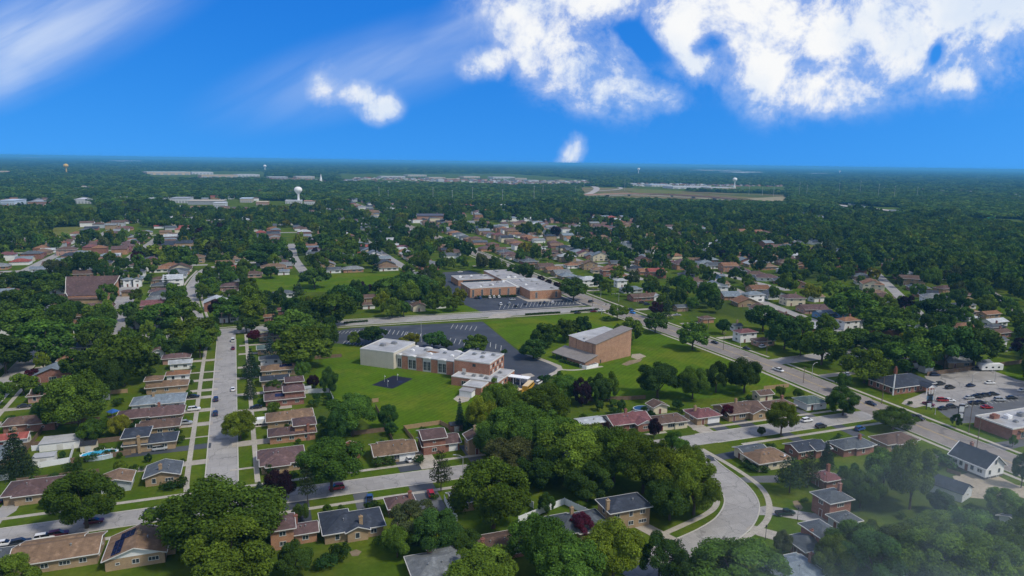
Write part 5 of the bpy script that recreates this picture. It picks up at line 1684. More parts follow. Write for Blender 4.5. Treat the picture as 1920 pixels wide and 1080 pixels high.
# trees the photograph shows one by one: kind, x, top, foot, width
for a in (
    ('d', 163, 884, 990, 122, 'broad green street tree overhanging the parked cars on the near street'),
    ('d', 415, 905, 1035, 212, 'largest rounded tree hiding the foot of the straight street'),
    ('l', 430, 990, 1110, 175, 'bright green tree at the bottom edge below the largest tree'),
    ('d', 25, 1045, 1125, 95, 'green tree cut by the lower corner beside the tan brick house'),
    ('s', 33, 808, 893, 74, 'tall dark spruce in front of the red roofed house'),
    ('p', 525, 884, 944, 54, 'dark purple round tree beside the corner house with glazed bay'),
    ('d', 622, 822, 922, 112, 'green street tree beside the orange-red car on cross street'),
    ('n', 577, 870, 944, 34, 'thin dark pine between the purple tree and the street'),
    ('c', 487, 903, 925, 28, 'small bluish spruce beside the dark purple tree'),
    ('n', 827, 848, 921, 44, 'sparse tall pine standing alone by the cross street lamp'),
    ('d', 925, 862, 990, 146, 'large rounded tree hiding the dark roofed house'),
    ('o', 780, 945, 1020, 105, 'brownish green tree beside the steep purple hip roof'),
    ('k', 820, 960, 1040, 90, 'dark backyard tree above the grey hip-roofed house'),
    ('d', 745, 985, 1045, 55, 'dim green tree beside the slender yard pole'),
    ('k', 875, 1000, 1040, 70, 'low dark tree between two roofs near the bottom edge'),
    ('d', 905, 1035, 1115, 135, 'green tree at the bottom edge hiding the brown roof corner'),
    ('d', 1010, 965, 1075, 110, 'green tree beside the white fence yard at the bottom'),
    ('d', 1065, 1010, 1110, 130, 'spreading tree at the bottom edge left of the mist'),
    ('l', 1150, 985, 1090, 110, 'bright tree in front of the slate blue house drive'),
    ('k', 1235, 1005, 1085, 80, 'dark tree by the lower drive beside the curve'),
    ('n', 1268, 1012, 1085, 46, 'dark pine at the lower bend of the curve'),
    ('r', 1090, 960, 1008, 42, 'maroon-leaved small tree against the slate blue roof'),
    ('k', 552, 1020, 1085, 66, 'dim tree on the lawn below the orange brick houses'),
    ('b', 612, 1035, 1065, 44, 'rounded shrub clump on the lower lawn'),
    ('b', 640, 1012, 1050, 40, 'ragged shrub on the lower lawn edge'),
    ('b', 480, 1015, 1045, 50, None),
    # mass of tall trees between the school and the curve
    ('l', 905, 745, 815, 62, 'yellow-green tree at the corner of the school kitchen wing'),
    ('d', 935, 712, 800, 84, 'tall green tree against the low school wing'),
    ('d', 1020, 725, 800, 92, 'broad tree below the parked school buses'),
    ('d', 965, 757, 850, 120, 'tall tree in the wood behind the brown two-storey house'),
    ('k', 920, 800, 870, 60, 'dark tree beside the brown two-storey house'),
    ('d', 1030, 778, 865, 120, 'tall tree in the middle of the dense wood'),
    ('o', 955, 822, 895, 100, 'olive green tree at the street edge of the dense wood'),
    ('k', 1010, 845, 915, 90, 'dark tree in the shaded part of the dense wood'),
    ('l', 1075, 800, 905, 135, 'largest bright crown in the dense wood'),
    ('d', 1105, 792, 868, 80, 'tree on the far rim of the dense wood'),
    ('d', 1150, 805, 905, 115, 'tall tree right of the largest wood crown'),
    ('k', 1100, 870, 940, 90, 'dark tree over the hidden red house'),
    ('d', 1205, 820, 925, 110, 'tall tree on the curve side of the wood'),
    ('d', 1180, 806, 866, 70, 'tree below the maroon roofed brick house'),
    ('l', 1255, 838, 945, 115, 'light green tree leaning over the inner curve'),
    ('d', 1300, 862, 965, 105, 'tree on the inner bend of the curved road'),
    ('k', 1255, 900, 975, 90, 'dark tree behind the two-storey tan brick house'),
    ('p', 1226, 786, 822, 26, 'small dark purple tree below the low brown ranch house'),
    ('d', 1262, 812, 858, 50, 'round tree by the junction of the curved road'),
    ('d', 1295, 835, 900, 60, 'tree right at the head of the curved road'),
    ('p', 1090, 711, 762, 38, 'dark purple tall tree below the church path'),
    ('k', 1122, 702, 757, 46, 'dark green tree beside the purple one below the church'),
    ('d', 1143, 700, 752, 36, 'thin light tree right of the purple one below the church'),
    ('d', 1060, 705, 750, 60, 'tree in front of the church forecourt'),
    ('b', 1020, 700, 716, 22, None),
    # around the church
    ('k', 1000, 636, 672, 48, 'dark tree beside the church porch'),
    ('d', 1022, 606, 650, 50, 'green tree behind the church porch'),
    ('d', 1060, 598, 640, 44, 'middle tree behind the church'),
    ('k', 1090, 590, 636, 34, 'narrow tree behind the church'),
    ('d', 1178, 597, 645, 56, 'tree behind the tall end of the church'),
    ('d', 1157, 570, 600, 36, 'round tree on the lawn corner by the crossroads'),
    ('k', 1228, 587, 624, 42, 'dense round tree alone on the church lawn'),
    ('d', 1298, 604, 656, 56, 'open-crowned tree on the verge by the main road'),
    ('k', 1233, 681, 746, 86, 'wide dark oak on the church lawn'),
    ('d', 1298, 690, 748, 58, 'left tree of the lawn row above the brown roofs'),
    ('k', 1342, 680, 736, 48, 'middle tree of the lawn row above the brown roofs'),
    ('k', 1395, 675, 736, 66, 'dark end tree of the lawn row above the brown roofs'),
    ('b', 1138, 591, 602, 18, None),
    # car park and school lawn
    ('k', 699, 609, 645, 50, 'dark round tree at the end of the school car park'),
    ('y', 769, 625, 650, 40, 'yellow-green tree behind the white gym'),
    ('k', 813, 621, 655, 44, 'dark tree behind the school wing'),
    ('k', 838, 636, 656, 22, None),
    ('d', 892, 628, 662, 46, 'round tree behind the two-storey school block'),
    ('b', 866, 649, 662, 16, None), ('b', 945, 651, 668, 14, None),
    ('d', 568, 614, 690, 100, 'huge round tree at the corner of the school lawn'),
    ('d', 545, 585, 640, 84, 'tall tree behind the huge lawn corner tree'),
    ('d', 568, 676, 716, 30, 'slim tree below the huge lawn corner tree'),
    ('p', 588, 704, 728, 24, 'small dark red tree beside the slim tree'),
    ('k', 619, 690, 740, 38, 'dark dense tree on the school lawn edge'),
    ('d', 662, 740, 818, 98, 'round green tree on the lower school lawn'),
    ('k', 728, 757, 806, 36, 'narrow dark tree on the lower school lawn'),
    ('s', 862, 748, 806, 24, 'thin spruce left of the red shed'), ('s', 880, 758, 806, 20, None),
    ('k', 640, 760, 830, 50, 'dim tree beside the rusty roofed house'),
    # straight street
    ('l', 451, 766, 824, 62, 'light green street tree leaning over the straight street'),
    ('s', 472, 654, 708, 40, 'upper of two dark evergreens beside the straight street'),
    ('s', 470, 694, 748, 27, 'lower of two dark evergreens beside the straight street'),
    ('c', 507, 627, 670, 30, 'blue spruce before the blue-green roofed house'),
    ('r', 476, 617, 642, 26, 'dark red tree at the far corner of the straight street'),
    ('k', 462, 594, 624, 40, 'roadside tree above the dark red tree'),
    ('d', 362, 597, 655, 88, 'spreading tree at the far end of the western row'),
    ('k', 516, 712, 738, 30, 'dark bushy tree before the purple roofed house'),
    ('d', 514, 752, 775, 24, None), ('b', 490, 744, 758, 14, None),
    ('b', 340, 893, 912, 28, None), ('b', 320, 899, 917, 30, None), ('b', 342, 858, 868, 10, None), ('b', 502, 850, 872, 20, None), ('b', 505, 866, 892, 18, None), ('b', 550, 880, 902, 20, None), ('b', 538, 792, 804, 10, None),
    ('b', 333, 800, 816, 14, None), ('b', 338, 812, 832, 16, None), ('b', 362, 684, 692, 10, None), ('b', 360, 710, 720, 10, None),
    ('b', 715, 850, 872, 34, None), ('b', 736, 858, 870, 18, None), ('b', 786, 851, 868, 24, None), ('b', 718, 1000, 1025, 30, None),
    # west
    ('d', 82, 600, 676, 112, 'massive tree over the far end of the west street'),
    ('k', 12, 625, 700, 92, 'dark tree at the left edge beside the west street'),
    ('d', 180, 592, 640, 68, 'tree on the wide road before the church car park'),
    ('d', 232, 625, 724, 108, 'massive tree behind the white gabled house'),
    ('k', 205, 668, 745, 70, 'dark tree in the middle of the backyards'),
    ('d', 150, 692, 808, 110, 'massive backyard tree between the two western rows'),
    ('k', 105, 735, 805, 60, 'dark tree leaning over the long brown roof'),
    ('d', 155, 655, 712, 60, 'green tree behind the orange-brown roofed house'),
    ('d', 45, 700, 740, 48, 'small round tree on the west street lawn'),
    ('r', 63, 692, 714, 28, 'dark red bush-like tree by the west street drive'),
    ('d', -6, 710, 765, 46, 'tree cut by the left edge beside the west street'),
    ('y', 225, 777, 816, 40, 'small yellow-green tree beside the purple-brown long roof'),
    ('d', 175, 785, 828, 54, 'low backyard tree behind the small yellow shed'),
    ('k', 75, 722, 752, 20, None), ('b', 256, 784, 800, 22, None), ('k', 260, 640, 690, 46, 'dark tree left of the pink brick house'),
    ('d', 248, 618, 656, 40, 'tree above the white gabled house'), ('b', 62, 930, 942, 12, None), ('b', 92, 928, 941, 9, None), ('b', 250, 868, 885, 14, None), ('b', 25, 915, 930, 24, None),
    # right side
    ('k', 1355, 596, 627, 28, 'dark roadside tree left of the maroon roofed house'),
    ('d', 1540, 612, 684, 80, 'massive tree at the side street corner'),
    ('d', 1500, 626, 668, 44, 'tree left of the massive side street tree'),
    ('k', 1470, 590, 655, 62, 'dark tree behind the chimney house on main road'),
    ('k', 1430, 568, 622, 64, 'dark tree behind the white maroon roofed house'),
    ('d', 1620, 652, 718, 74, 'round tree left of the brick office'),
    ('k', 1580, 698, 735, 26, 'thin dark tree on the main road corner'),
    ('k', 1580, 726, 779, 64, 'broad dark tree over the corner of the cross street'),
    ('l', 1464, 752, 818, 56, 'bright street tree beside the white car on cross street'),
    ('r', 1364, 758, 786, 26, 'dark red bush tree at the black drive'),
    ('k', 1674, 764, 806, 66, 'low dark tree on the main road corner verge'),
    ('k', 1792, 776, 802, 19, 'small clipped round tree below the pylon sign'),
    ('d', 1898, 816, 838, 14, 'slim young tree before the shop building'),
    ('o', 1427, 800, 818, 14, 'small bare-looking sapling by the cross street'),
    ('n', 1480, 858, 924, 58, 'left of two dark pines by the curve drive'),
    ('n', 1514, 850, 914, 46, 'right of two dark pines by the curve drive'),
    ('s', 1548, 828, 878, 34, 'dark spruce between two red brick houses'),
    ('b', 1420, 866, 882, 40, None), ('b', 1402, 858, 872, 24, None),
    ('n', 1358, 1008, 1036, 30, 'small dark conifer beside the lower curve sidewalk'),
    ('o', 1467, 998, 1042, 34, 'grey-green ragged tree beside the lower lamp post'),
    ('d', 1375, 1025, 1110, 180, 'wide green tree at the bottom edge below the curve'),
    ('k', 1280, 1040, 1110, 60, 'dark tree at the bottom edge by the curve'),
    ('d', 1612, 880, 952, 66, 'round tree right of the tall red brick house'),
    ('d', 1655, 842, 915, 74, 'tall tree right of the maroon roofed brick house'),
    ('d', 1705, 835, 955, 82, 'tall tree left of the white barn'),
    ('k', 1763, 922, 965, 44, 'dark tree at the barn gable'),
    ('d', 1880, 918, 972, 70, 'round tree beside the gravel yard'),
    ('k', 1914, 850, 915, 34, 'dark tree at the right edge by the farmhouse'),
    ('b', 1770, 848, 872, 44, 'dense green shrub mass behind the gazebo'),
    ('d', 1605, 985, 1068, 110, 'misty tree left in the lower corner wood'),
    ('d', 1690, 988, 1068, 100, 'misty tree behind the lower corner wood'),
    ('l', 1755, 968, 1045, 95, 'pale misty tree on the edge of the corner lawn'),
    ('d', 1815, 955, 1045, 105, 'misty tree in the middle of the lower corner wood'),
    ('d', 1890, 975, 1075, 105, 'misty tree near the lower right corner'),
    ('k', 1640, 1005, 1110, 130, 'dark misty tree at the bottom edge'),
    ('d', 1745, 1000, 1115, 140, 'large misty tree at the bottom edge'),
    ('d', 1840, 1010, 1125, 130, 'large misty tree in the lower right corner'),
    ('d', 1560, 1010, 1090, 80, 'misty tree beside the pale blue-grey roof'),
    ('d', 1930, 940, 1030, 60, 'misty tree cut by the right edge'),
    ('k', 1655, 625, 672, 70, 'dark tree group head behind the brick office'),
    ('d', 1700, 640, 700, 76, 'tree behind the brick office roof'),
    ('k', 1770, 605, 692, 95, 'great dark tree above the car park fence'),
    ('d', 1730, 610, 690, 80, 'great tree left above the car park fence'),
    ('k', 1825, 612, 690, 86, 'great tree right above the car park fence'),
    ('y', 1697, 622, 664, 40, 'yellow-green tree below the slate hip-roofed house'),
    ('p', 1916, 632, 672, 34, 'dark purple tree at the right edge above the field'),
    ('d', 1605, 612, 655, 70, 'tree right of the side street massive tree'),
    ('d', 1660, 575, 635, 90, 'big tree behind the eastern street'),
    ('d', 1600, 545, 602, 80, 'tall tree above the eastern street houses'),
    ('k', 1755, 560, 600, 70, 'dark wide tree beside the diagonal street'),
    ('d', 1770, 585, 620, 34, None), ('s', 1832, 590, 628, 22, 'dark spruce in the diagonal eastern row'),
    ('s', 1250, 556, 598, 22, 'tall dark fir beside the main road'),
    ('p', 1230, 564, 596, 24, 'purple tree beside the tall dark fir'),
    ('k', 1075, 520, 564, 50, 'dark tree at the corner of the big school'),
    ('d', 985, 500, 520, 14, 'little tree on the main road verge by the school'),
    ('p', 992, 512, 524, 11, None), ('p', 1014, 517, 530, 14, None), ('p', 1028, 523, 536, 13, None), ('p', 1045, 528, 545, 16, None), ('p', 1058, 535, 550, 12, None),
    ('k', 775, 512, 560, 74, 'dark tree mass right of the green field'),
    ('d', 740, 518, 562, 56, 'tree mass left below the green field'), ('d', 800, 525, 560, 50, 'tree beside the school entrance drive'),
    ('p', 675, 526, 552, 22, 'dark purple tree below the green field'), ('p', 690, 533, 552, 18, 'smaller purple tree below the green field'),
    ('d', 850, 556, 583, 34, 'small bush tree on the corner lawn'),
    ('d', 735, 558, 596, 36, 'tree left of the cream cottage'), ('d', 757, 562, 594, 28, 'smaller tree left of the cream cottage'),
    ('d', 625, 545, 612, 72, 'tree row head by the wide road'), ('k', 575, 560, 610, 60, 'dark roadside tree on the wide road'), ('k', 645, 530, 590, 66, 'dark tree below the green field hedge'),
    ('k', 590, 500, 540, 54, 'dark tree at the top of the green field'), ('s', 560, 528, 553, 28, 'blue-green spruce at the field edge'), ('k', 508, 498, 522, 30, 'dark conifer-like tree at the field top'),
    ('d', 430, 555, 605, 56, 'tree over the white roadside house'), ('d', 470, 535, 598, 52, 'tree left of the slate roofed field house'), ('d', 392, 520, 555, 38, 'tree on the winding street'),
    ('d', 300, 565, 620, 80, 'tree below the church car park row'), ('d', 345, 555, 612, 60, 'tree at the mouth of the winding street'), ('k', 265, 575, 622, 50, 'tree right of the church car park'),
    ('k', 490, 455, 500, 70, None),
    ('d', 40, 540, 592, 66, 'tree on the left above the massive west street tree'), ('k', 88, 548, 600, 66, 'dark tree left below the swept church roof'), ('d', 116, 566, 614, 56, 'tree directly below the swept church roof'),
    ('d', 50, 575, 640, 84, 'big tree left behind the massive west street tree'), ('k', 143, 562, 606, 50, 'dark tree at the church car park mouth'), ('d', 192, 564, 612, 56, 'tree beside the church car park entrance'),
    ('k', 10, 560, 622, 60, 'dark tree at the left edge on the wide road'), ('d', 100, 512, 552, 52, 'tree left of the swept church roof'), ('k', 62, 505, 545, 64, 'dark tree group left of the swept church'), ('k', 20, 510, 550, 50, 'dark tree far left above the wide road'),
    ('k', 160, 470, 522, 44, 'tall dark tree behind the swept church ridge'), ('k', 190, 492, 525, 26, 'dark conifer-shaped tree right of the swept church ridge'),
):
    T(*a)
N_HAND = len(TREES)
# ------------------------------------------------------------------ the rest of the suburb: rows of houses, trees between them
def in_poly(x, y, poly):
    c = False
    n = len(poly)
    for i in range(n):
        x1, y1 = poly[i]; x2, y2 = poly[(i + 1) % n]
        if (y1 > y) != (y2 > y) and x < (x2 - x1) * (y - y1) / (y2 - y1) + x1:
            c = not c
    return c


CLEAR_W = [[G(*p) for p in poly] for poly in list(LAWNS.values()) + [
    [(596, 628), (660, 612), (908, 601), (1055, 688), (1040, 705), (1000, 740), (955, 764), (690, 650)],
    [(798, 514), (885, 505), (1060, 552), (1128, 566), (1112, 574), (930, 592), (855, 566)],
    [(1700, 750), (1735, 703), (1850, 687), (1930, 712), (1930, 800), (1800, 800), (1740, 775)],
    [(222, 533), (266, 533), (253, 565), (234, 629), (203, 629), (212, 568)],
    [(1786, 893), (1850, 880), (1930, 912), (1930, 940), (1806, 934)],
    [(812, 594), (930, 588), (1135, 570), (1200, 580), (1130, 600), (820, 608)],
    [(874, 470), (900, 468), (1000, 500), (1060, 525), (1160, 565), (1130, 572), (1060, 552), (960, 512), (880, 482)],
    [(470, 546), (600, 548), (752, 533), (752, 540), (610, 560), (470, 560)],
    [(1842, 543), (1872, 545), (1930, 585), (1930, 604), (1890, 590), (1848, 562)],
    [(150, 395), (215, 393), (212, 408), (158, 408)],
]]
WOOD_W = [[G(*p) for p in poly] for poly in (
    [(1560, 400), (1600, 385), (1940, 375), (1940, 560), (1840, 535), (1760, 512), (1660, 490), (1560, 470)],
    [(1000, 386), (1500, 386), (1500, 425), (1330, 432), (1180, 408), (1000, 402)],
    [(-20, 335), (110, 330), (115, 372), (-20, 372)], [(-20, 400), (170, 405), (170, 422), (-20, 455)],
    [(225, 330), (560, 342), (560, 352), (225, 350)],
)]
# seg arrays for road distance
_seg = []
for L, hw in ROADS:
    for i in range(len(L) - 1):
        _seg.append((*L[i], *L[i + 1], hw))
_seg = np.array(_seg)


def road_gap(x, y):
    ax, ay, bx, by, hw = _seg.T
    dx, dy = bx - ax, by - ay
    t = np.clip(((x - ax) * dx + (y - ay) * dy) / (dx * dx + dy * dy + 1e-9), 0, 1)
    return float((np.hypot(x - ax - t * dx, y - ay - t * dy) - hw).min())


def clear_at(x, y):
    return any(in_poly(x, y, p) for p in CLEAR_W)


def wood_at(x, y):
    return any(in_poly(x, y, p) for p in WOOD_W)


def free_of_buildings(x, y, r):
    for (bx, by, br) in BLOCKS:
        if (bx - x) ** 2 + (by - y) ** 2 < (br + r) ** 2:
            return False
    for (hx, hy, w, d, R) in HOUSES:
        if abs(hx - x) < w / 2 + r and abs(hy - y) < d / 2 + r:
            return False
    return True


def in_view(x, y, m=30):
    if y <= 0:
        return False
    a, b, w = PX(x, y)
    return w > 0 and -m * 2 < a < 1920 + m * 2 and b < 1080 + m


rows = []
for x, v0, v1 in ((-240, 420, 900), (-170, 400, 980), (-105, 400, 900), (-42, 400, 620), (35, 560, 960), (118, 560, 960), (204, 450, 1000), (285, 470, 940), (365, 400, 940), (520, 520, 1000), (600, 560, 1000), (-98, 225, 370), (-310, 430, 900), (440, 480, 900)):
    for sg in (-1, 1):
        v = v0 + RNG.uniform(8, 14)
        while v < v1:
            if not (x == 204 and sg < 0 and v < 640):
                rows.append((x + sg * (RNG.uniform(15.5, 18) + (9 if x == 204 else 0)), v, 'E' if sg < 0 else 'W'))
            v += RNG.uniform(15, 18.5)
for t in np.linspace(0, 1, 20):         # along the eastern streets
    for (ax, ay), (bx, by) in (((285, 225), (330, 440)), ((352, 268), (520, 470))):
        for sg in (-1, 1):
            d = np.array([bx - ax, by - ay]); d = d / np.linalg.norm(d); n = np.array([-d[1], d[0]])
            p = np.array([ax, ay]) + (np.array([bx, by]) - np.array([ax, ay])) * t + n * sg * 16.5
            rows.append((p[0], p[1], 'E' if sg > 0 else 'W'))
for y in (640, 760, 900, 690, 560):
    for k in range(26):
        rows.append((-320 + k * 18 + (540 if y in (690, 560) else 0), y + (16 if k % 2 else -16), 'S'))
rows.sort(key=lambda r: r[0] ** 2 + r[1] ** 2)
FARH = []
ROOFW = ['brown'] * 5 + ['purple'] * 4 + ['tan'] * 4 + ['orange'] * 3 + ['slate'] * 4 + ['navy'] * 2 + ['grey'] * 3 + ['bluegrey'] * 3 + ['pale'] * 2 + ['maroon', 'red', 'blue']
WALLW = ['tan'] * 4 + ['white'] * 4 + ['orange'] * 2 + ['red'] * 2 + ['pink', 'cream', 'cream', 'grey']
AUTO_H = []
for (x, y, fr) in rows:
    if not in_view(x, y) or clear_at(x, y) or wood_at(x, y):
        continue
    w, d = RNG.uniform(12, 16), RNG.uniform(9, 11.5)
    if fr == 'S':
        w, d = d + 2, d
    if not free_of_buildings(x, y, max(w, d) * .5) or road_gap(x, y) < 8.5:
        continue
    roof, wall = RNG.choice(ROOFW), RNG.choice(WALLW)
    sty = RNG.choice(('hip', 'hip', 'gx', 'gy'))
    st = 2 if RNG.random() < .22 else 1
    if len(HOUSES) < 292:
        wings = [(RNG.choice((-.3, .3)) * w, -.1 * d, .5 * w, d * 1.02, 'hip', st)] if RNG.random() < .5 else []
        o = house(None, x, y, w, d, roof, wall, sty, st=st, detail=1, wings=wings, rz=RNG.uniform(-.02, .02) if x < 260 else -.6 if x > 360 and y < 480 else -.2, chim=(.2, .1) if RNG.random() < .3 else None)
        AUTO_H.append((o, roof, wall, sty, st, x, y))
    else:
        FARH.append((x, y, w, d, roof, wall, st, 0.0))
        HOUSES.append((x, y, w, d, .5 * math.hypot(w, d)))

# distant houses: scattered over the far suburb
rg = np.random.default_rng(77)
def vnoise(x, y, s, seed=0):
    """cheap smooth value noise"""
    x, y = np.asarray(x) / s + seed * 17.3, np.asarray(y) / s + seed * 9.1
    xi, yi = np.floor(x), np.floor(y)
    fx, fy = x - xi, y - yi
    fx, fy = fx * fx * (3 - 2 * fx), fy * fy * (3 - 2 * fy)
    def h(a, b):
        v = np.sin(a * 127.1 + b * 311.7 + seed * 7.7) * 43758.5453
        return v - np.floor(v)
    return (h(xi, yi) * (1 - fx) + h(xi + 1, yi) * fx) * (1 - fy) + (h(xi, yi + 1) * (1 - fx) + h(xi + 1, yi + 1) * fx) * fy


NOHOUSE = [[G(*p) for p in poly] for poly in ([(1040, 348), (1180, 350), (1480, 350), (1485, 388), (1300, 386), (1040, 378)], [(1560, 383), (1700, 390), (1705, 412), (1560, 400)], [(1790, 408), (1930, 412), (1930, 436), (1790, 420)], [(310, 374), (600, 378), (600, 394), (310, 390)], LAWNS['longfield'])]
for k in range(13000):
    r = math.sqrt(rg.uniform(640 ** 2, 3600 ** 2)); a = HEAD + rg.uniform(-.67, .67)
    if rg.random() > (1000 / r) ** .5:
        continue
    x, y = r * math.sin(a), r * math.cos(a)
    if vnoise(x, y, 260, 3) < .30 or clear_at(x, y) or wood_at(x, y) or (r < 1100 and road_gap(x, y) < 9):
        continue
    x = round(x / 17) * 17 + rg.uniform(-2, 2); y = round(y / 40) * 40 + rg.choice((-9, 9))
    if r > 1300 and any(in_poly(x, y, p) for p in NOHOUSE):
        continue
    if r < 1000 and not free_of_buildings(x, y, 9):
        continue
    FARH.append((x, y, rg.uniform(11, 16), rg.uniform(9, 12), rg.choice(ROOFW), rg.choice(WALLW), 2 if rg.random() < .2 else 1, 0.0))
_seen = set(); FH = []
for h in FARH:
    k = (round(h[0] / 14), round(h[1] / 14))
    if k in _seen:
        continue
    _seen.add(k); FH.append(h)
fm = MB()
_mats = list(ROOF.values()) + list(BRICK.values())
_ri = {k: i for i, k in enumerate(ROOF)}; _wi = {k: i + len(ROOF) for i, k in enumerate(BRICK)}
for (x, y, w, d, roof, wall, st, _r) in FH:
    h = 2.8 if st == 1 else 5.2
    fm.box(x - w / 2, x + w / 2, y - d / 2, y + d / 2, 0, h, _wi[str(wall)], bottom=False)
    pl, gb, rh = roof_poly(('hip', 'gx')[int(x) % 2], w, d, h, .5, .4, x, y)
    for q in pl:
        fm.poly(q, _ri[str(roof)])
    for q in gb:
        fm.poly([(q[0][0], q[0][1], h), (q[1][0], q[1][1], h), q[1], q[2], q[0]], _wi[str(wall)])
tag(fm.build('distant_housing', tuple(_mats)), 'houses of the far suburb past counting, scattered between the trees', 'housing', kind='stuff')

# ---- trees between the houses
def hides_named(x, y, D, h):
    """would this tree stand right in front of a house the photograph shows?"""
    r = math.hypot(x, y); a = math.atan2(x, y)
    for (hx, hy, w, d, R) in HOUSES[:292]:
        hr = math.hypot(hx, hy)
        if hr < r or hr - r > h * r / 90 * 1.1 + R:
            continue
        if abs(math.atan2(hx, hy) - a) * r < D * .5 + w * .35:
            return True
    return False


CELL = {}
for t in TREES:
    CELL.setdefault((int(t['x'] // 12), int(t['y'] // 12)), []).append((t['x'], t['y'], t['D']))


def crowd(x, y, D, k):
    cx, cy = int(x // 12), int(y // 12)
    for i in (-1, 0, 1):
        for j in (-1, 0, 1):
            for (a, b, e) in CELL.get((cx + i, cy + j), ()):
                if (a - x) ** 2 + (b - y) ** 2 < (k * (D + e)) ** 2:
                    return True
    return False


FARCLEAR = [[G(*p) for p in poly] for poly in (
    [(630, 326), (960, 326), (1110, 338), (1110, 348), (960, 350), (640, 342)], [(1085, 349), (1180, 352), (1290, 359), (1480, 366), (1480, 386), (1300, 382), (1085, 376)],
    [(275, 320), (500, 322), (500, 337), (280, 336)], [(310, 374), (480, 376), (600, 378), (600, 394), (470, 393), (310, 390)], [(1180, 344), (1480, 350), (1480, 362), (1180, 356)],
    [(-10, 376), (105, 378), (105, 394), (-10, 394)], [(136, 374), (180, 374), (190, 412), (136, 390)], [(640, 378), (690, 378), (745, 428), (720, 424), (650, 394)], LAWNS['longfield'], [(880, 335), (1060, 336), (1060, 346), (880, 346)],
    [(1560, 383), (1700, 390), (1705, 412), (1560, 400)], [(1790, 408), (1930, 412), (1930, 436), (1790, 420)], [(775, 408), (835, 408), (840, 424), (775, 424)], [(500, 333), (600, 333), (600, 341), (500, 341)])]
cand = []
N_TRY = 42000
rr_ = np.sqrt(rg.uniform(150 ** 2, 1500 ** 2, N_TRY)); aa_ = HEAD + rg.uniform(-.68, .68, N_TRY)
order = np.argsort(rr_)
for i in order:
    r, a = float(rr_[i]), float(aa_[i])
    x, y = r * math.sin(a), r * math.cos(a)
    near = r < 320
    wood = (not near) and wood_at(x, y)
    if near and rg.random() > .75:
        continue
    D = float(np.clip(rg.normal(10.5, 2.6), 6, 16)) if not near else float(rg.uniform(1.6, 4.8))
    if wood:
        D = float(np.clip(rg.normal(12, 2), 8, 17))
    h = D * float(rg.uniform(.85, 1.2)) + (1.5 if not near else .3)
    if not wood and 380 < r < 1150 and x > 225 and rg.random() < .38:
        continue
    if clear_at(x, y) or crowd(x, y, D, .30 if wood else (.43 if r < 600 else .50)):
        continue
    if r > 700 and any(in_poly(x, y, p) for p in FARCLEAR):
        continue
    if r < 1150 and not wood:
        if road_gap(x, y) < (D * .28 if not near else D * .5 + 6.5) or not free_of_buildings(x, y, D * .22 if not near else D * .5):
            continue
        if hides_named(x, y, D, h) and rg.random() < .80:
            continue
    if not wood and not near and vnoise(x, y, 70, 5) < (.31 if r < 700 else .45):
        continue
    CELL.setdefault((int(x // 12), int(y // 12)), []).append((x, y, D))
    cand.append((r, x, y, D, h, wood))

def tint_pick(rnd, wood=False):
    q = rnd.random()
    if wood:
        return 'd' if q < .55 else 'k' if q < .93 else 'l'
    return 'd' if q < .52 else 'k' if q < .83 else 'l' if q < .90 else 'y' if q < .92 else 'p' if q < .935 else 's' if q < .975 else 'o'


AUTO_T_CAP = 300 - sum(1 for t in TREES if t['sp'] != 'b')
n_auto = 0
FT = []          # x y z D h kind tint
for (r, x, y, D, h, wood) in cand:
    sp = tint_pick(RNG, wood)
    if r < 320:
        sp = RNG.choice(('b', 'b', 'b', 'k', 'd')) if D < 4.5 else RNG.choice('dkd')
    if not in_view(x, y):
        continue
    if sp == 'b':
        if sum(1 for t in TREES if t['sp'] == 'b') < 230:
            place_tree('b', x, y, D, D * .75)
        continue
    if n_auto < AUTO_T_CAP:
        place_tree(sp, x, y, D * (.55 if sp in 'sc' else 1), h * (1.2 if sp in 'sc' else 1)); n_auto += 1
    else:
        FT.append((x, y, D * (.55 if sp == 's' else 1), h * (1.2 if sp == 's' else 1), sp, 0 if r < 620 else 1))

# clumps far off
def clump_mesh(name, seed):
    rng = np.random.default_rng(seed)
    P, N, E = [], [], []
    for k in range(9):
        cx, cy = rng.uniform(-.42, .42, 2); R = rng.uniform(.13, .2); hz = rng.uniform(.55, .9)
        n = 46
        d = rng.normal(size=(n, 3)); d[:, 2] = np.abs(d[:, 2]) * 1.1 - .35; d /= np.linalg.norm(d, axis=1)[:, None]
        P.append(np.stack([cx + d[:, 0] * R, cy + d[:, 1] * R, np.clip(hz * .55 + d[:, 2] * hz * .45, .02, 1)], 1))
        N.append(d + rng.normal(0, .35, (n, 3))); E.append(np.full(n, rng.uniform(.72, 1.3)))
    P, N, E = np.concatenate(P), np.concatenate(N), np.concatenate(E)
    N /= np.linalg.norm(N, axis=1)[:, None]
    return leaf_mesh(name, P, N, .075, rng, .7, E)


SRC = bpy.data.collections.new('tree_sources')      # never linked to the scene: only feeds the instances
def src(name, me):
    o = bpy.data.objects.new(name, me); SRC.objects.link(o); return o


names = []
for i, m in enumerate(TM['mid']): src('tree_source_a%02d' % i, m)
for i, m in enumerate(TM['far']): src('tree_source_b%02d' % i, m)
for i, m in enumerate(TM['cone_mid']): src('tree_source_c%02d' % i, m)
for i in range(4): src('tree_source_d%02d' % i, clump_mesh('clump', 900 + i))
# order is alphabetical: 0-4 mid, 5-9 far, 10-11 cone, 12-15 clump

pts, scl, rot, idx, tin = [], [], [], [], []
def add_inst(x, y, D, h, i, t):
    pts.append((x, y, 0)); scl.append((D, D, h)); rot.append(RNG.uniform(0, 6.283)); idx.append(i); tin.append((*t, 1))


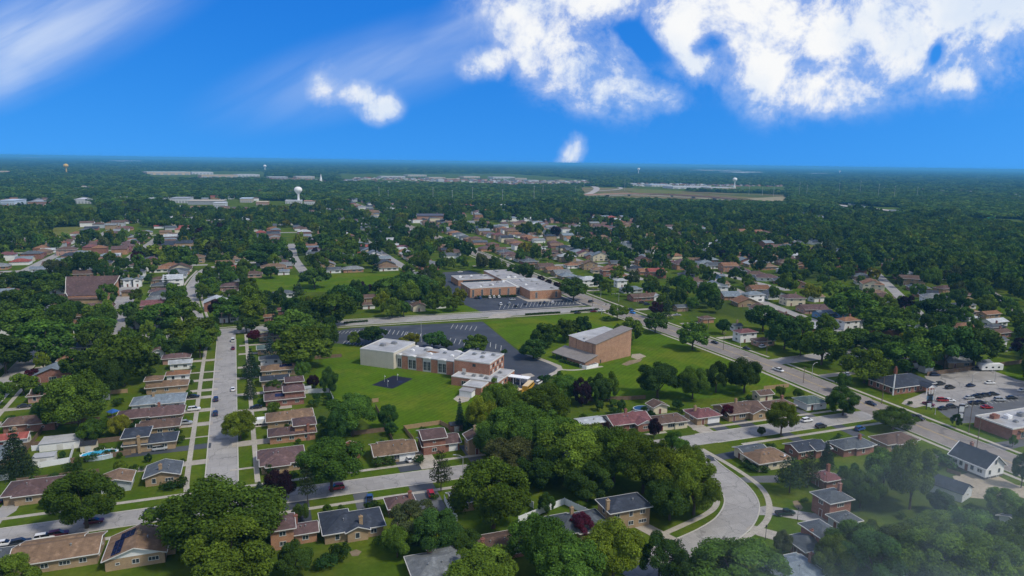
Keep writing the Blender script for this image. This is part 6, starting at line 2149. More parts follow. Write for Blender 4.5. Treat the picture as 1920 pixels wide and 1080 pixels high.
def jitter(sp, v0=.8, v1=1.22):
    t = TINT[sp]; v = RNG.uniform(v0, v1); g = RNG.uniform(-.16, .16)
    return (t[0] * v * (1 + g), t[1] * v, t[2] * v * (1 - g))


for (x, y, D, h, sp, lod) in FT:
    i = RNG.randrange(10, 12) if sp in 'sc' else (RNG.randrange(0, 5) if lod == 0 else RNG.randrange(5, 10))
    add_inst(x, y, D, h, i, jitter(sp))
# 1.5 km to the horizon
N2 = 52000
u = rg.random(N2)
r2 = 1450 * (32000 / 1450) ** (u ** 1.15)
a2 = HEAD + rg.uniform(-.69, .69, N2)
X2, Y2 = r2 * np.sin(a2), r2 * np.cos(a2)
town = vnoise(X2, Y2, 420, 3) * .5 + vnoise(X2, Y2, 1500, 8) * .5
for k in range(N2):
    x, y, r = float(X2[k]), float(Y2[k]), float(r2[k])
    if r < 7000 and any(in_poly(x, y, p) for p in FARCLEAR):
        continue
    if town[k] > .52 and RNG.random() < .5:
        continue
    if town[k] > .66 and r < 9000 and RNG.random() < .5:
        continue
    g = max(1.0, r / 4200)
    D = RNG.uniform(26, 40) * (g ** .95); h = RNG.uniform(10, 15) * (1 + .04 * g)
    add_inst(x, y, D, h, RNG.randrange(12, 16), jitter('k' if RNG.random() < .5 else 'd', .85, 1.45))

me = bpy.data.meshes.new('woods')
me.from_pydata(pts, [], [])
a = me.attributes.new('scl', 'FLOAT_VECTOR', 'POINT'); a.data.foreach_set('vector', np.array(scl, np.float32).ravel())
a = me.attributes.new('rot', 'FLOAT', 'POINT'); a.data.foreach_set('value', np.array(rot, np.float32))
a = me.attributes.new('idx', 'INT', 'POINT'); a.data.foreach_set('value', np.array(idx, np.int32))
a = me.attributes.new('tint', 'FLOAT_COLOR', 'POINT'); a.data.foreach_set('color', np.array(tin, np.float32).ravel())
woods = obj('woods', me)
tag(woods, 'green mass of suburban trees and woods out to the horizon', 'woods', kind='stuff')
gn = bpy.data.node_groups.new('tree_scatter', 'GeometryNodeTree')
gn.interface.new_socket('Geometry', in_out='INPUT', socket_type='NodeSocketGeometry')
gn.interface.new_socket('Geometry', in_out='OUTPUT', socket_type='NodeSocketGeometry')
gi, go = gn.nodes.new('NodeGroupInput'), gn.nodes.new('NodeGroupOutput')
ip = gn.nodes.new('GeometryNodeInstanceOnPoints')
ci = gn.nodes.new('GeometryNodeCollectionInfo'); ci.inputs['Collection'].default_value = SRC
ci.inputs['Separate Children'].default_value = True; ci.inputs['Reset Children'].default_value = True
def nattr(name, t):
    n = gn.nodes.new('GeometryNodeInputNamedAttribute'); n.data_type = t; n.inputs['Name'].default_value = name
    return n.outputs[0]
cx = gn.nodes.new('ShaderNodeCombineXYZ')
gn.links.new(nattr('rot', 'FLOAT'), cx.inputs[2])
gn.links.new(gi.outputs[0], ip.inputs['Points']); gn.links.new(ci.outputs[0], ip.inputs['Instance'])
ip.inputs['Pick Instance'].default_value = True
gn.links.new(nattr('idx', 'INT'), ip.inputs['Instance Index'])
gn.links.new(cx.outputs[0], ip.inputs['Rotation']); gn.links.new(nattr('scl', 'FLOAT_VECTOR'), ip.inputs['Scale'])
gn.links.new(ip.outputs[0], go.inputs[0])
md = woods.modifiers.new('scatter', 'NODES'); md.node_group = gn
print('trees', len(TREES), 'instances', len(pts), 'houses', len(HOUSES), 'far', len(FH), 'auto', n_auto, 'hand', N_HAND)
# ------------------------------------------------------------------ vehicles
M_PAINTCAR = mat('car_paint', (0.5, 0.5, 0.5), 0.32, 0.03, 1.0, spec=0.5, objcol=True)
M_CGLASS = mat('car_glass', (0.012, 0.015, 0.02), 0.1, 0.1, 1.0, spec=0.6)
M_LIGHT = mat('lamp_lens', (0.7, 0.7, 0.66), 0.2, 0.05, 1.0)
M_RLIGHT = mat('tail_lens', (0.35, 0.02, 0.02), 0.25, 0.05, 1.0)


def loft(mb, secs, m=0, caps=True):
    k = len(secs[0]); n = len(mb.v)
    for s_ in secs:
        mb.v += s_
    for a in range(len(secs) - 1):
        for i in range(k):
            j = (i + 1) % k
            mb.f.append((n + a * k + i, n + (a + 1) * k + i, n + (a + 1) * k + j, n + a * k + j)); mb.m.append(m)
    if caps:
        mb.f.append(tuple(n + i for i in range(k))); mb.m.append(m)
        b = n + (len(secs) - 1) * k
        mb.f.append(tuple(b + k - 1 - i for i in range(k))); mb.m.append(m)


def hullsec(x, hw, z0, z1):
    c = .12
    return [(x, -hw + c, z0), (x, hw - c, z0), (x, hw, z0 + .2), (x, hw * .985, z1 - .12), (x, hw * .93, z1), (x, -hw * .93, z1), (x, -hw * .985, z1 - .12), (x, -hw, z0 + .2)]


CARM = {}
def car_meshes(kind):
    if kind in CARM:
        return CARM[kind]
    b, g = MB(), MB()
    if kind == 'sedan':
        hull = [(-2.3, .72, .38, .82), (-2.1, .84, .30, .92), (-1.2, .88, .25, .95), (.9, .88, .25, .92), (1.9, .84, .28, .82), (2.25, .70, .36, .68)]
        cab = [(-1.75, .74, .92, .93), (-1.0, .66, .92, 1.36), (.25, .66, .92, 1.40), (1.15, .76, .90, .91)]
        wb, wr = 1.35, .32
    elif kind == 'suv':
        hull = [(-2.25, .80, .45, 1.0), (-2.1, .90, .34, 1.08), (-1.2, .92, .30, 1.08), (1.0, .92, .30, 1.05), (1.95, .88, .34, .98), (2.25, .76, .42, .80)]
        cab = [(-2.15, .74, 1.06, 1.10), (-1.85, .72, 1.06, 1.66), (.3, .72, 1.06, 1.70), (1.15, .80, 1.03, 1.05)]
        wb, wr = 1.38, .37
    elif kind == 'pickup':
        hull = [(-2.75, .88, .50, 1.02), (-2.6, .92, .42, 1.04), (1.2, .94, .38, 1.04), (2.3, .90, .40, 1.0), (2.65, .80, .48, .86)]
        cab = [(-.55, .78, 1.02, 1.05), (-.35, .76, 1.02, 1.72), (1.0, .74, 1.02, 1.74), (1.75, .84, 1.0, 1.02)]
        wb, wr = 1.75, .40
    else:   # van
        hull = [(-2.4, .84, .42, 1.1), (-2.3, .94, .34, 1.14), (1.4, .94, .32, 1.1), (2.2, .90, .36, 1.0), (2.45, .78, .44, .84)]
        cab = [(-2.38, .84, 1.12, 1.2), (-2.2, .84, 1.12, 1.9), (.9, .82, 1.10, 1.9), (1.85, .84, 1.06, 1.08)]
        wb, wr = 1.55, .36
    loft(b, [hullsec(*h) for h in hull])
    cs = [[(x, -hw, z0), (x, hw, z0), (x, hw * .9, z1), (x, -hw * .9, z1)] for (x, hw, z0, z1) in cab]
    loft(g, cs)
    # roof skin and pillars in body colour over the glass
    (x0, w0, _, zz0), (x1, w1, _, zz1) = cab[1], cab[2]
    b.prism([(x0 - .05, -w0 * .88), (x1 + .05, -w1 * .88), (x1 + .05, w1 * .88), (x0 - .05, w0 * .88)], [zz0 - .02, zz1 - .02, zz1 - .02, zz0 - .02], [zz0 + .035, zz1 + .035, zz1 + .035, zz0 + .035])
    for sg in (-1, 1):
        for xm in ((x0 + x1) / 2,):
            b.prism([(xm - .06, sg * (w0 * .99) - .02), (xm + .06, sg * (w0 * .99) - .02), (xm + .06, sg * (w0 * .99) + .02), (xm - .06, sg * (w0 * .99) + .02)], cab[1][2], zz0 - .1)
    if kind == 'pickup':
        b.box(-2.6, -.65, -.78, .78, 1.045, 1.05, 1)
        for sg in (-1, 1):
            b.box(-2.62, -.6, sg * .86 - .06, sg * .86 + .06, 1.0, 1.16)
        b.box(-2.7, -2.6, -.8, .8, 1.0, 1.14)
    w = MB(); w.tube((0, -.11, 0), (0, .11, 0), wr, wr, 12); w.tube((0, -.13, 0), (0, .13, 0), wr * .6, wr * .6, 8, 1)
    hl, tl = MB(), MB()
    for sg in (-1, 1):
        X = hull[-1][0]; hl.box(X - .12, X + .02, sg * .56 - .16, sg * .56 + .16, hull[-1][3] - .17, hull[-1][3] - .03)
        X = hull[0][0]; tl.box(X - .02, X + .1, sg * .60 - .12, sg * .60 + .12, hull[0][3] - .24, hull[0][3] - .04)
    CARM[kind] = (b.mesh('body', M_PAINTCAR, M_BLACK), g.mesh('windows', M_CGLASS), w.mesh('wheel', M_BLACK, M_METAL), hl.mesh('headlights', M_LIGHT), tl.mesh('taillights', M_RLIGHT), wb, wr)
    return CARM[kind]


CCOL = {'white': (.62, .63, .64), 'silver': (.33, .35, .37), 'grey': (.14, .15, .16), 'black': (.012, .013, .016), 'dark': (.025, .028, .035), 'blue': (.03, .08, .22), 'navy': (.018, .03, .07), 'red': (.30, .018, .022), 'maroon': (.13, .015, .03),
        'green': (.015, .035, .03), 'bright blue': (.03, .20, .55), 'cyan': (.05, .38, .60)}
CARS = []


def car(kind, col, px, py, head, label=None, group=None, small=False):
    x, y = G(px, py)
    r = random.Random(int(px * 7 + py))
    hd = math.radians(head) + r.uniform(-.03, .03)
    nm = {'sedan': 'parked_car', 'suv': 'parked_suv', 'pickup': 'pickup_truck', 'van': 'parked_van'}[kind]
    R = empty(nm, (x, y, .05), hd)
    b, g, w, hl, tl, wb, wr = car_meshes(kind)
    o = obj('body', b, R); c = CCOL[col]; v = r.uniform(.9, 1.1); o.color = (c[0] * v, c[1] * v, c[2] * v, 1)
    obj('windows', g, R)
    if not small:
        for sx in (-1, 1):
            for sy in (-1, 1):
                obj('wheel', w, R, (sx * wb, sy * .78, wr))
        obj('headlights', hl, R); obj('taillights', tl, R)
    R.scale = (.96, .96, .96)
    tag(R, label, {'sedan': 'car', 'suv': 'car', 'pickup': 'pickup truck', 'van': 'van'}[kind], group)
    CARS.append((R, kind, col, x, y, label))
    return R


# kind, colour, x, y, heading (degrees from street-grid east)
for a in (
    ('suv', 'dark', 287, 966, 0, 'dark suv parked on the near cross street before the largest tree'),
    ('sedan', 'maroon', 177, 981, 0, 'maroon car tail showing under the round street tree'),
    ('sedan', 'navy', 9, 938, 70, 'dark blue car on the pale drive at left edge'),
    ('suv', 'white', 84, 1012, 5, 'white suv in front of the wide tan-roofed house'),
    ('suv', 'maroon', 110, 1006, 5, 'maroon suv beside the white suv at tan-roofed house'),
    ('sedan', 'white', 8, 1023, 0, 'white car beside the slate roofed house at left edge'),
    ('suv', 'dark', 39, 1022, 10, 'dark suv beside the slate roofed house at left edge'),
    ('van', 'white', 437, 640, 92, 'white van at the far end of the straight street'),
    ('sedan', 'maroon', 437, 655, 92, 'maroon car behind the white van on straight street'),
    ('sedan', 'white', 437, 732, 92, 'white car alone at the east kerb of the straight street'),
    ('suv', 'navy', 405, 751, 92, 'dark blue suv at the west kerb, upper of two'),
    ('suv', 'navy', 404, 778, 92, 'dark blue suv at the west kerb, lower of two'),
    ('sedan', 'black', 363, 746, 0, 'black car in a drive of the western row'),
    ('suv', 'white', 364, 770, 0, 'white suv in a drive of the western row'),
    ('suv', 'silver', 348, 796, 0, 'silver suv in the drive of the brown hip-roofed house'),
    ('suv', 'silver', 300, 844, 0, 'silver suv on the black asphalt drive'),
    ('sedan', 'black', 480, 766, 180, 'black car in a drive of the eastern row'),
    ('suv', 'red', 631, 918, 180, 'bright red suv on the cross street beside the tree'),
    ('sedan', 'white', 766, 864, 100, 'white car on the black drive of tan-roofed ranch'),
    ('pickup', 'blue', 693, 940, 80, 'blue pickup beside the navy roofed ranch house'),
    ('suv', 'red', 808, 929, 85, 'red suv on the drive behind the steep hip roof'),
    ('sedan', 'dark', 46, 764, 0, 'dark car in drive by the west street lawn'),
    ('sedan', 'black', 97, 684, 0, 'black car beside the orange-brown roofed tan house'),
    ('sedan', 'white', 80, 701, 0, 'white car on dark drive by the west street'),
    ('sedan', 'dark', 66, 724, 0, 'dark car behind the small round west street tree'),
    ('pickup', 'white', 1459, 696, -80, 'white pickup driving on the main road below the side street'),
    ('sedan', 'dark', 1340, 644, -82, 'dark car driving on the main road, topmost'),
    ('sedan', 'dark', 1400, 655, -82, 'dark car entering the main road from a drive'),
    ('suv', 'white', 1430, 652, 10, 'white suv in drive of the brown hip-roofed main road house'),
    ('suv', 'white', 1513, 791, 0, 'white suv on the cross street right of the round tree'),
    ('suv', 'dark', 1539, 802, 0, 'dark suv on the cross street below the white one'),
    ('suv', 'black', 1524, 834, 100, 'black car beside the long dark blue roof'),
    ('sedan', 'silver', 1541, 838, 95, 'silver car between the two slate roofed brick houses'),
    ('suv', 'blue', 1612, 807, 10, 'bright blue suv by the slate roofed corner house'),
    ('sedan', 'navy', 1633, 759, -85, 'dark car turning off the main road into the cross street'),
    ('pickup', 'black', 1720, 786, -85, 'black pickup on the main road by the corner verge'),
    ('pickup', 'green', 1472, 966, -10, 'dark green pickup in the drive by the curve'),
    ('suv', 'navy', 1753, 705, -20, 'dark blue suv by the car park fence'),
    ('suv', 'dark', 1763, 722, -5, 'dark suv beside the brick office, upper of two'),
    ('suv', 'dark', 1781, 729, -5, 'dark suv beside the brick office, lower of two'),
    ('sedan', 'navy', 1820, 725, 0, 'dark blue car alone in the middle of pale car park'),
    ('sedan', 'white', 1856, 720, -15, 'white car alone on the pale car park'),
    ('sedan', 'white', 1917, 734, 0, 'white car at the right edge of the pale car park'),
    ('suv', 'red', 1767, 753, -20, 'red suv beside the pylon sign'),
    ('sedan', 'white', 1780, 753, -25, 'white car next to the red suv'),
    ('sedan', 'dark', 1768, 768, -5, 'dark car first in the lower row by the sign'),
    ('suv', 'dark', 1784, 765, -5, 'dark suv second in the lower row by the sign'),
    ('sedan', 'silver', 1806, 764, 10, 'silver car third in the lower row by the sign'),
    ('sedan', 'silver', 1817, 748, -5, 'silver car heading the car park middle row'),
    ('sedan', 'dark', 1831, 746, -25, 'dark car second in the car park middle row'),
    ('sedan', 'dark', 1838, 744, -25, 'dark car third in the car park middle row'),
    ('sedan', 'dark', 1848, 743, -25, 'dark car last in the car park middle row'),
    ('sedan', 'dark', 1826, 758, -20, 'dark car below the middle row, first'),
    ('sedan', 'dark', 1838, 757, -20, 'dark car below the middle row, second'),
    ('sedan', 'dark', 1897, 748, -20, 'dark car alone by the kerb wall of the shop lot'),
    ('sedan', 'maroon', 1741, 760, -70, 'dark car by the pylon sign post'),
    ('sedan', 'dark', 1862, 741, -25, 'dark car just right of the car park middle row'), ('suv', 'silver', 1874, 752, -20, 'silver suv beside the shop lot kerb wall'), ('sedan', 'red', 1850, 766, -20, 'red car in the shop lot by the flat roof'),
    ('pickup', 'dark', 1832, 694, -10, 'dark pickup parked beside the camper trailer'),
    ('suv', 'white', 1010, 720, 40, 'white suv on the church drive'),
    ('sedan', 'dark', 1018, 713, 40, 'dark car above the white suv on the church drive'),
    ('sedan', 'dark', 1026, 708, 40, 'dark car topmost on the church drive'),
    ('sedan', 'maroon', 975, 709, -35, 'maroon car before the school low wing'),
    ('suv', 'dark', 966, 714, -35, 'dark suv before the school low wing'),
    ('sedan', 'dark', 1083, 588, 0, 'dark car driving on the wide road before the crossroads'),
    ('sedan', 'maroon', 1113, 585, 0, 'maroon car waiting on the wide road'),
    ('sedan', 'white', 1128, 584, 0, 'white car waiting first on the wide road'),
    ('suv', 'bright blue', 1186, 588, -82, 'bright blue car at the crossroads'),
    ('sedan', 'navy', 1183, 582, -82, 'dark car behind the bright blue one at the crossroads'),
    ('sedan', 'silver', 1270, 592, 0, 'silver car on a drive below the tall dark fir'),
    ('suv', 'dark', 1204, 569, 5, 'dark suv on a drive at the traffic corner, first'),
    ('suv', 'navy', 1213, 572, 5, 'dark suv on a drive at the traffic corner, second'),
    ('sedan', 'blue', 1186, 562, 20, 'blue car beside the long brown roof'),
    ('suv', 'white', 1580, 684, 30, 'white suv under the corner tree by main road'),
    ('sedan', 'white', 1588, 704, 60, 'white car behind the thin dark tree'),
    ('suv', 'silver', 1574, 607, 0, 'silver suv before the orange roofed eastern house'),
    ('sedan', 'white', 1729, 602, -40, 'white car on the diagonal street'),
    ('sedan', 'white', 1880, 660, -10, 'white car before the white two-storey end house'),
    ('suv', 'dark', 1896, 657, 20, 'dark suv before the white two-storey end house'),
    ('sedan', 'white', 863, 511, 0, 'white car alone in the rear school lot'),
    ('suv', 'blue', 900, 560, 90, 'blue van by the big school corner'),
    ('suv', 'black', 893, 560, 90, 'black car by the big school corner'),
    ('suv', 'white', 918, 559, 80, 'white car first of three before the big school'),
    ('suv', 'white', 926, 558, 80, 'white car second of three before the big school'),
    ('suv', 'white', 935, 558, 80, 'white car third of three before the big school'),
    ('sedan', 'black', 951, 557, 80, 'black car left of the school entrance'),
    ('sedan', 'black', 960, 556, 80, 'black car nearest the school entrance'),
    ('sedan', 'silver', 961, 563, 5, 'silver car crossing the big school lot'),
    ('suv', 'white', 939, 572, 75, 'white car at the left of the big school front row'),
    ('suv', 'silver', 955, 571, 75, 'two-tone car second in the big school front row'),
    ('suv', 'black', 967, 575, 75, 'black car third in the big school front row'),
    ('sedan', 'dark', 985, 571, 70, 'dark car fourth in the big school front row'),
    ('sedan', 'dark', 1013, 569, 70, 'dark car fifth in the big school front row'),
    ('sedan', 'navy', 1021, 568, 70, 'dark blue car sixth in the big school front row'),
    ('suv', 'white', 1036, 569, 70, 'white car last in the big school front row'),
    ('suv', 'dark', 1108, 567, 20, 'dark suv at the far corner of the big school lot'),
    ('suv', 'blue', 690, 578, 10, 'blue van beside the white fronted house below the field'),
):
    car(*a[:5], a[5], None, math.hypot(*G(a[2], a[3])) > 330)


def bus(px, py, head, label):
    x, y = G(px, py)
    R = tag(empty('school_bus', (x, y, .05), math.radians(head)), label, 'bus')
    m = MB(); c = mat('bus_yellow', (0.55, 0.30, 0.03), .4, .05, 1.0)
    m.box(-4.6, 3.3, -1.15, 1.15, .55, 2.6); m.box(3.3, 4.6, -1.0, 1.0, .55, 1.5); m.build('body', c, R)
    t = MB(); t.prism([(-4.6, -1.1), (3.3, -1.1), (3.3, 1.1), (-4.6, 1.1)], 2.6, 2.78); t.build('roof', mat('bus_roof', (0.60, 0.47, 0.28), .5, .05), R)
    for sg in (-1, 1):
        for k in range(8):
            w = MB(); w.box(-.38, .38, -.02, .02, -.3, .3); w.build('window', M_CGLASS, R, (-4.0 + k * .95, sg * 1.16, 2.05))
        for X in (-2.8, 3.4):
            w = MB(); w.tube((0, -.15, 0), (0, .15, 0), .48, .48, 12); w.build('wheel', M_BLACK, R, (X, sg * 1.0, .48))
    w = MB(); w.box(3.31, 3.34, -.95, .95, 1.6, 2.4); w.build('windscreen', M_CGLASS, R)


bus(991, 730, 50, 'school bus with pale tan roof by the trees, upper of two')
bus(967, 745, 40, 'school bus with pale tan roof half hidden by trees, lower of two')


def trailer(px, py, head, L, label, camper=True):
    x, y = G(px, py)
    R = tag(empty('camper_trailer' if camper else 'utility_trailer', (x, y, .05), math.radians(head)), label, 'trailer')
    m = MB(); w, h = 1.25, 3.3 if camper else 2.2
    prof = [(-L / 2, .6), (L / 2 - .3, .6), (L / 2, 1.2), (L / 2 - .1, h * .8), (L / 2 - .7, h), (-L / 2 + .2, h), (-L / 2, h - .3)]
    n = len(prof)
    m.v += [(p[0], -w, p[1]) for p in prof] + [(p[0], w, p[1]) for p in prof]
    m.f += [tuple(range(n)), tuple(2 * n - 1 - i for i in range(n))] + [(i, n + i, n + (i + 1) % n, (i + 1) % n) for i in range(n)]; m.m += [0] * (n + 2)
    m.build('body', M_WHITE, R)
    if camper:
        for k, X in enumerate((-L * .3, -.2, L * .28)):
            for sg in (-1, 1):
                q = MB(); q.box(-.5, .5, -.02, .02, -.35, .35); q.build('window', M_CGLASS, R, (X, sg * (w + .01), 1.9))
        q = MB(); q.box(-L / 2 + .4, L / 2 - .8, -w - .015, -w - .002, .95, 1.2); q.build('stripe', mat('camper_stripe', (0.10, 0.12, 0.16), .5), R)
    for sg in (-1, 1):
        for X in (-.5, .4):
            q = MB(); q.tube((0, -.12, 0), (0, .12, 0), .36, .36, 12); q.build('wheel', M_BLACK, R, (X, sg * (w - .1), .36))
    q = MB(); q.box(L / 2 - .2, L / 2 + 1.3, -.06, .06, .45, .57); q.build('hitch', M_DARKMETAL, R)


trailer(1856, 695, 165, 10.5, 'long white camper trailer at the car park fence')
trailer(485, 796, 180, 4.6, 'white box trailer in the drive of the tan hip-roofed house', False)

# ------------------------------------------------------------------ street furniture
def lamp(px, py, ytop, ang, label, arm=2.2):
    x, y = G(px, py)
    h = 3.0
    while PX(x, y, h)[1] > ytop and h < 30:
        h += .1
    R = tag(empty('street_lamp', (x, y, 0), math.radians(ang)), label, 'street lamp')
    p = MB(); p.tube((0, 0, 0), (0, 0, h - .7), .13, .08, 8); p.tube((0, 0, h - .7), (arm * .45, 0, h - .12), .06, .05, 6); p.tube((arm * .45, 0, h - .12), (arm, 0, h), .05, .045, 6); p.build('pole', M_LAMP, R)
    b = MB(); b.box(-.2, .2, -.2, .2, 0, .35); b.build('base', M_KERB, R)
    q = MB(); q.box(arm - .1, arm + .65, -.15, .15, h - .08, h + .08); q.build('lamp_head', M_LAMP, R)


for a in ((868, 895, 853, 160, 'street lamp on the cross street beside the sparse pine'), (1522, 709, 681, 10, 'street lamp with long arm at the side street corner'), (1388, 657, 637, 10, 'street lamp beside the maroon roofed house drive'),
          (990, 513, 482, 190, 'street lamp on the main road behind the big school, lower'), (944, 508, 467, 190, 'street lamp on the main road behind the big school, upper'), (1010, 506, 485, 10, 'street lamp opposite the big school on main road'),
          (1126, 566, 541, 190, 'street lamp at the crossroads by the school corner'), (790, 641, 599, 90, 'tall lamp standing in the school car park'), (1046, 521, 500, 10, 'street lamp before the cottage on main road'),
          (1822, 724, 700, 0, 'car park lamp in the middle of the pale lot'), (1865, 716, 695, 180, 'car park lamp below the camper trailer'), (1752, 752, 731, 180, 'car park lamp beside the brick office drive'), (1753, 777, 764, 180, 'short lamp by the pylon sign verge')):
    lamp(*a)


def post_lamp(px, py, label):
    x, y = G(px, py)
    R = tag(empty('lamp_post', (x, y, 0)), label, 'lamp post')
    p = MB(); p.tube((0, 0, 0), (0, 0, 3.3), .08, .05, 8); p.build('pole', M_DARKMETAL, R)
    q = MB(); q.lathe([(.02, 3.3), (.2, 3.4), (.24, 3.75), (.05, 3.95), (0.0, 4.0)], 8); q.build('lamp_head', M_DARKMETAL, R)


post_lamp(1435, 1012, 'short black lamp post by the lower curve drive')
post_lamp(1495, 977, 'short black lamp post beside the dark green pickup')


def upole(px, py, ytop, label, arms=1, m=None, r=.14):
    x, y = G(px, py)
    h = 3.0
    while PX(x, y, h)[1] > ytop and h < 40:
        h += .1
    R = tag(empty('utility_pole', (x, y, 0)), label, 'utility pole')
    p = MB(); p.tube((0, 0, 0), (0, 0, h), r, r * .65, 8); p.build('pole', m or M_POLE, R)
    for k in range(arms):
        q = MB(); q.box(-1.1, 1.1, -.06, .06, h - .6 - k * .9, h - .46 - k * .9)
        for X in (-.95, -.4, .4, .95):
            q.tube((X, 0, h - .46 - k * .9), (X, 0, h - .28 - k * .9), .05, .03, 6)
        q.build('crossarm', M_POLE, R)


for a in ((1437, 664, 632, 'white-banded pole before the white suv on main road', 0), (1356, 656, 623, 'pole on the main road verge above the dark cars', 1), (1506, 718, 688, 'slim pole left of the long-armed street lamp', 1), (1328, 618, 592, 'pole beside the topmost main road house', 1),
          (1816, 812, 751, 'tall pale pole on the verge below the pylon sign', 0), (1831, 842, 782, 'tall dark pole beside the shop building verge', 0), (1821, 688, 666, 'pole at the fence beside the camper trailer', 0), (1577, 716, 689, 'slim pole behind the thin dark tree', 0),
          (1709, 698, 678, 'pole with drooping wires behind the brick office', 1), (498, 611, 577, 'wooden pole on the wide road beside the little orange garage', 1), (417, 612, 586, 'pole before the white roadside house', 1), (1111, 574, 540, 'pole at the end of the big school lot', 1), (1119, 552, 527, 'pole on the main road opposite the big school', 1),
          (746, 1035, 980, 'slender pole in the yard below the steep hip roof', 0), (1240, 594, 566, 'pole beside the purple tree on main road', 1), (1196, 574, 549, 'pole at the traffic corner', 1), (683, 578, 552, 'pole before the house below the field', 1), (1066, 516, 508, 'short pole by the pale cottage', 0),
          (1653, 757, 707, 'pole on the verge before the brick office lawn', 0)):
    upole(*a[:3], a[3], a[4])


def sign(px, py, ytop, label, parts):
    x, y = G(px, py)
    R = tag(empty('pylon_sign', (x, y, 0), math.radians(-25)), label, 'sign')
    h = 3.0
    while PX(x, y, h)[1] > ytop and h < 14:
        h += .1
    for sx in (-.9, .9):
        p = MB(); p.box(sx - .12, sx + .12, -.12, .12, 0, h); p.build('post', M_DARKMETAL, R)
    for (z0, z1, w, m) in parts:
        q = MB(); q.box(-w, w, -.2, .2, h * z0, h * z1); q.build('board', m, R)


M_SIGNW = mat('sign_white', (.62, .64, .66), .4, .04); M_SIGND = mat('sign_dark', (.04, .04, .05), .4, .04); M_SIGNB = mat('sign_blue', (.12, .22, .36), .4, .04); M_SIGNR = mat('sign_red', (.4, .08, .06), .4)
sign(1741, 768, 738, 'pylon sign with dark posts and pale board by the car park entrance', [(.18, .38, .7, M_SIGNW), (.5, .95, .75, M_SIGND), (.62, .85, 1.1, M_SIGNB)])
sign(1800, 789, 760, 'pylon sign with two white boards on dark posts', [(.2, .45, .8, M_SIGNW), (.6, .92, .85, M_SIGNW), (.95, 1.05, .9, M_SIGND)])
# tall white pole with red head at the office corner
_x, _y = G(1674, 741)
_R = tag(empty('flag_pole', (_x, _y, 0)), 'tall white pole with rusty red head at the brick office corner', 'pole')
_p = MB(); _p.tube((0, 0, 0), (0, 0, 9.0), .28, .22, 8); _p.build('pole', M_WHITE, _R)
_p = MB(); _p.box(-.5, .5, -.5, .5, 9.0, 11.2); _p.box(-.3, .3, -.3, .3, 11.2, 12.0); _p.build('pole_head', mat('rust_red', (.16, .06, .04), .8), _R)


def fence(pts, h, m, label, px=True, wpan=2.4, t=.05):
    W = [np.array(G(*p)) for p in pts] if px else [np.array(p) for p in pts]
    R = tag(empty('fence', (W[0][0], W[0][1], 0)), label, 'fence')
    pm = MB(); pm.box(-.06, .06, -.06, .06, 0, h + .1); pm = pm.mesh('post', m)
    for i in range(len(W) - 1):
        d = W[i + 1] - W[i]; L = np.linalg.norm(d); n = max(1, round(L / wpan)); a = math.atan2(d[1], d[0])
        k = ('fence', m.name, round(L / n, 1), h)
        if k not in WIN:
            q = MB(); q.box(.07, L / n - .07, -t / 2, t / 2, .06, h); WIN[k] = q.mesh('panel', m)
        for j in range(n):
            p = W[i] + d * j / n - W[0]
            obj('panel', WIN[k], R, (p[0], p[1], 0), a); obj('post', pm, R, (p[0], p[1], 0), a)
    p = W[-1] - W[0]
    obj('post', pm, R, (p[0], p[1], 0))


fence([(570, 738), (617, 736), (629, 762)], 1.8, M_VINYL, 'white vinyl fence round the yard beside the school lawn')
fence([(833, 940), (838, 950), (857, 977)], 1.8, M_VINYL, 'short white fence beside the red suv drive')
fence([(972, 981), (1058, 946), (1125, 978)], 1.9, M_VINYL, 'long white fence round the slate blue hip-roofed house')
fence([(1000, 953), (985, 945)], 1.8, M_VINYL, 'tiny white fence run under the large rounded tree')
fence([(60, 846), (140, 838), (131, 868), (72, 878)], 1.8, M_VINYL, 'white fence round the yard right of the tall spruce')
fence([(-5, 903), (16, 899)], 1.8, M_VINYL, 'white fence stub at the left edge')
fence([(133, 869), (180, 862), (246, 853)], 1.7, M_WOOD, 'dark wooden fence below the oval pool')
fence([(184, 832), (236, 826)], 1.7, M_WOOD, 'dark wooden fence behind the navy roofed split-level')
fence([(757, 806), (825, 796), (845, 806)], 1.6, M_TANWOOD, 'tan wooden fence behind the red brick split-level')
fence([(757, 806), (775, 828)], 1.6, M_TANWOOD, 'tan wooden side fence of the red brick split-level')
fence([(1432, 731), (1479, 726)], 1.6, M_TANWOOD, 'pale wooden fence between the church lawn and the garages')
fence([(1738, 705), (1800, 697), (1850, 690), (1935, 679)], 1.9, M_WOOD, 'long dark wooden fence behind the pale car park')
fence([(1098, 752), (1180, 750), (1210, 748)], 1.6, M_WOOD, 'dark fence below the church lawn trees')
fence([(1775, 885), (1800, 893)], 1.2, M_WOOD, 'low rail fence between the barn and the farmhouse')


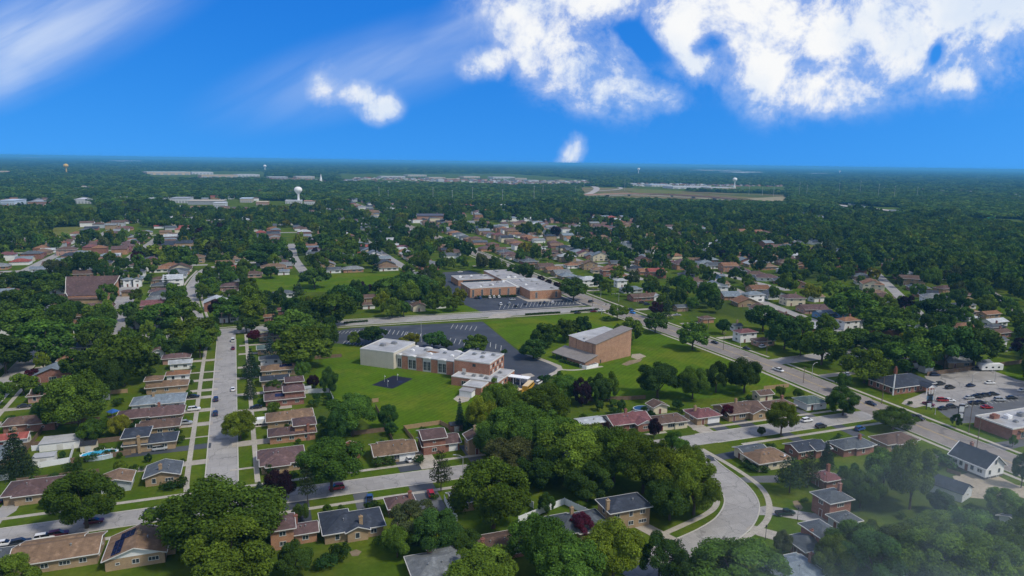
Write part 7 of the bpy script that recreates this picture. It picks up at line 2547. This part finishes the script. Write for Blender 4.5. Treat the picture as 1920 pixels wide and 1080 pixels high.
# lot-line fences behind the two rows of the straight street
for k, (x0, x1, yv, m, lab) in enumerate((
        (-72, -52, 244, M_WOOD, 'grey board fence between backyards above the navy roofed split-level'), (-74, -54, 262, M_WOOD, 'board fence between backyards of the purple-brown long house'),
        (-70, -50, 292, M_TANWOOD, 'tan board fence behind the tan two-section house'), (-72, -55, 318, M_WOOD, 'board fence behind the pink brick house yard'),
        (27, 40, 252, M_TANWOOD, 'tan fence behind the tan hip-roofed eastern house'), (26, 38, 222, M_WOOD, 'board fence behind the big corner house'),
        (22, 34, 318, M_WOOD, 'board fence behind the slate roofed eastern house'), (-66, -46, 216, M_WOOD, 'board fence between pool yard and tan gable house'))):
    fence([(x0, yv), (x1, yv)], 1.6, m, lab, px=False)
for k, (xv, y0, y1, m, lab) in enumerate(((-70, 232, 300, M_WOOD, 'long board fence down the middle of the western backyards'), (38, 208, 246, M_WOOD, 'board fence between the eastern yards and the lower school lawn'))):
    fence([(xv, y0), (xv, y1)], 1.6, m, lab, px=False)


def signal(px, py, ang, label):
    x, y = G(px, py)
    R = tag(empty('traffic_signal', (x, y, 0), math.radians(ang)), label, 'traffic signal')
    p = MB(); p.tube((0, 0, 0), (0, 0, 6.2), .16, .1, 8); p.tube((0, 0, 5.8), (7.5, 0, 6.3), .1, .06, 6); p.build('mast', M_LAMP, R)
    for X in (3.6, 7.2):
        q = MB(); q.box(X - .18, X + .18, -.18, .18, 5.4, 6.5); q.build('signal_head', M_DARKMETAL, R)


signal(1128, 590, 20, 'traffic signal mast at the church lawn corner of the crossroads')
signal(1160, 566, 200, 'traffic signal mast on the far side of the crossroads')


def pool():
    x, y = G(187, 857)
    R = tag(empty('swimming_pool', (x, y, 0), math.radians(4)), 'oval above-ground swimming pool with bright blue water', 'pool')
    n = 28; a, b = 5.0, 2.7
    ring = [(math.cos(6.2832 * i / n), math.sin(6.2832 * i / n)) for i in range(n)]
    w = MB(); w.prism([(a * c, b * s_) for c, s_ in ring], 0, 1.25); w.build('wall', mat('pool_wall', (.35, .42, .48), .6), R)
    t = MB(); t.prism([((a - .25) * c, (b - .25) * s_) for c, s_ in ring], 1.2, 1.262); t.build('water', mat('pool_water', (.03, .30, .52), .08, .06, .6, spec=.5, var2=((.10, .45, .62), .8, .45, .6)), R)
    k = MB()
    for i in range(n):
        j = (i + 1) % n
        k.quad(((a + .12) * ring[i][0], (b + .12) * ring[i][1], 1.3), ((a + .12) * ring[j][0], (b + .12) * ring[j][1], 1.3), ((a - .3) * ring[j][0], (b - .3) * ring[j][1], 1.3), ((a - .3) * ring[i][0], (b - .3) * ring[i][1], 1.3))
    k.build('coping', M_VINYL, R)
    for i in range(0, n, 2):
        p = MB(); p.box(-.05, .05, -.05, .05, 0, 1.75); p.build('rail_post', M_VINYL, R, ((a + .08) * ring[i][0], (b + .08) * ring[i][1], 0))
    keep(x, y, 5)
    x, y = G(1203, 770)
    R = tag(empty('small_pool', (x, y, 0)), 'small dark blue backyard pool beside the cream garage', 'pool')
    w = MB(); w.prism([(3.4 * math.cos(6.2832 * i / 18), 2.6 * math.sin(6.2832 * i / 18)) for i in range(18)], 0, 1.1); w.build('wall', M_VINYL, R)
    w = MB(); w.prism([(3.2 * math.cos(6.2832 * i / 18), 2.4 * math.sin(6.2832 * i / 18)) for i in range(18)], 1.05, 1.12); w.build('water', mat('pool_cover', (.02, .07, .16), .3), R)


pool()


def gazebo(px, py, r, h, col, label, n=6):
    x, y = G(px, py)
    R = tag(empty('gazebo', (x, y, 0)), label, 'gazebo')
    ring = [(r * math.cos(6.2832 * i / n), r * math.sin(6.2832 * i / n)) for i in range(n)]
    for (a, b) in ring:
        p = MB(); p.box(-.07, .07, -.07, .07, 0, h); p.build('post', M_WOOD, R, (a * .9, b * .9, 0))
    t = MB()
    for i in range(n):
        j = (i + 1) % n
        t.poly([(ring[i][0] * 1.1, ring[i][1] * 1.1, h - .05), (ring[j][0] * 1.1, ring[j][1] * 1.1, h - .05), (0, 0, h + r * .45)])
        t.poly([(0, 0, h + r * .38), (ring[j][0] * 1.1, ring[j][1] * 1.1, h - .12), (ring[i][0] * 1.1, ring[i][1] * 1.1, h - .12)])
    t.build('roof', col, R)
    f = MB(); f.prism(ring, 0, .15); f.build('floor', M_WOOD, R)


gazebo(213, 782, 2.0, 2.2, mat('blue_canvas', (.02, .09, .32), .8), 'blue canopy shelter in the yard beside the big trees', 4)
gazebo(1747, 868, 2.2, 2.2, ROOF['grey'], 'grey hexagonal gazebo behind the white barn')
# playground posts, hedges
for i, (a, b) in enumerate(((721, 716), (745, 713), (727, 725))):
    x, y = G(a, b)
    R = tag(empty('tether_ball_post', (x, y, 0)), ('tether ball post far left on the dark play court', 'tether ball post right on the dark play court', 'tether ball post lowest on the dark play court')[i], 'post')
    p = MB(); p.tube((0, 0, 0), (0, 0, 3.0), .07, .05, 6); p.build('pole', M_LAMP, R)
    q = MB(); q.lathe([(.02, 2.1), (.16, 2.15), (.22, 2.35), (.16, 2.52), (.02, 2.58)], 8, 0, .22, 0); q.build('ball', M_SIGNW, R)


def hedge(a, b, w, h, label, tint='k'):
    A, B = np.array(G(*a)), np.array(G(*b)); d = B - A; L = np.linalg.norm(d)
    rng = np.random.default_rng(int(a[0]))
    n = int(min(2600, 70 * L + 100))
    P = np.stack([rng.uniform(0, L, n), rng.normal(0, w * .22, n), np.clip(np.abs(rng.normal(h * .6, h * .3, n)), .05, h)], 1)
    N = rng.normal(0, .6, (n, 3)) + np.array([0, 0, .6]); N /= np.linalg.norm(N, axis=1)[:, None]
    o = obj('hedge', leaf_mesh('hedge', P, N, .3, rng), None, (A[0], A[1], 0), math.atan2(d[1], d[0]))
    t = TINT[tint]; o['tint'] = t
    tag(o, label, 'hedge')


hedge((1050, 678), (1093, 690), 1.6, 1.3, 'dark clipped hedge along the church porch wall')
hedge((645, 607), (690, 603), 1.4, 1.0, 'low planted strip at the far end of the wide road')
hedge((985, 591), (1050, 587), 1.4, 1.0, 'low planted strip before the big school lot')
hedge((1070, 586), (1122, 581), 1.4, 1.0, 'low planted strip by the crossroads')
hedge((300, 908), (343, 901), 2.2, 1.4, 'long hedge below the slate-grey corner house')
hedge((894, 559), (968, 557), 1.4, 1.6, 'shrub strip along the big school front wall')
hedge((1392, 876), (1440, 886), 2.2, 1.5, 'dark hedge in front of the tan ranch by the curve')
# satellite dish on the tan ranch
_x, _y = G(1467, 857, 3)
_R = tag(empty('satellite_dish', (_x, _y, 2.4)), 'white satellite dish beside the tan ranch by the curve', 'dish')
_p = MB(); _p.lathe([(.02, .9), (.5, .95), (.9, 1.15), (1.0, 1.25)], 14); _p.build('dish', M_WHITE, _R)
_p = MB(); _p.tube((0, 0, -2.4), (0, 0, .95), .06, .06, 6); _p.build('mast', M_METAL, _R)

# ------------------------------------------------------------------ far things
def water_tower(px, py, ytop, kind, col, label):
    x, y = G(px, py)
    h = 5.0
    while PX(x, y, h)[1] > ytop and h < 70:
        h += .2
    R = tag(empty('water_tower', (x, y, 0)), label, 'water tower')
    m = mat('tower_' + kind + '_paint', col, .5, .05, .1)
    r = h * .24
    b = MB(); b.lathe([(h * .13, 0), (h * .075, h * .12), (h * .062, h * .3), (h * .062, h * .5), (h * .10, h * .60)], 20); b.build('shaft', m, R, smooth=True)
    t = MB(); t.lathe([(h * .10, h * .60), (r * .72, h * .67), (r * .97, h * .75), (r, h * .80), (r * .95, h * .87), (r * .75, h * .94), (r * .4, h * .985), (.01, h)], 24); t.build('tank', m, R, smooth=True)
    a = MB()
    for k in range(5):
        q = 6.28 * k / 5; a.tube((r * .35 * math.cos(q), r * .35 * math.sin(q), h * .98), (r * .35 * math.cos(q), r * .35 * math.sin(q), h * 1.05), .12, .1, 5)
    a.build('antenna_ring', M_METAL, R)


water_tower(560, 381, 350, 'white', (.70, .71, .72), 'tall white water tower above the pale sheds')
water_tower(1377, 351, 333, 'white', (.70, .71, .72), 'white water tower beyond the highway bridge')
water_tower(497, 321, 309, 'white', (.70, .71, .72), 'small white water tower far off left of the centre')
water_tower(125, 326, 307, 'yellow', (.55, .36, .08), 'yellow water tower far off near the left edge')
water_tower(1197, 326, 315, 'white', (.70, .71, .72), 'tiny white water tower on the horizon')
water_tower(1574, 327, 320, 'white', (.70, .71, .72), 'tiny white water tower on the right horizon')


def shed_far(x0, x1, yb, h, dep, wallc, roofc, label, name='warehouse', bays=6):
    A, B = np.array(G(x0, yb)), np.array(G(x1, yb))
    d = B - A; L = np.linalg.norm(d)
    R = tag(empty(name, (A[0], A[1], 0), math.atan2(d[1], d[0])), label, 'warehouse')
    w = MB(); w.box(0, L, 0, dep, 0, h); w.build('wall', mat('wall_' + wallc, FARC[wallc], .8, .08, .05), R)
    r = MB(); r.box(-.6, L + .6, -.6, dep + .6, h, h + .7); r.build('roof', mat('roof_' + roofc, FARC[roofc], .8, .08, .05), R)
    if bays:
        k = MB(); bw = L / bays; k.box(-bw * .3, bw * .3, -.15, .05, 0, h * .55); me_ = k.mesh('loading_door', mat('wall_grey', FARC['grey'], .8))
        for i in range(bays):
            obj('loading_door', me_, R, (bw * (i + .5), 0, 0))


FARC = {'white': (.47, .49, .52), 'cream': (.40, .36, .30), 'brick': (.34, .20, .14), 'grey': (.26, .28, .31), 'blue': (.40, .48, .58), 'tan': (.44, .36, .26), 'dark': (.08, .08, .10)}
for i, a in enumerate((
    (0, 27, 386, 9, 50, 'blue', 'blue', 'pale blue shed at the far left edge'), (53, 100, 388, 9, 45, 'brick', 'grey', 'brick hall with pale roof right of the pale blue shed'),
    (140, 176, 382, 8, 50, 'white', 'white', 'white shed among trees above the pond'), (215, 232, 377, 7, 30, 'white', 'white', 'small white shed behind the tree belt'),
    (278, 308, 380, 8, 40, 'white', 'white', 'white shed left of the long white works'), (318, 352, 381, 9, 60, 'white', 'grey', 'white works hall with grey roof'),
    (352, 418, 384, 7, 45, 'grey', 'cream', 'long white works hall in the middle distance'), (400, 422, 388, 7, 30, 'white', 'white', 'low white front of the long works hall'),
    (450, 472, 380, 8, 40, 'cream', 'blue', 'pale blue roofed hall right of the works'), (480, 502, 385, 6, 30, 'brick', 'tan', 'low brick row left of the white tower'),
    (535, 566, 382, 6, 25, 'white', 'white', 'white pump house at the foot of the tall tower'), (570, 592, 384, 7, 28, 'white', 'brick', 'white gabled hall right of the tall tower'),
    (276, 357, 328, 14, 120, 'tan', 'white', 'long tan distribution hall far off'), (360, 400, 327, 12, 90, 'white', 'white', 'white distribution hall right of the long tan one'),
    (378, 446, 333, 11, 100, 'tan', 'tan', 'tan roofed hall before the far white one'), (446, 487, 331, 10, 80, 'white', 'white', 'low white hall right of the tan roofed one'),
    (0, 19, 326, 12, 90, 'tan', 'tan', 'tan hall at the far left horizon'), (57, 82, 297, 22, 200, 'white', 'white', 'white strip building on the left horizon'), (222, 266, 303, 16, 250, 'white', 'white', 'long white strip on the left horizon'),
    (556, 590, 335, 10, 60, 'cream', 'white', 'pale flat hall beyond the tall tower'), (505, 540, 336, 10, 60, 'grey', 'white', 'pale sheds left of the far tower field'),
    (715, 760, 334, 9, 60, 'white', 'white', 'white shopping hall at centre left distance'), (765, 800, 331, 9, 60, 'cream', 'white', 'pale shopping hall next to the white one'),
    (805, 835, 336, 9, 50, 'tan', 'white', 'tan shopping hall in the centre distance'), (822, 833, 341, 11, 30, 'white', 'white', 'bright white block in the centre distance'), (838, 862, 339, 9, 50, 'brick', 'tan', 'brick shopping hall in the centre distance'),
    (870, 900, 334, 9, 60, 'tan', 'white', 'tan hall right of the brick shopping hall'), (925, 965, 335, 9, 60, 'white', 'white', 'long white store in the centre distance'), (966, 988, 338, 10, 50, 'cream', 'cream', 'cream store next to the long white one'),
    (990, 1010, 341, 8, 40, 'white', 'grey', 'small white store left of the highway'), (1048, 1060, 341, 8, 40, 'cream', 'tan', 'cream hotel-like block by the highway'),
    (1181, 1194, 348, 9, 40, 'white', 'white', 'bright white roof beyond the bridge'), (1222, 1260, 350, 8, 60, 'white', 'blue', 'pale yard hall beyond the bridge, left'), (1262, 1330, 354, 8, 70, 'white', 'white', 'long white depot beyond the bridge'),
    (1332, 1380, 356, 8, 60, 'cream', 'white', 'white depot end below the far tower'), (1372, 1430, 325, 16, 160, 'white', 'white', 'pale strip building on the right horizon'), (1530, 1560, 327, 12, 100, 'white', 'white', 'white strip far right of the towers'),
    (1575, 1610, 362, 7, 40, 'brick', 'grey', 'brick school-like block in the right woods'), (1618, 1650, 359, 7, 40, 'white', 'grey', 'pale block in the right woods'), (1310, 1390, 321, 16, 160, 'cream', 'white', 'pale flat strip near the horizon'),
    (783, 833, 415, 8, 40, 'brick', 'dark', 'dark roofed brick hall among the middle trees'),
)):
    shed_far(*a)


def overpass():
    # highway bridge: a long gently curved deck on piers
    line = [(1040, 367), (1100, 365), (1180, 363), (1260, 365), (1340, 370), (1410, 376), (1470, 381)]
    Z = 6.5
    L = np.array(smooth_line([G(a, b, Z) for a, b in line]))
    R = tag(empty('highway_bridge', (L[0][0], L[0][1], 0)), 'long highway bridge on piers crossing before the far woods', 'bridge')
    O = L - L[0]
    a, b = offset_line(O, 9), offset_line(O, -9); n = len(O)
    v = [(*p, Z) for p in a] + [(*p, Z) for p in b] + [(*p, Z - 1.8) for p in a] + [(*p, Z - 1.8) for p in b]
    f = [(n + i, n + i + 1, i + 1, i) for i in range(n - 1)] + [(i, i + 1, 2 * n + i + 1, 2 * n + i) for i in range(n - 1)] + [(3 * n + i, 3 * n + i + 1, n + i + 1, n + i) for i in range(n - 1)] + [(2 * n + i, 2 * n + i + 1, 3 * n + i + 1, 3 * n + i) for i in range(n - 1)]
    obj('deck', mesh('deck', v, f, (mat('bridge_deck', (.36, .30, .26), .9, .1, .05),)), R)
    for off in (9, -9):
        p = offset_line(O, off); q = offset_line(O, off * 1.03)
        v = [(*x, Z + 1.1) for x in p] + [(*x, Z + 1.1) for x in q] + [(*x, Z - .2) for x in p] + [(*x, Z - .2) for x in q]
        f = [(n + i, n + i + 1, i + 1, i) for i in range(n - 1)] + [(i, i + 1, 2 * n + i + 1, 2 * n + i) for i in range(n - 1)] + [(3 * n + i, 3 * n + i + 1, n + i + 1, n + i) for i in range(n - 1)]
        obj('parapet', mesh('parapet', v, f, (mat('bridge_parapet', (.34, .20, .16), .9, .1, .05),)), R)
    for i in range(3, n - 1, 3):
        p = MB(); p.box(-1, 1, -7, 7, 0, Z - 1.8)
        d = O[i] - O[i - 1]
        p.build('pier', M_KERB, R, (O[i][0], O[i][1], 0), math.atan2(d[1], d[0]))
    # approach roads and ramps
    M_HW = mat('highway_paving', (.36, .33, .30), .9, .08, .02)
    ribbon('highway', [(1000, 369), (1040, 368), (1090, 366), (1112, 360), (1118, 352), (1100, 346)], 22, .1, M_HW, px=True, keep=False)
    ribbon('highway', [(1120, 358), (1150, 356), (1165, 353), (1150, 349), (1135, 347)], 14, .12, M_HW, px=True, keep=False)
    ribbon('highway', [(1110, 368), (1200, 366), (1300, 371), (1380, 377), (1440, 381)], 16, .08, M_HW, px=True, keep=False)
    sheet('verge', [(1085, 351), (1180, 353), (1290, 359), (1480, 366), (1480, 386), (1300, 382), (1085, 376)], .03, mat('worn_verge', (.15, .125, .06), 1.0, .3, .01, 5, spec=0.0, var2=((.075, .095, .025), .004, .45, .62)))
    sheet('embankment', [(1175, 357), (1215, 355), (1280, 358), (1275, 363), (1200, 362)], .05, M_FIELD)
    sheet('embankment', [(1400, 372), (1478, 368), (1470, 380), (1440, 380)], .05, mat('dry_grass', (.22, .19, .10), 1.0, .15, .02))
    ribbon('highway', [(1560, 386), (1600, 391), (1650, 396), (1700, 402)], 24, 4.0, M_HW, px=False if False else True, keep=False, thick=4.0)
    ribbon('highway', [(1800, 412), (1860, 419), (1930, 427)], 22, .3, M_HW, px=True, keep=False)
    ribbon('street', [(640, 379), (665, 382), (690, 393), (715, 412), (740, 428)], 12, .1, M_ROAD, px=True, keep=False)
    sheet('pond', [(160, 402), (186, 400), (186, 411), (163, 411)], .06, mat('pond_water', (.10, .13, .16), .08, .1, .05, spec=.6))
    for (px, py, l, c) in ((1619, 391, 14, 'white'), (1597, 389, 8, 'blue'), (1675, 397, 16, 'white')):
        x, y = G(px, py, 4.0)
        T_ = tag(empty('highway_truck', (x, y, 4.1), math.radians(-42)), {1619: 'white box truck on the far highway', 1597: 'blue box truck on the far highway', 1675: 'long white truck nearest on the far highway'}[px], 'truck')
        q = MB(); q.box(-l / 2, l / 2 - 3, -1.3, 1.3, 1.0, 4.0); q.build('cargo_box', mat('truck_' + c, FARC['white'] if c == 'white' else (.1, .25, .45), .5), T_)
        q = MB(); q.box(l / 2 - 2.6, l / 2, -1.2, 1.2, .6, 2.9); q.build('cab', mat('truck_' + c, FARC['white'], .5), T_)
        for X in (-l / 2 + 1.5, l / 2 - 1.5):
            for sg in (-1, 1):
                q = MB(); q.tube((0, -.15, 0), (0, .15, 0), .5, .5, 8); q.build('wheel', M_BLACK, T_, (X, sg * 1.1, .5))
    for (px, py, w, label) in ((1857, 418, 13, 'wide green highway sign gantry at the right'), (1544, 388, 7, 'green highway sign left of the trucks'), (1703, 398, 6, 'green highway sign right of the trucks')):
        x, y = G(px, py)
        S = tag(empty('highway_sign', (x, y, 0), -HEAD), label, 'sign')
        for X in (-w / 2 - .5, w / 2 + .5):
            q = MB(); q.tube((X, 0, 0), (X, 0, 9), .25, .2, 6); q.build('post', M_LAMP, S)
        q = MB(); q.box(-w / 2 - .5, w / 2 + .5, -.1, .1, 8.6, 9.0); q.build('beam', M_LAMP, S)
        q = MB(); q.box(-w / 2, w / 2, -.35, -.15, 5.4, 9.6); q.build('board', mat('sign_green', (.02, .20, .12), .5), S)


overpass()
for i, (px, py, yt) in enumerate(((711, 382, 352), (728, 377, 357), (812, 382, 352), (848, 381, 357), (886, 383, 351), (942, 385, 356), (1001, 386, 349), (1018, 369, 348), (1079, 368, 350), (1171, 358, 337), (1404, 366, 343), (1450, 370, 345), (1498, 370, 343), (1512, 370, 347), (1572, 374, 344), (1612, 366, 338), (1646, 373, 346), (1676, 376, 349), (1429, 367, 352), (1719, 372, 351))):
    x, y = G(px, py)
    h = 6.0
    while PX(x, y, h)[1] > yt and h < 46:
        h += .2
    R = tag(empty('mast_light', (x, y, 0)), None, 'mast light', 'tall highway light masts')
    p = MB(); p.tube((0, 0, 0), (0, 0, h), .42, .28, 6); p.build('pole', M_LAMP, R)
    q = MB(); q.lathe([(.2, h - .8), (1.8, h - .5), (1.8, h), (.2, h + .2)], 8); q.build('lamp_ring', M_LAMP, R)
# church spire far off
_x, _y = G(602, 343)
_R = tag(empty('church_spire', (_x, _y, 0)), 'thin white church spire in the far left distance', 'spire')
_p = MB(); _p.box(-4, 4, -4, 4, 0, 14); _p.build('tower', M_WHITE, _R)
_p = MB(); _p.lathe([(4.2, 14), (2.2, 24), (.1, 36)], 8); _p.build('spire', M_WHITE, _R)
# ------------------------------------------------------------------ labels for what has none yet
LAND = [('the white water tower', 560, 366), ('the long white works hall', 380, 380), ('the swept-roof church', 165, 545), ('the church car park', 232, 580), ('the winding street', 375, 530), ('the green field', 610, 530),
        ('the big school', 960, 540), ('the big school lot', 1020, 570), ('the crossroads', 1150, 575), ('the brick church', 1110, 650), ('the white gym', 715, 670), ('the school car park', 780, 620), ('the play court', 735, 715),
        ('the straight street', 420, 740), ('the oval pool', 187, 851), ('the west street', 45, 690), ('the cross street', 740, 895), ('the curved road', 1390, 940), ('the brick office', 1690, 715), ('the pale car park', 1820, 725),
        ('the farmhouse', 1840, 865), ('the white barn', 1765, 905), ('the railway', 1885, 568), ('the bright blue house', 1543, 585), ('the highway bridge', 1270, 366), ('the eastern street', 1600, 632), ('the side street', 1500, 675),
        ('the main road', 930, 492), ('the ball field', 1560, 462), ('the far field', 135, 432), ('the pond', 173, 406), ('the shop building', 1890, 790), ('the far tower field', 640, 480), ('the diagonal row', 1820, 590), ('the tall dark fir', 1250, 578)]
ORD = ['', 'first', 'second', 'third', 'fourth', 'fifth', 'sixth', 'seventh', 'eighth', 'ninth', 'tenth', 'eleventh', 'twelfth', 'thirteenth', 'fourteenth', 'fifteenth', 'sixteenth', 'seventeenth', 'eighteenth', 'nineteenth', 'twentieth']


def place_words(x, y):
    a, b, _w = PX(x, y)
    best = min(LAND, key=lambda l: (l[1] - a) ** 2 + ((l[2] - b) * 2.2) ** 2)
    dx, dy = a - best[1], (b - best[2]) * 2.0
    if abs(dx) > abs(dy):
        rel = 'right of' if dx > 0 else 'left of'
    else:
        rel = 'below' if dy > 0 else 'beyond'
    return rel + ' ' + best[0], a


pend = []
WN = {'tan': 'tan brick', 'orange': 'orange brick', 'red': 'red brick', 'pink': 'pinkish', 'white': 'white', 'cream': 'cream', 'grey': 'grey'}
for (o, roof, wall, sty, st, x, y) in AUTO_H:
    rn = {'blue': 'blue', 'bluegrey': 'blue-grey', 'pale': 'pale'}.get(roof, roof)
    w, a = place_words(x, y)
    pend.append((o, f"{rn} roofed {WN[wall]}{' two-storey' if st == 2 else ''} house {w}", a, 'house', 'houses of the middle suburb'))
TN = {'d': 'green', 'k': 'dark green', 'l': 'light green', 'y': 'yellow-green', 'o': 'olive', 'p': 'purple-leaved', 'r': 'dark red', 's': 'dark', 'c': 'bluish', 'n': 'dark'}
KN = {'s': 'spruce', 'c': 'spruce', 'n': 'pine', 'b': 'shrub'}
for t in TREES:
    cat = 'shrub' if t['sp'] == 'b' else 'tree'
    if t['label']:
        tag(t['o'], t['label'], cat); continue
    w, a = place_words(t['x'], t['y'])
    if cat == 'shrub':
        big = 'large' if t['D'] > 4.2 else 'small' if t['D'] < 3.0 else 'middling'
        s_ = f"{big} green shrub {w}"
    else:
        big = 'big' if t['D'] > 12 else 'small' if t['D'] < 8 else 'middling'
        s_ = f"{big} {TN[t['sp']]} {KN.get(t['sp'], 'tree')} {w}"
    pend.append((t['o'], s_, a, cat, 'garden shrubs' if cat == 'shrub' else 'trees of the middle suburb'))
for o in COL.objects:
    if o.name.startswith('mast_light'):
        w, a = place_words(o.location.x, o.location.y)
        pend.append((o, f"highway light mast {w}", a, 'mast light', 'tall highway light masts'))
by = {}
for p in pend:
    by.setdefault(p[1], []).append(p)
BANDS = {2: ('upper', 'lower'), 3: ('upper', 'middle', 'lower'), 4: ('topmost', 'upper', 'lower', 'lowest'), 5: ('topmost', 'upper', 'middle', 'lower', 'lowest')}
for s_ in list(by):
    L = by[s_]
    if len(L) > 12:                 # too many to count along one line: split them by how far up the picture they stand
        nb = min(5, -(-len(L) // 12))
        L.sort(key=lambda p: PX(p[0].location.x, p[0].location.y)[1])
        del by[s_]
        for k in range(nb):
            by[BANDS[nb][k] + ' ' + s_] = L[k * len(L) // nb:(k + 1) * len(L) // nb]
for s_, L in by.items():
    L.sort(key=lambda p: p[2])
    for i, p in enumerate(L):
        lab = s_ if len(L) == 1 else (f"{s_}, {ORD[min(i + 1, 20)]} of {len(L)} from the left" if len(L) > 2 else f"{s_}, {'left' if i == 0 else 'right'} one")
        tag(p[0], lab, p[3], p[4])
_all = {}
for o in COL.objects:
    if o.parent is None and o.get('label'):
        _all.setdefault(o['label'], []).append(o.name)
print('shared labels', {k: v for k, v in _all.items() if len(v) > 1})
# ------------------------------------------------------------------ haze
def haze():
    m = bpy.data.materials.new('haze_air'); m.use_nodes = True
    nt = m.node_tree
    nt.nodes.remove(nt.nodes['Principled BSDF'])
    v = nt.nodes.new('ShaderNodeVolumePrincipled')
    v.inputs['Color'].default_value = (0.13, 0.50, 0.94, 1)
    v.inputs['Density'].default_value = HAZE_D
    v.inputs['Anisotropy'].default_value = 0.0
    nt.links.new(v.outputs[0], nt.nodes['Material Output'].inputs['Volume'])
    b = MB(); b.box(-61000, 61000, -61000, 61000, -1.0, 96.0)
    o = b.build('haze', m)
    tag(o, 'thin blue air between here and the horizon', 'haze', kind='stuff')


HAZE_D = 8.5e-5
haze()


def mist():
    """a wisp of low cloud drifting over the near trees"""
    m = bpy.data.materials.new('mist_vapour'); m.use_nodes = True
    nt = m.node_tree
    nt.nodes.remove(nt.nodes['Principled BSDF'])
    b = NB(nt)
    tc = b.n('ShaderNodeTexCoord').outputs['Object']
    r = b.vmath('LENGTH', tc)
    f = b.maprange(r, 1.0, 0.15)
    n = b.noise(tc, 1.6, 4.0, 0.6, 0.4)
    d = b.math('MULTIPLY', b.math('MULTIPLY', f, b.maprange(n, 0.35, 0.68)), MIST_D)
    v = nt.nodes.new('ShaderNodeVolumePrincipled')
    v.inputs['Color'].default_value = (0.68, 0.83, 0.97, 1)
    b.put(v.inputs['Density'], d)
    nt.links.new(v.outputs[0], nt.nodes['Material Output'].inputs['Volume'])
    q = MB()
    q.lathe([(math.sin(math.pi * i / 12) + 1e-4, -math.cos(math.pi * i / 12)) for i in range(13)], 24)
    x, y = G(1930, 1090, 30)
    o = q.build('mist', m, None, (x, y, 30))
    o.scale = (64, 46, 26)
    tag(o, 'wisp of bluish mist drifting over the lower right trees', 'mist', kind='stuff')


MIST_D = 0.0085
mist()
SC.cycles.volume_step_rate = 4.0
SC.cycles.volume_max_steps = 64
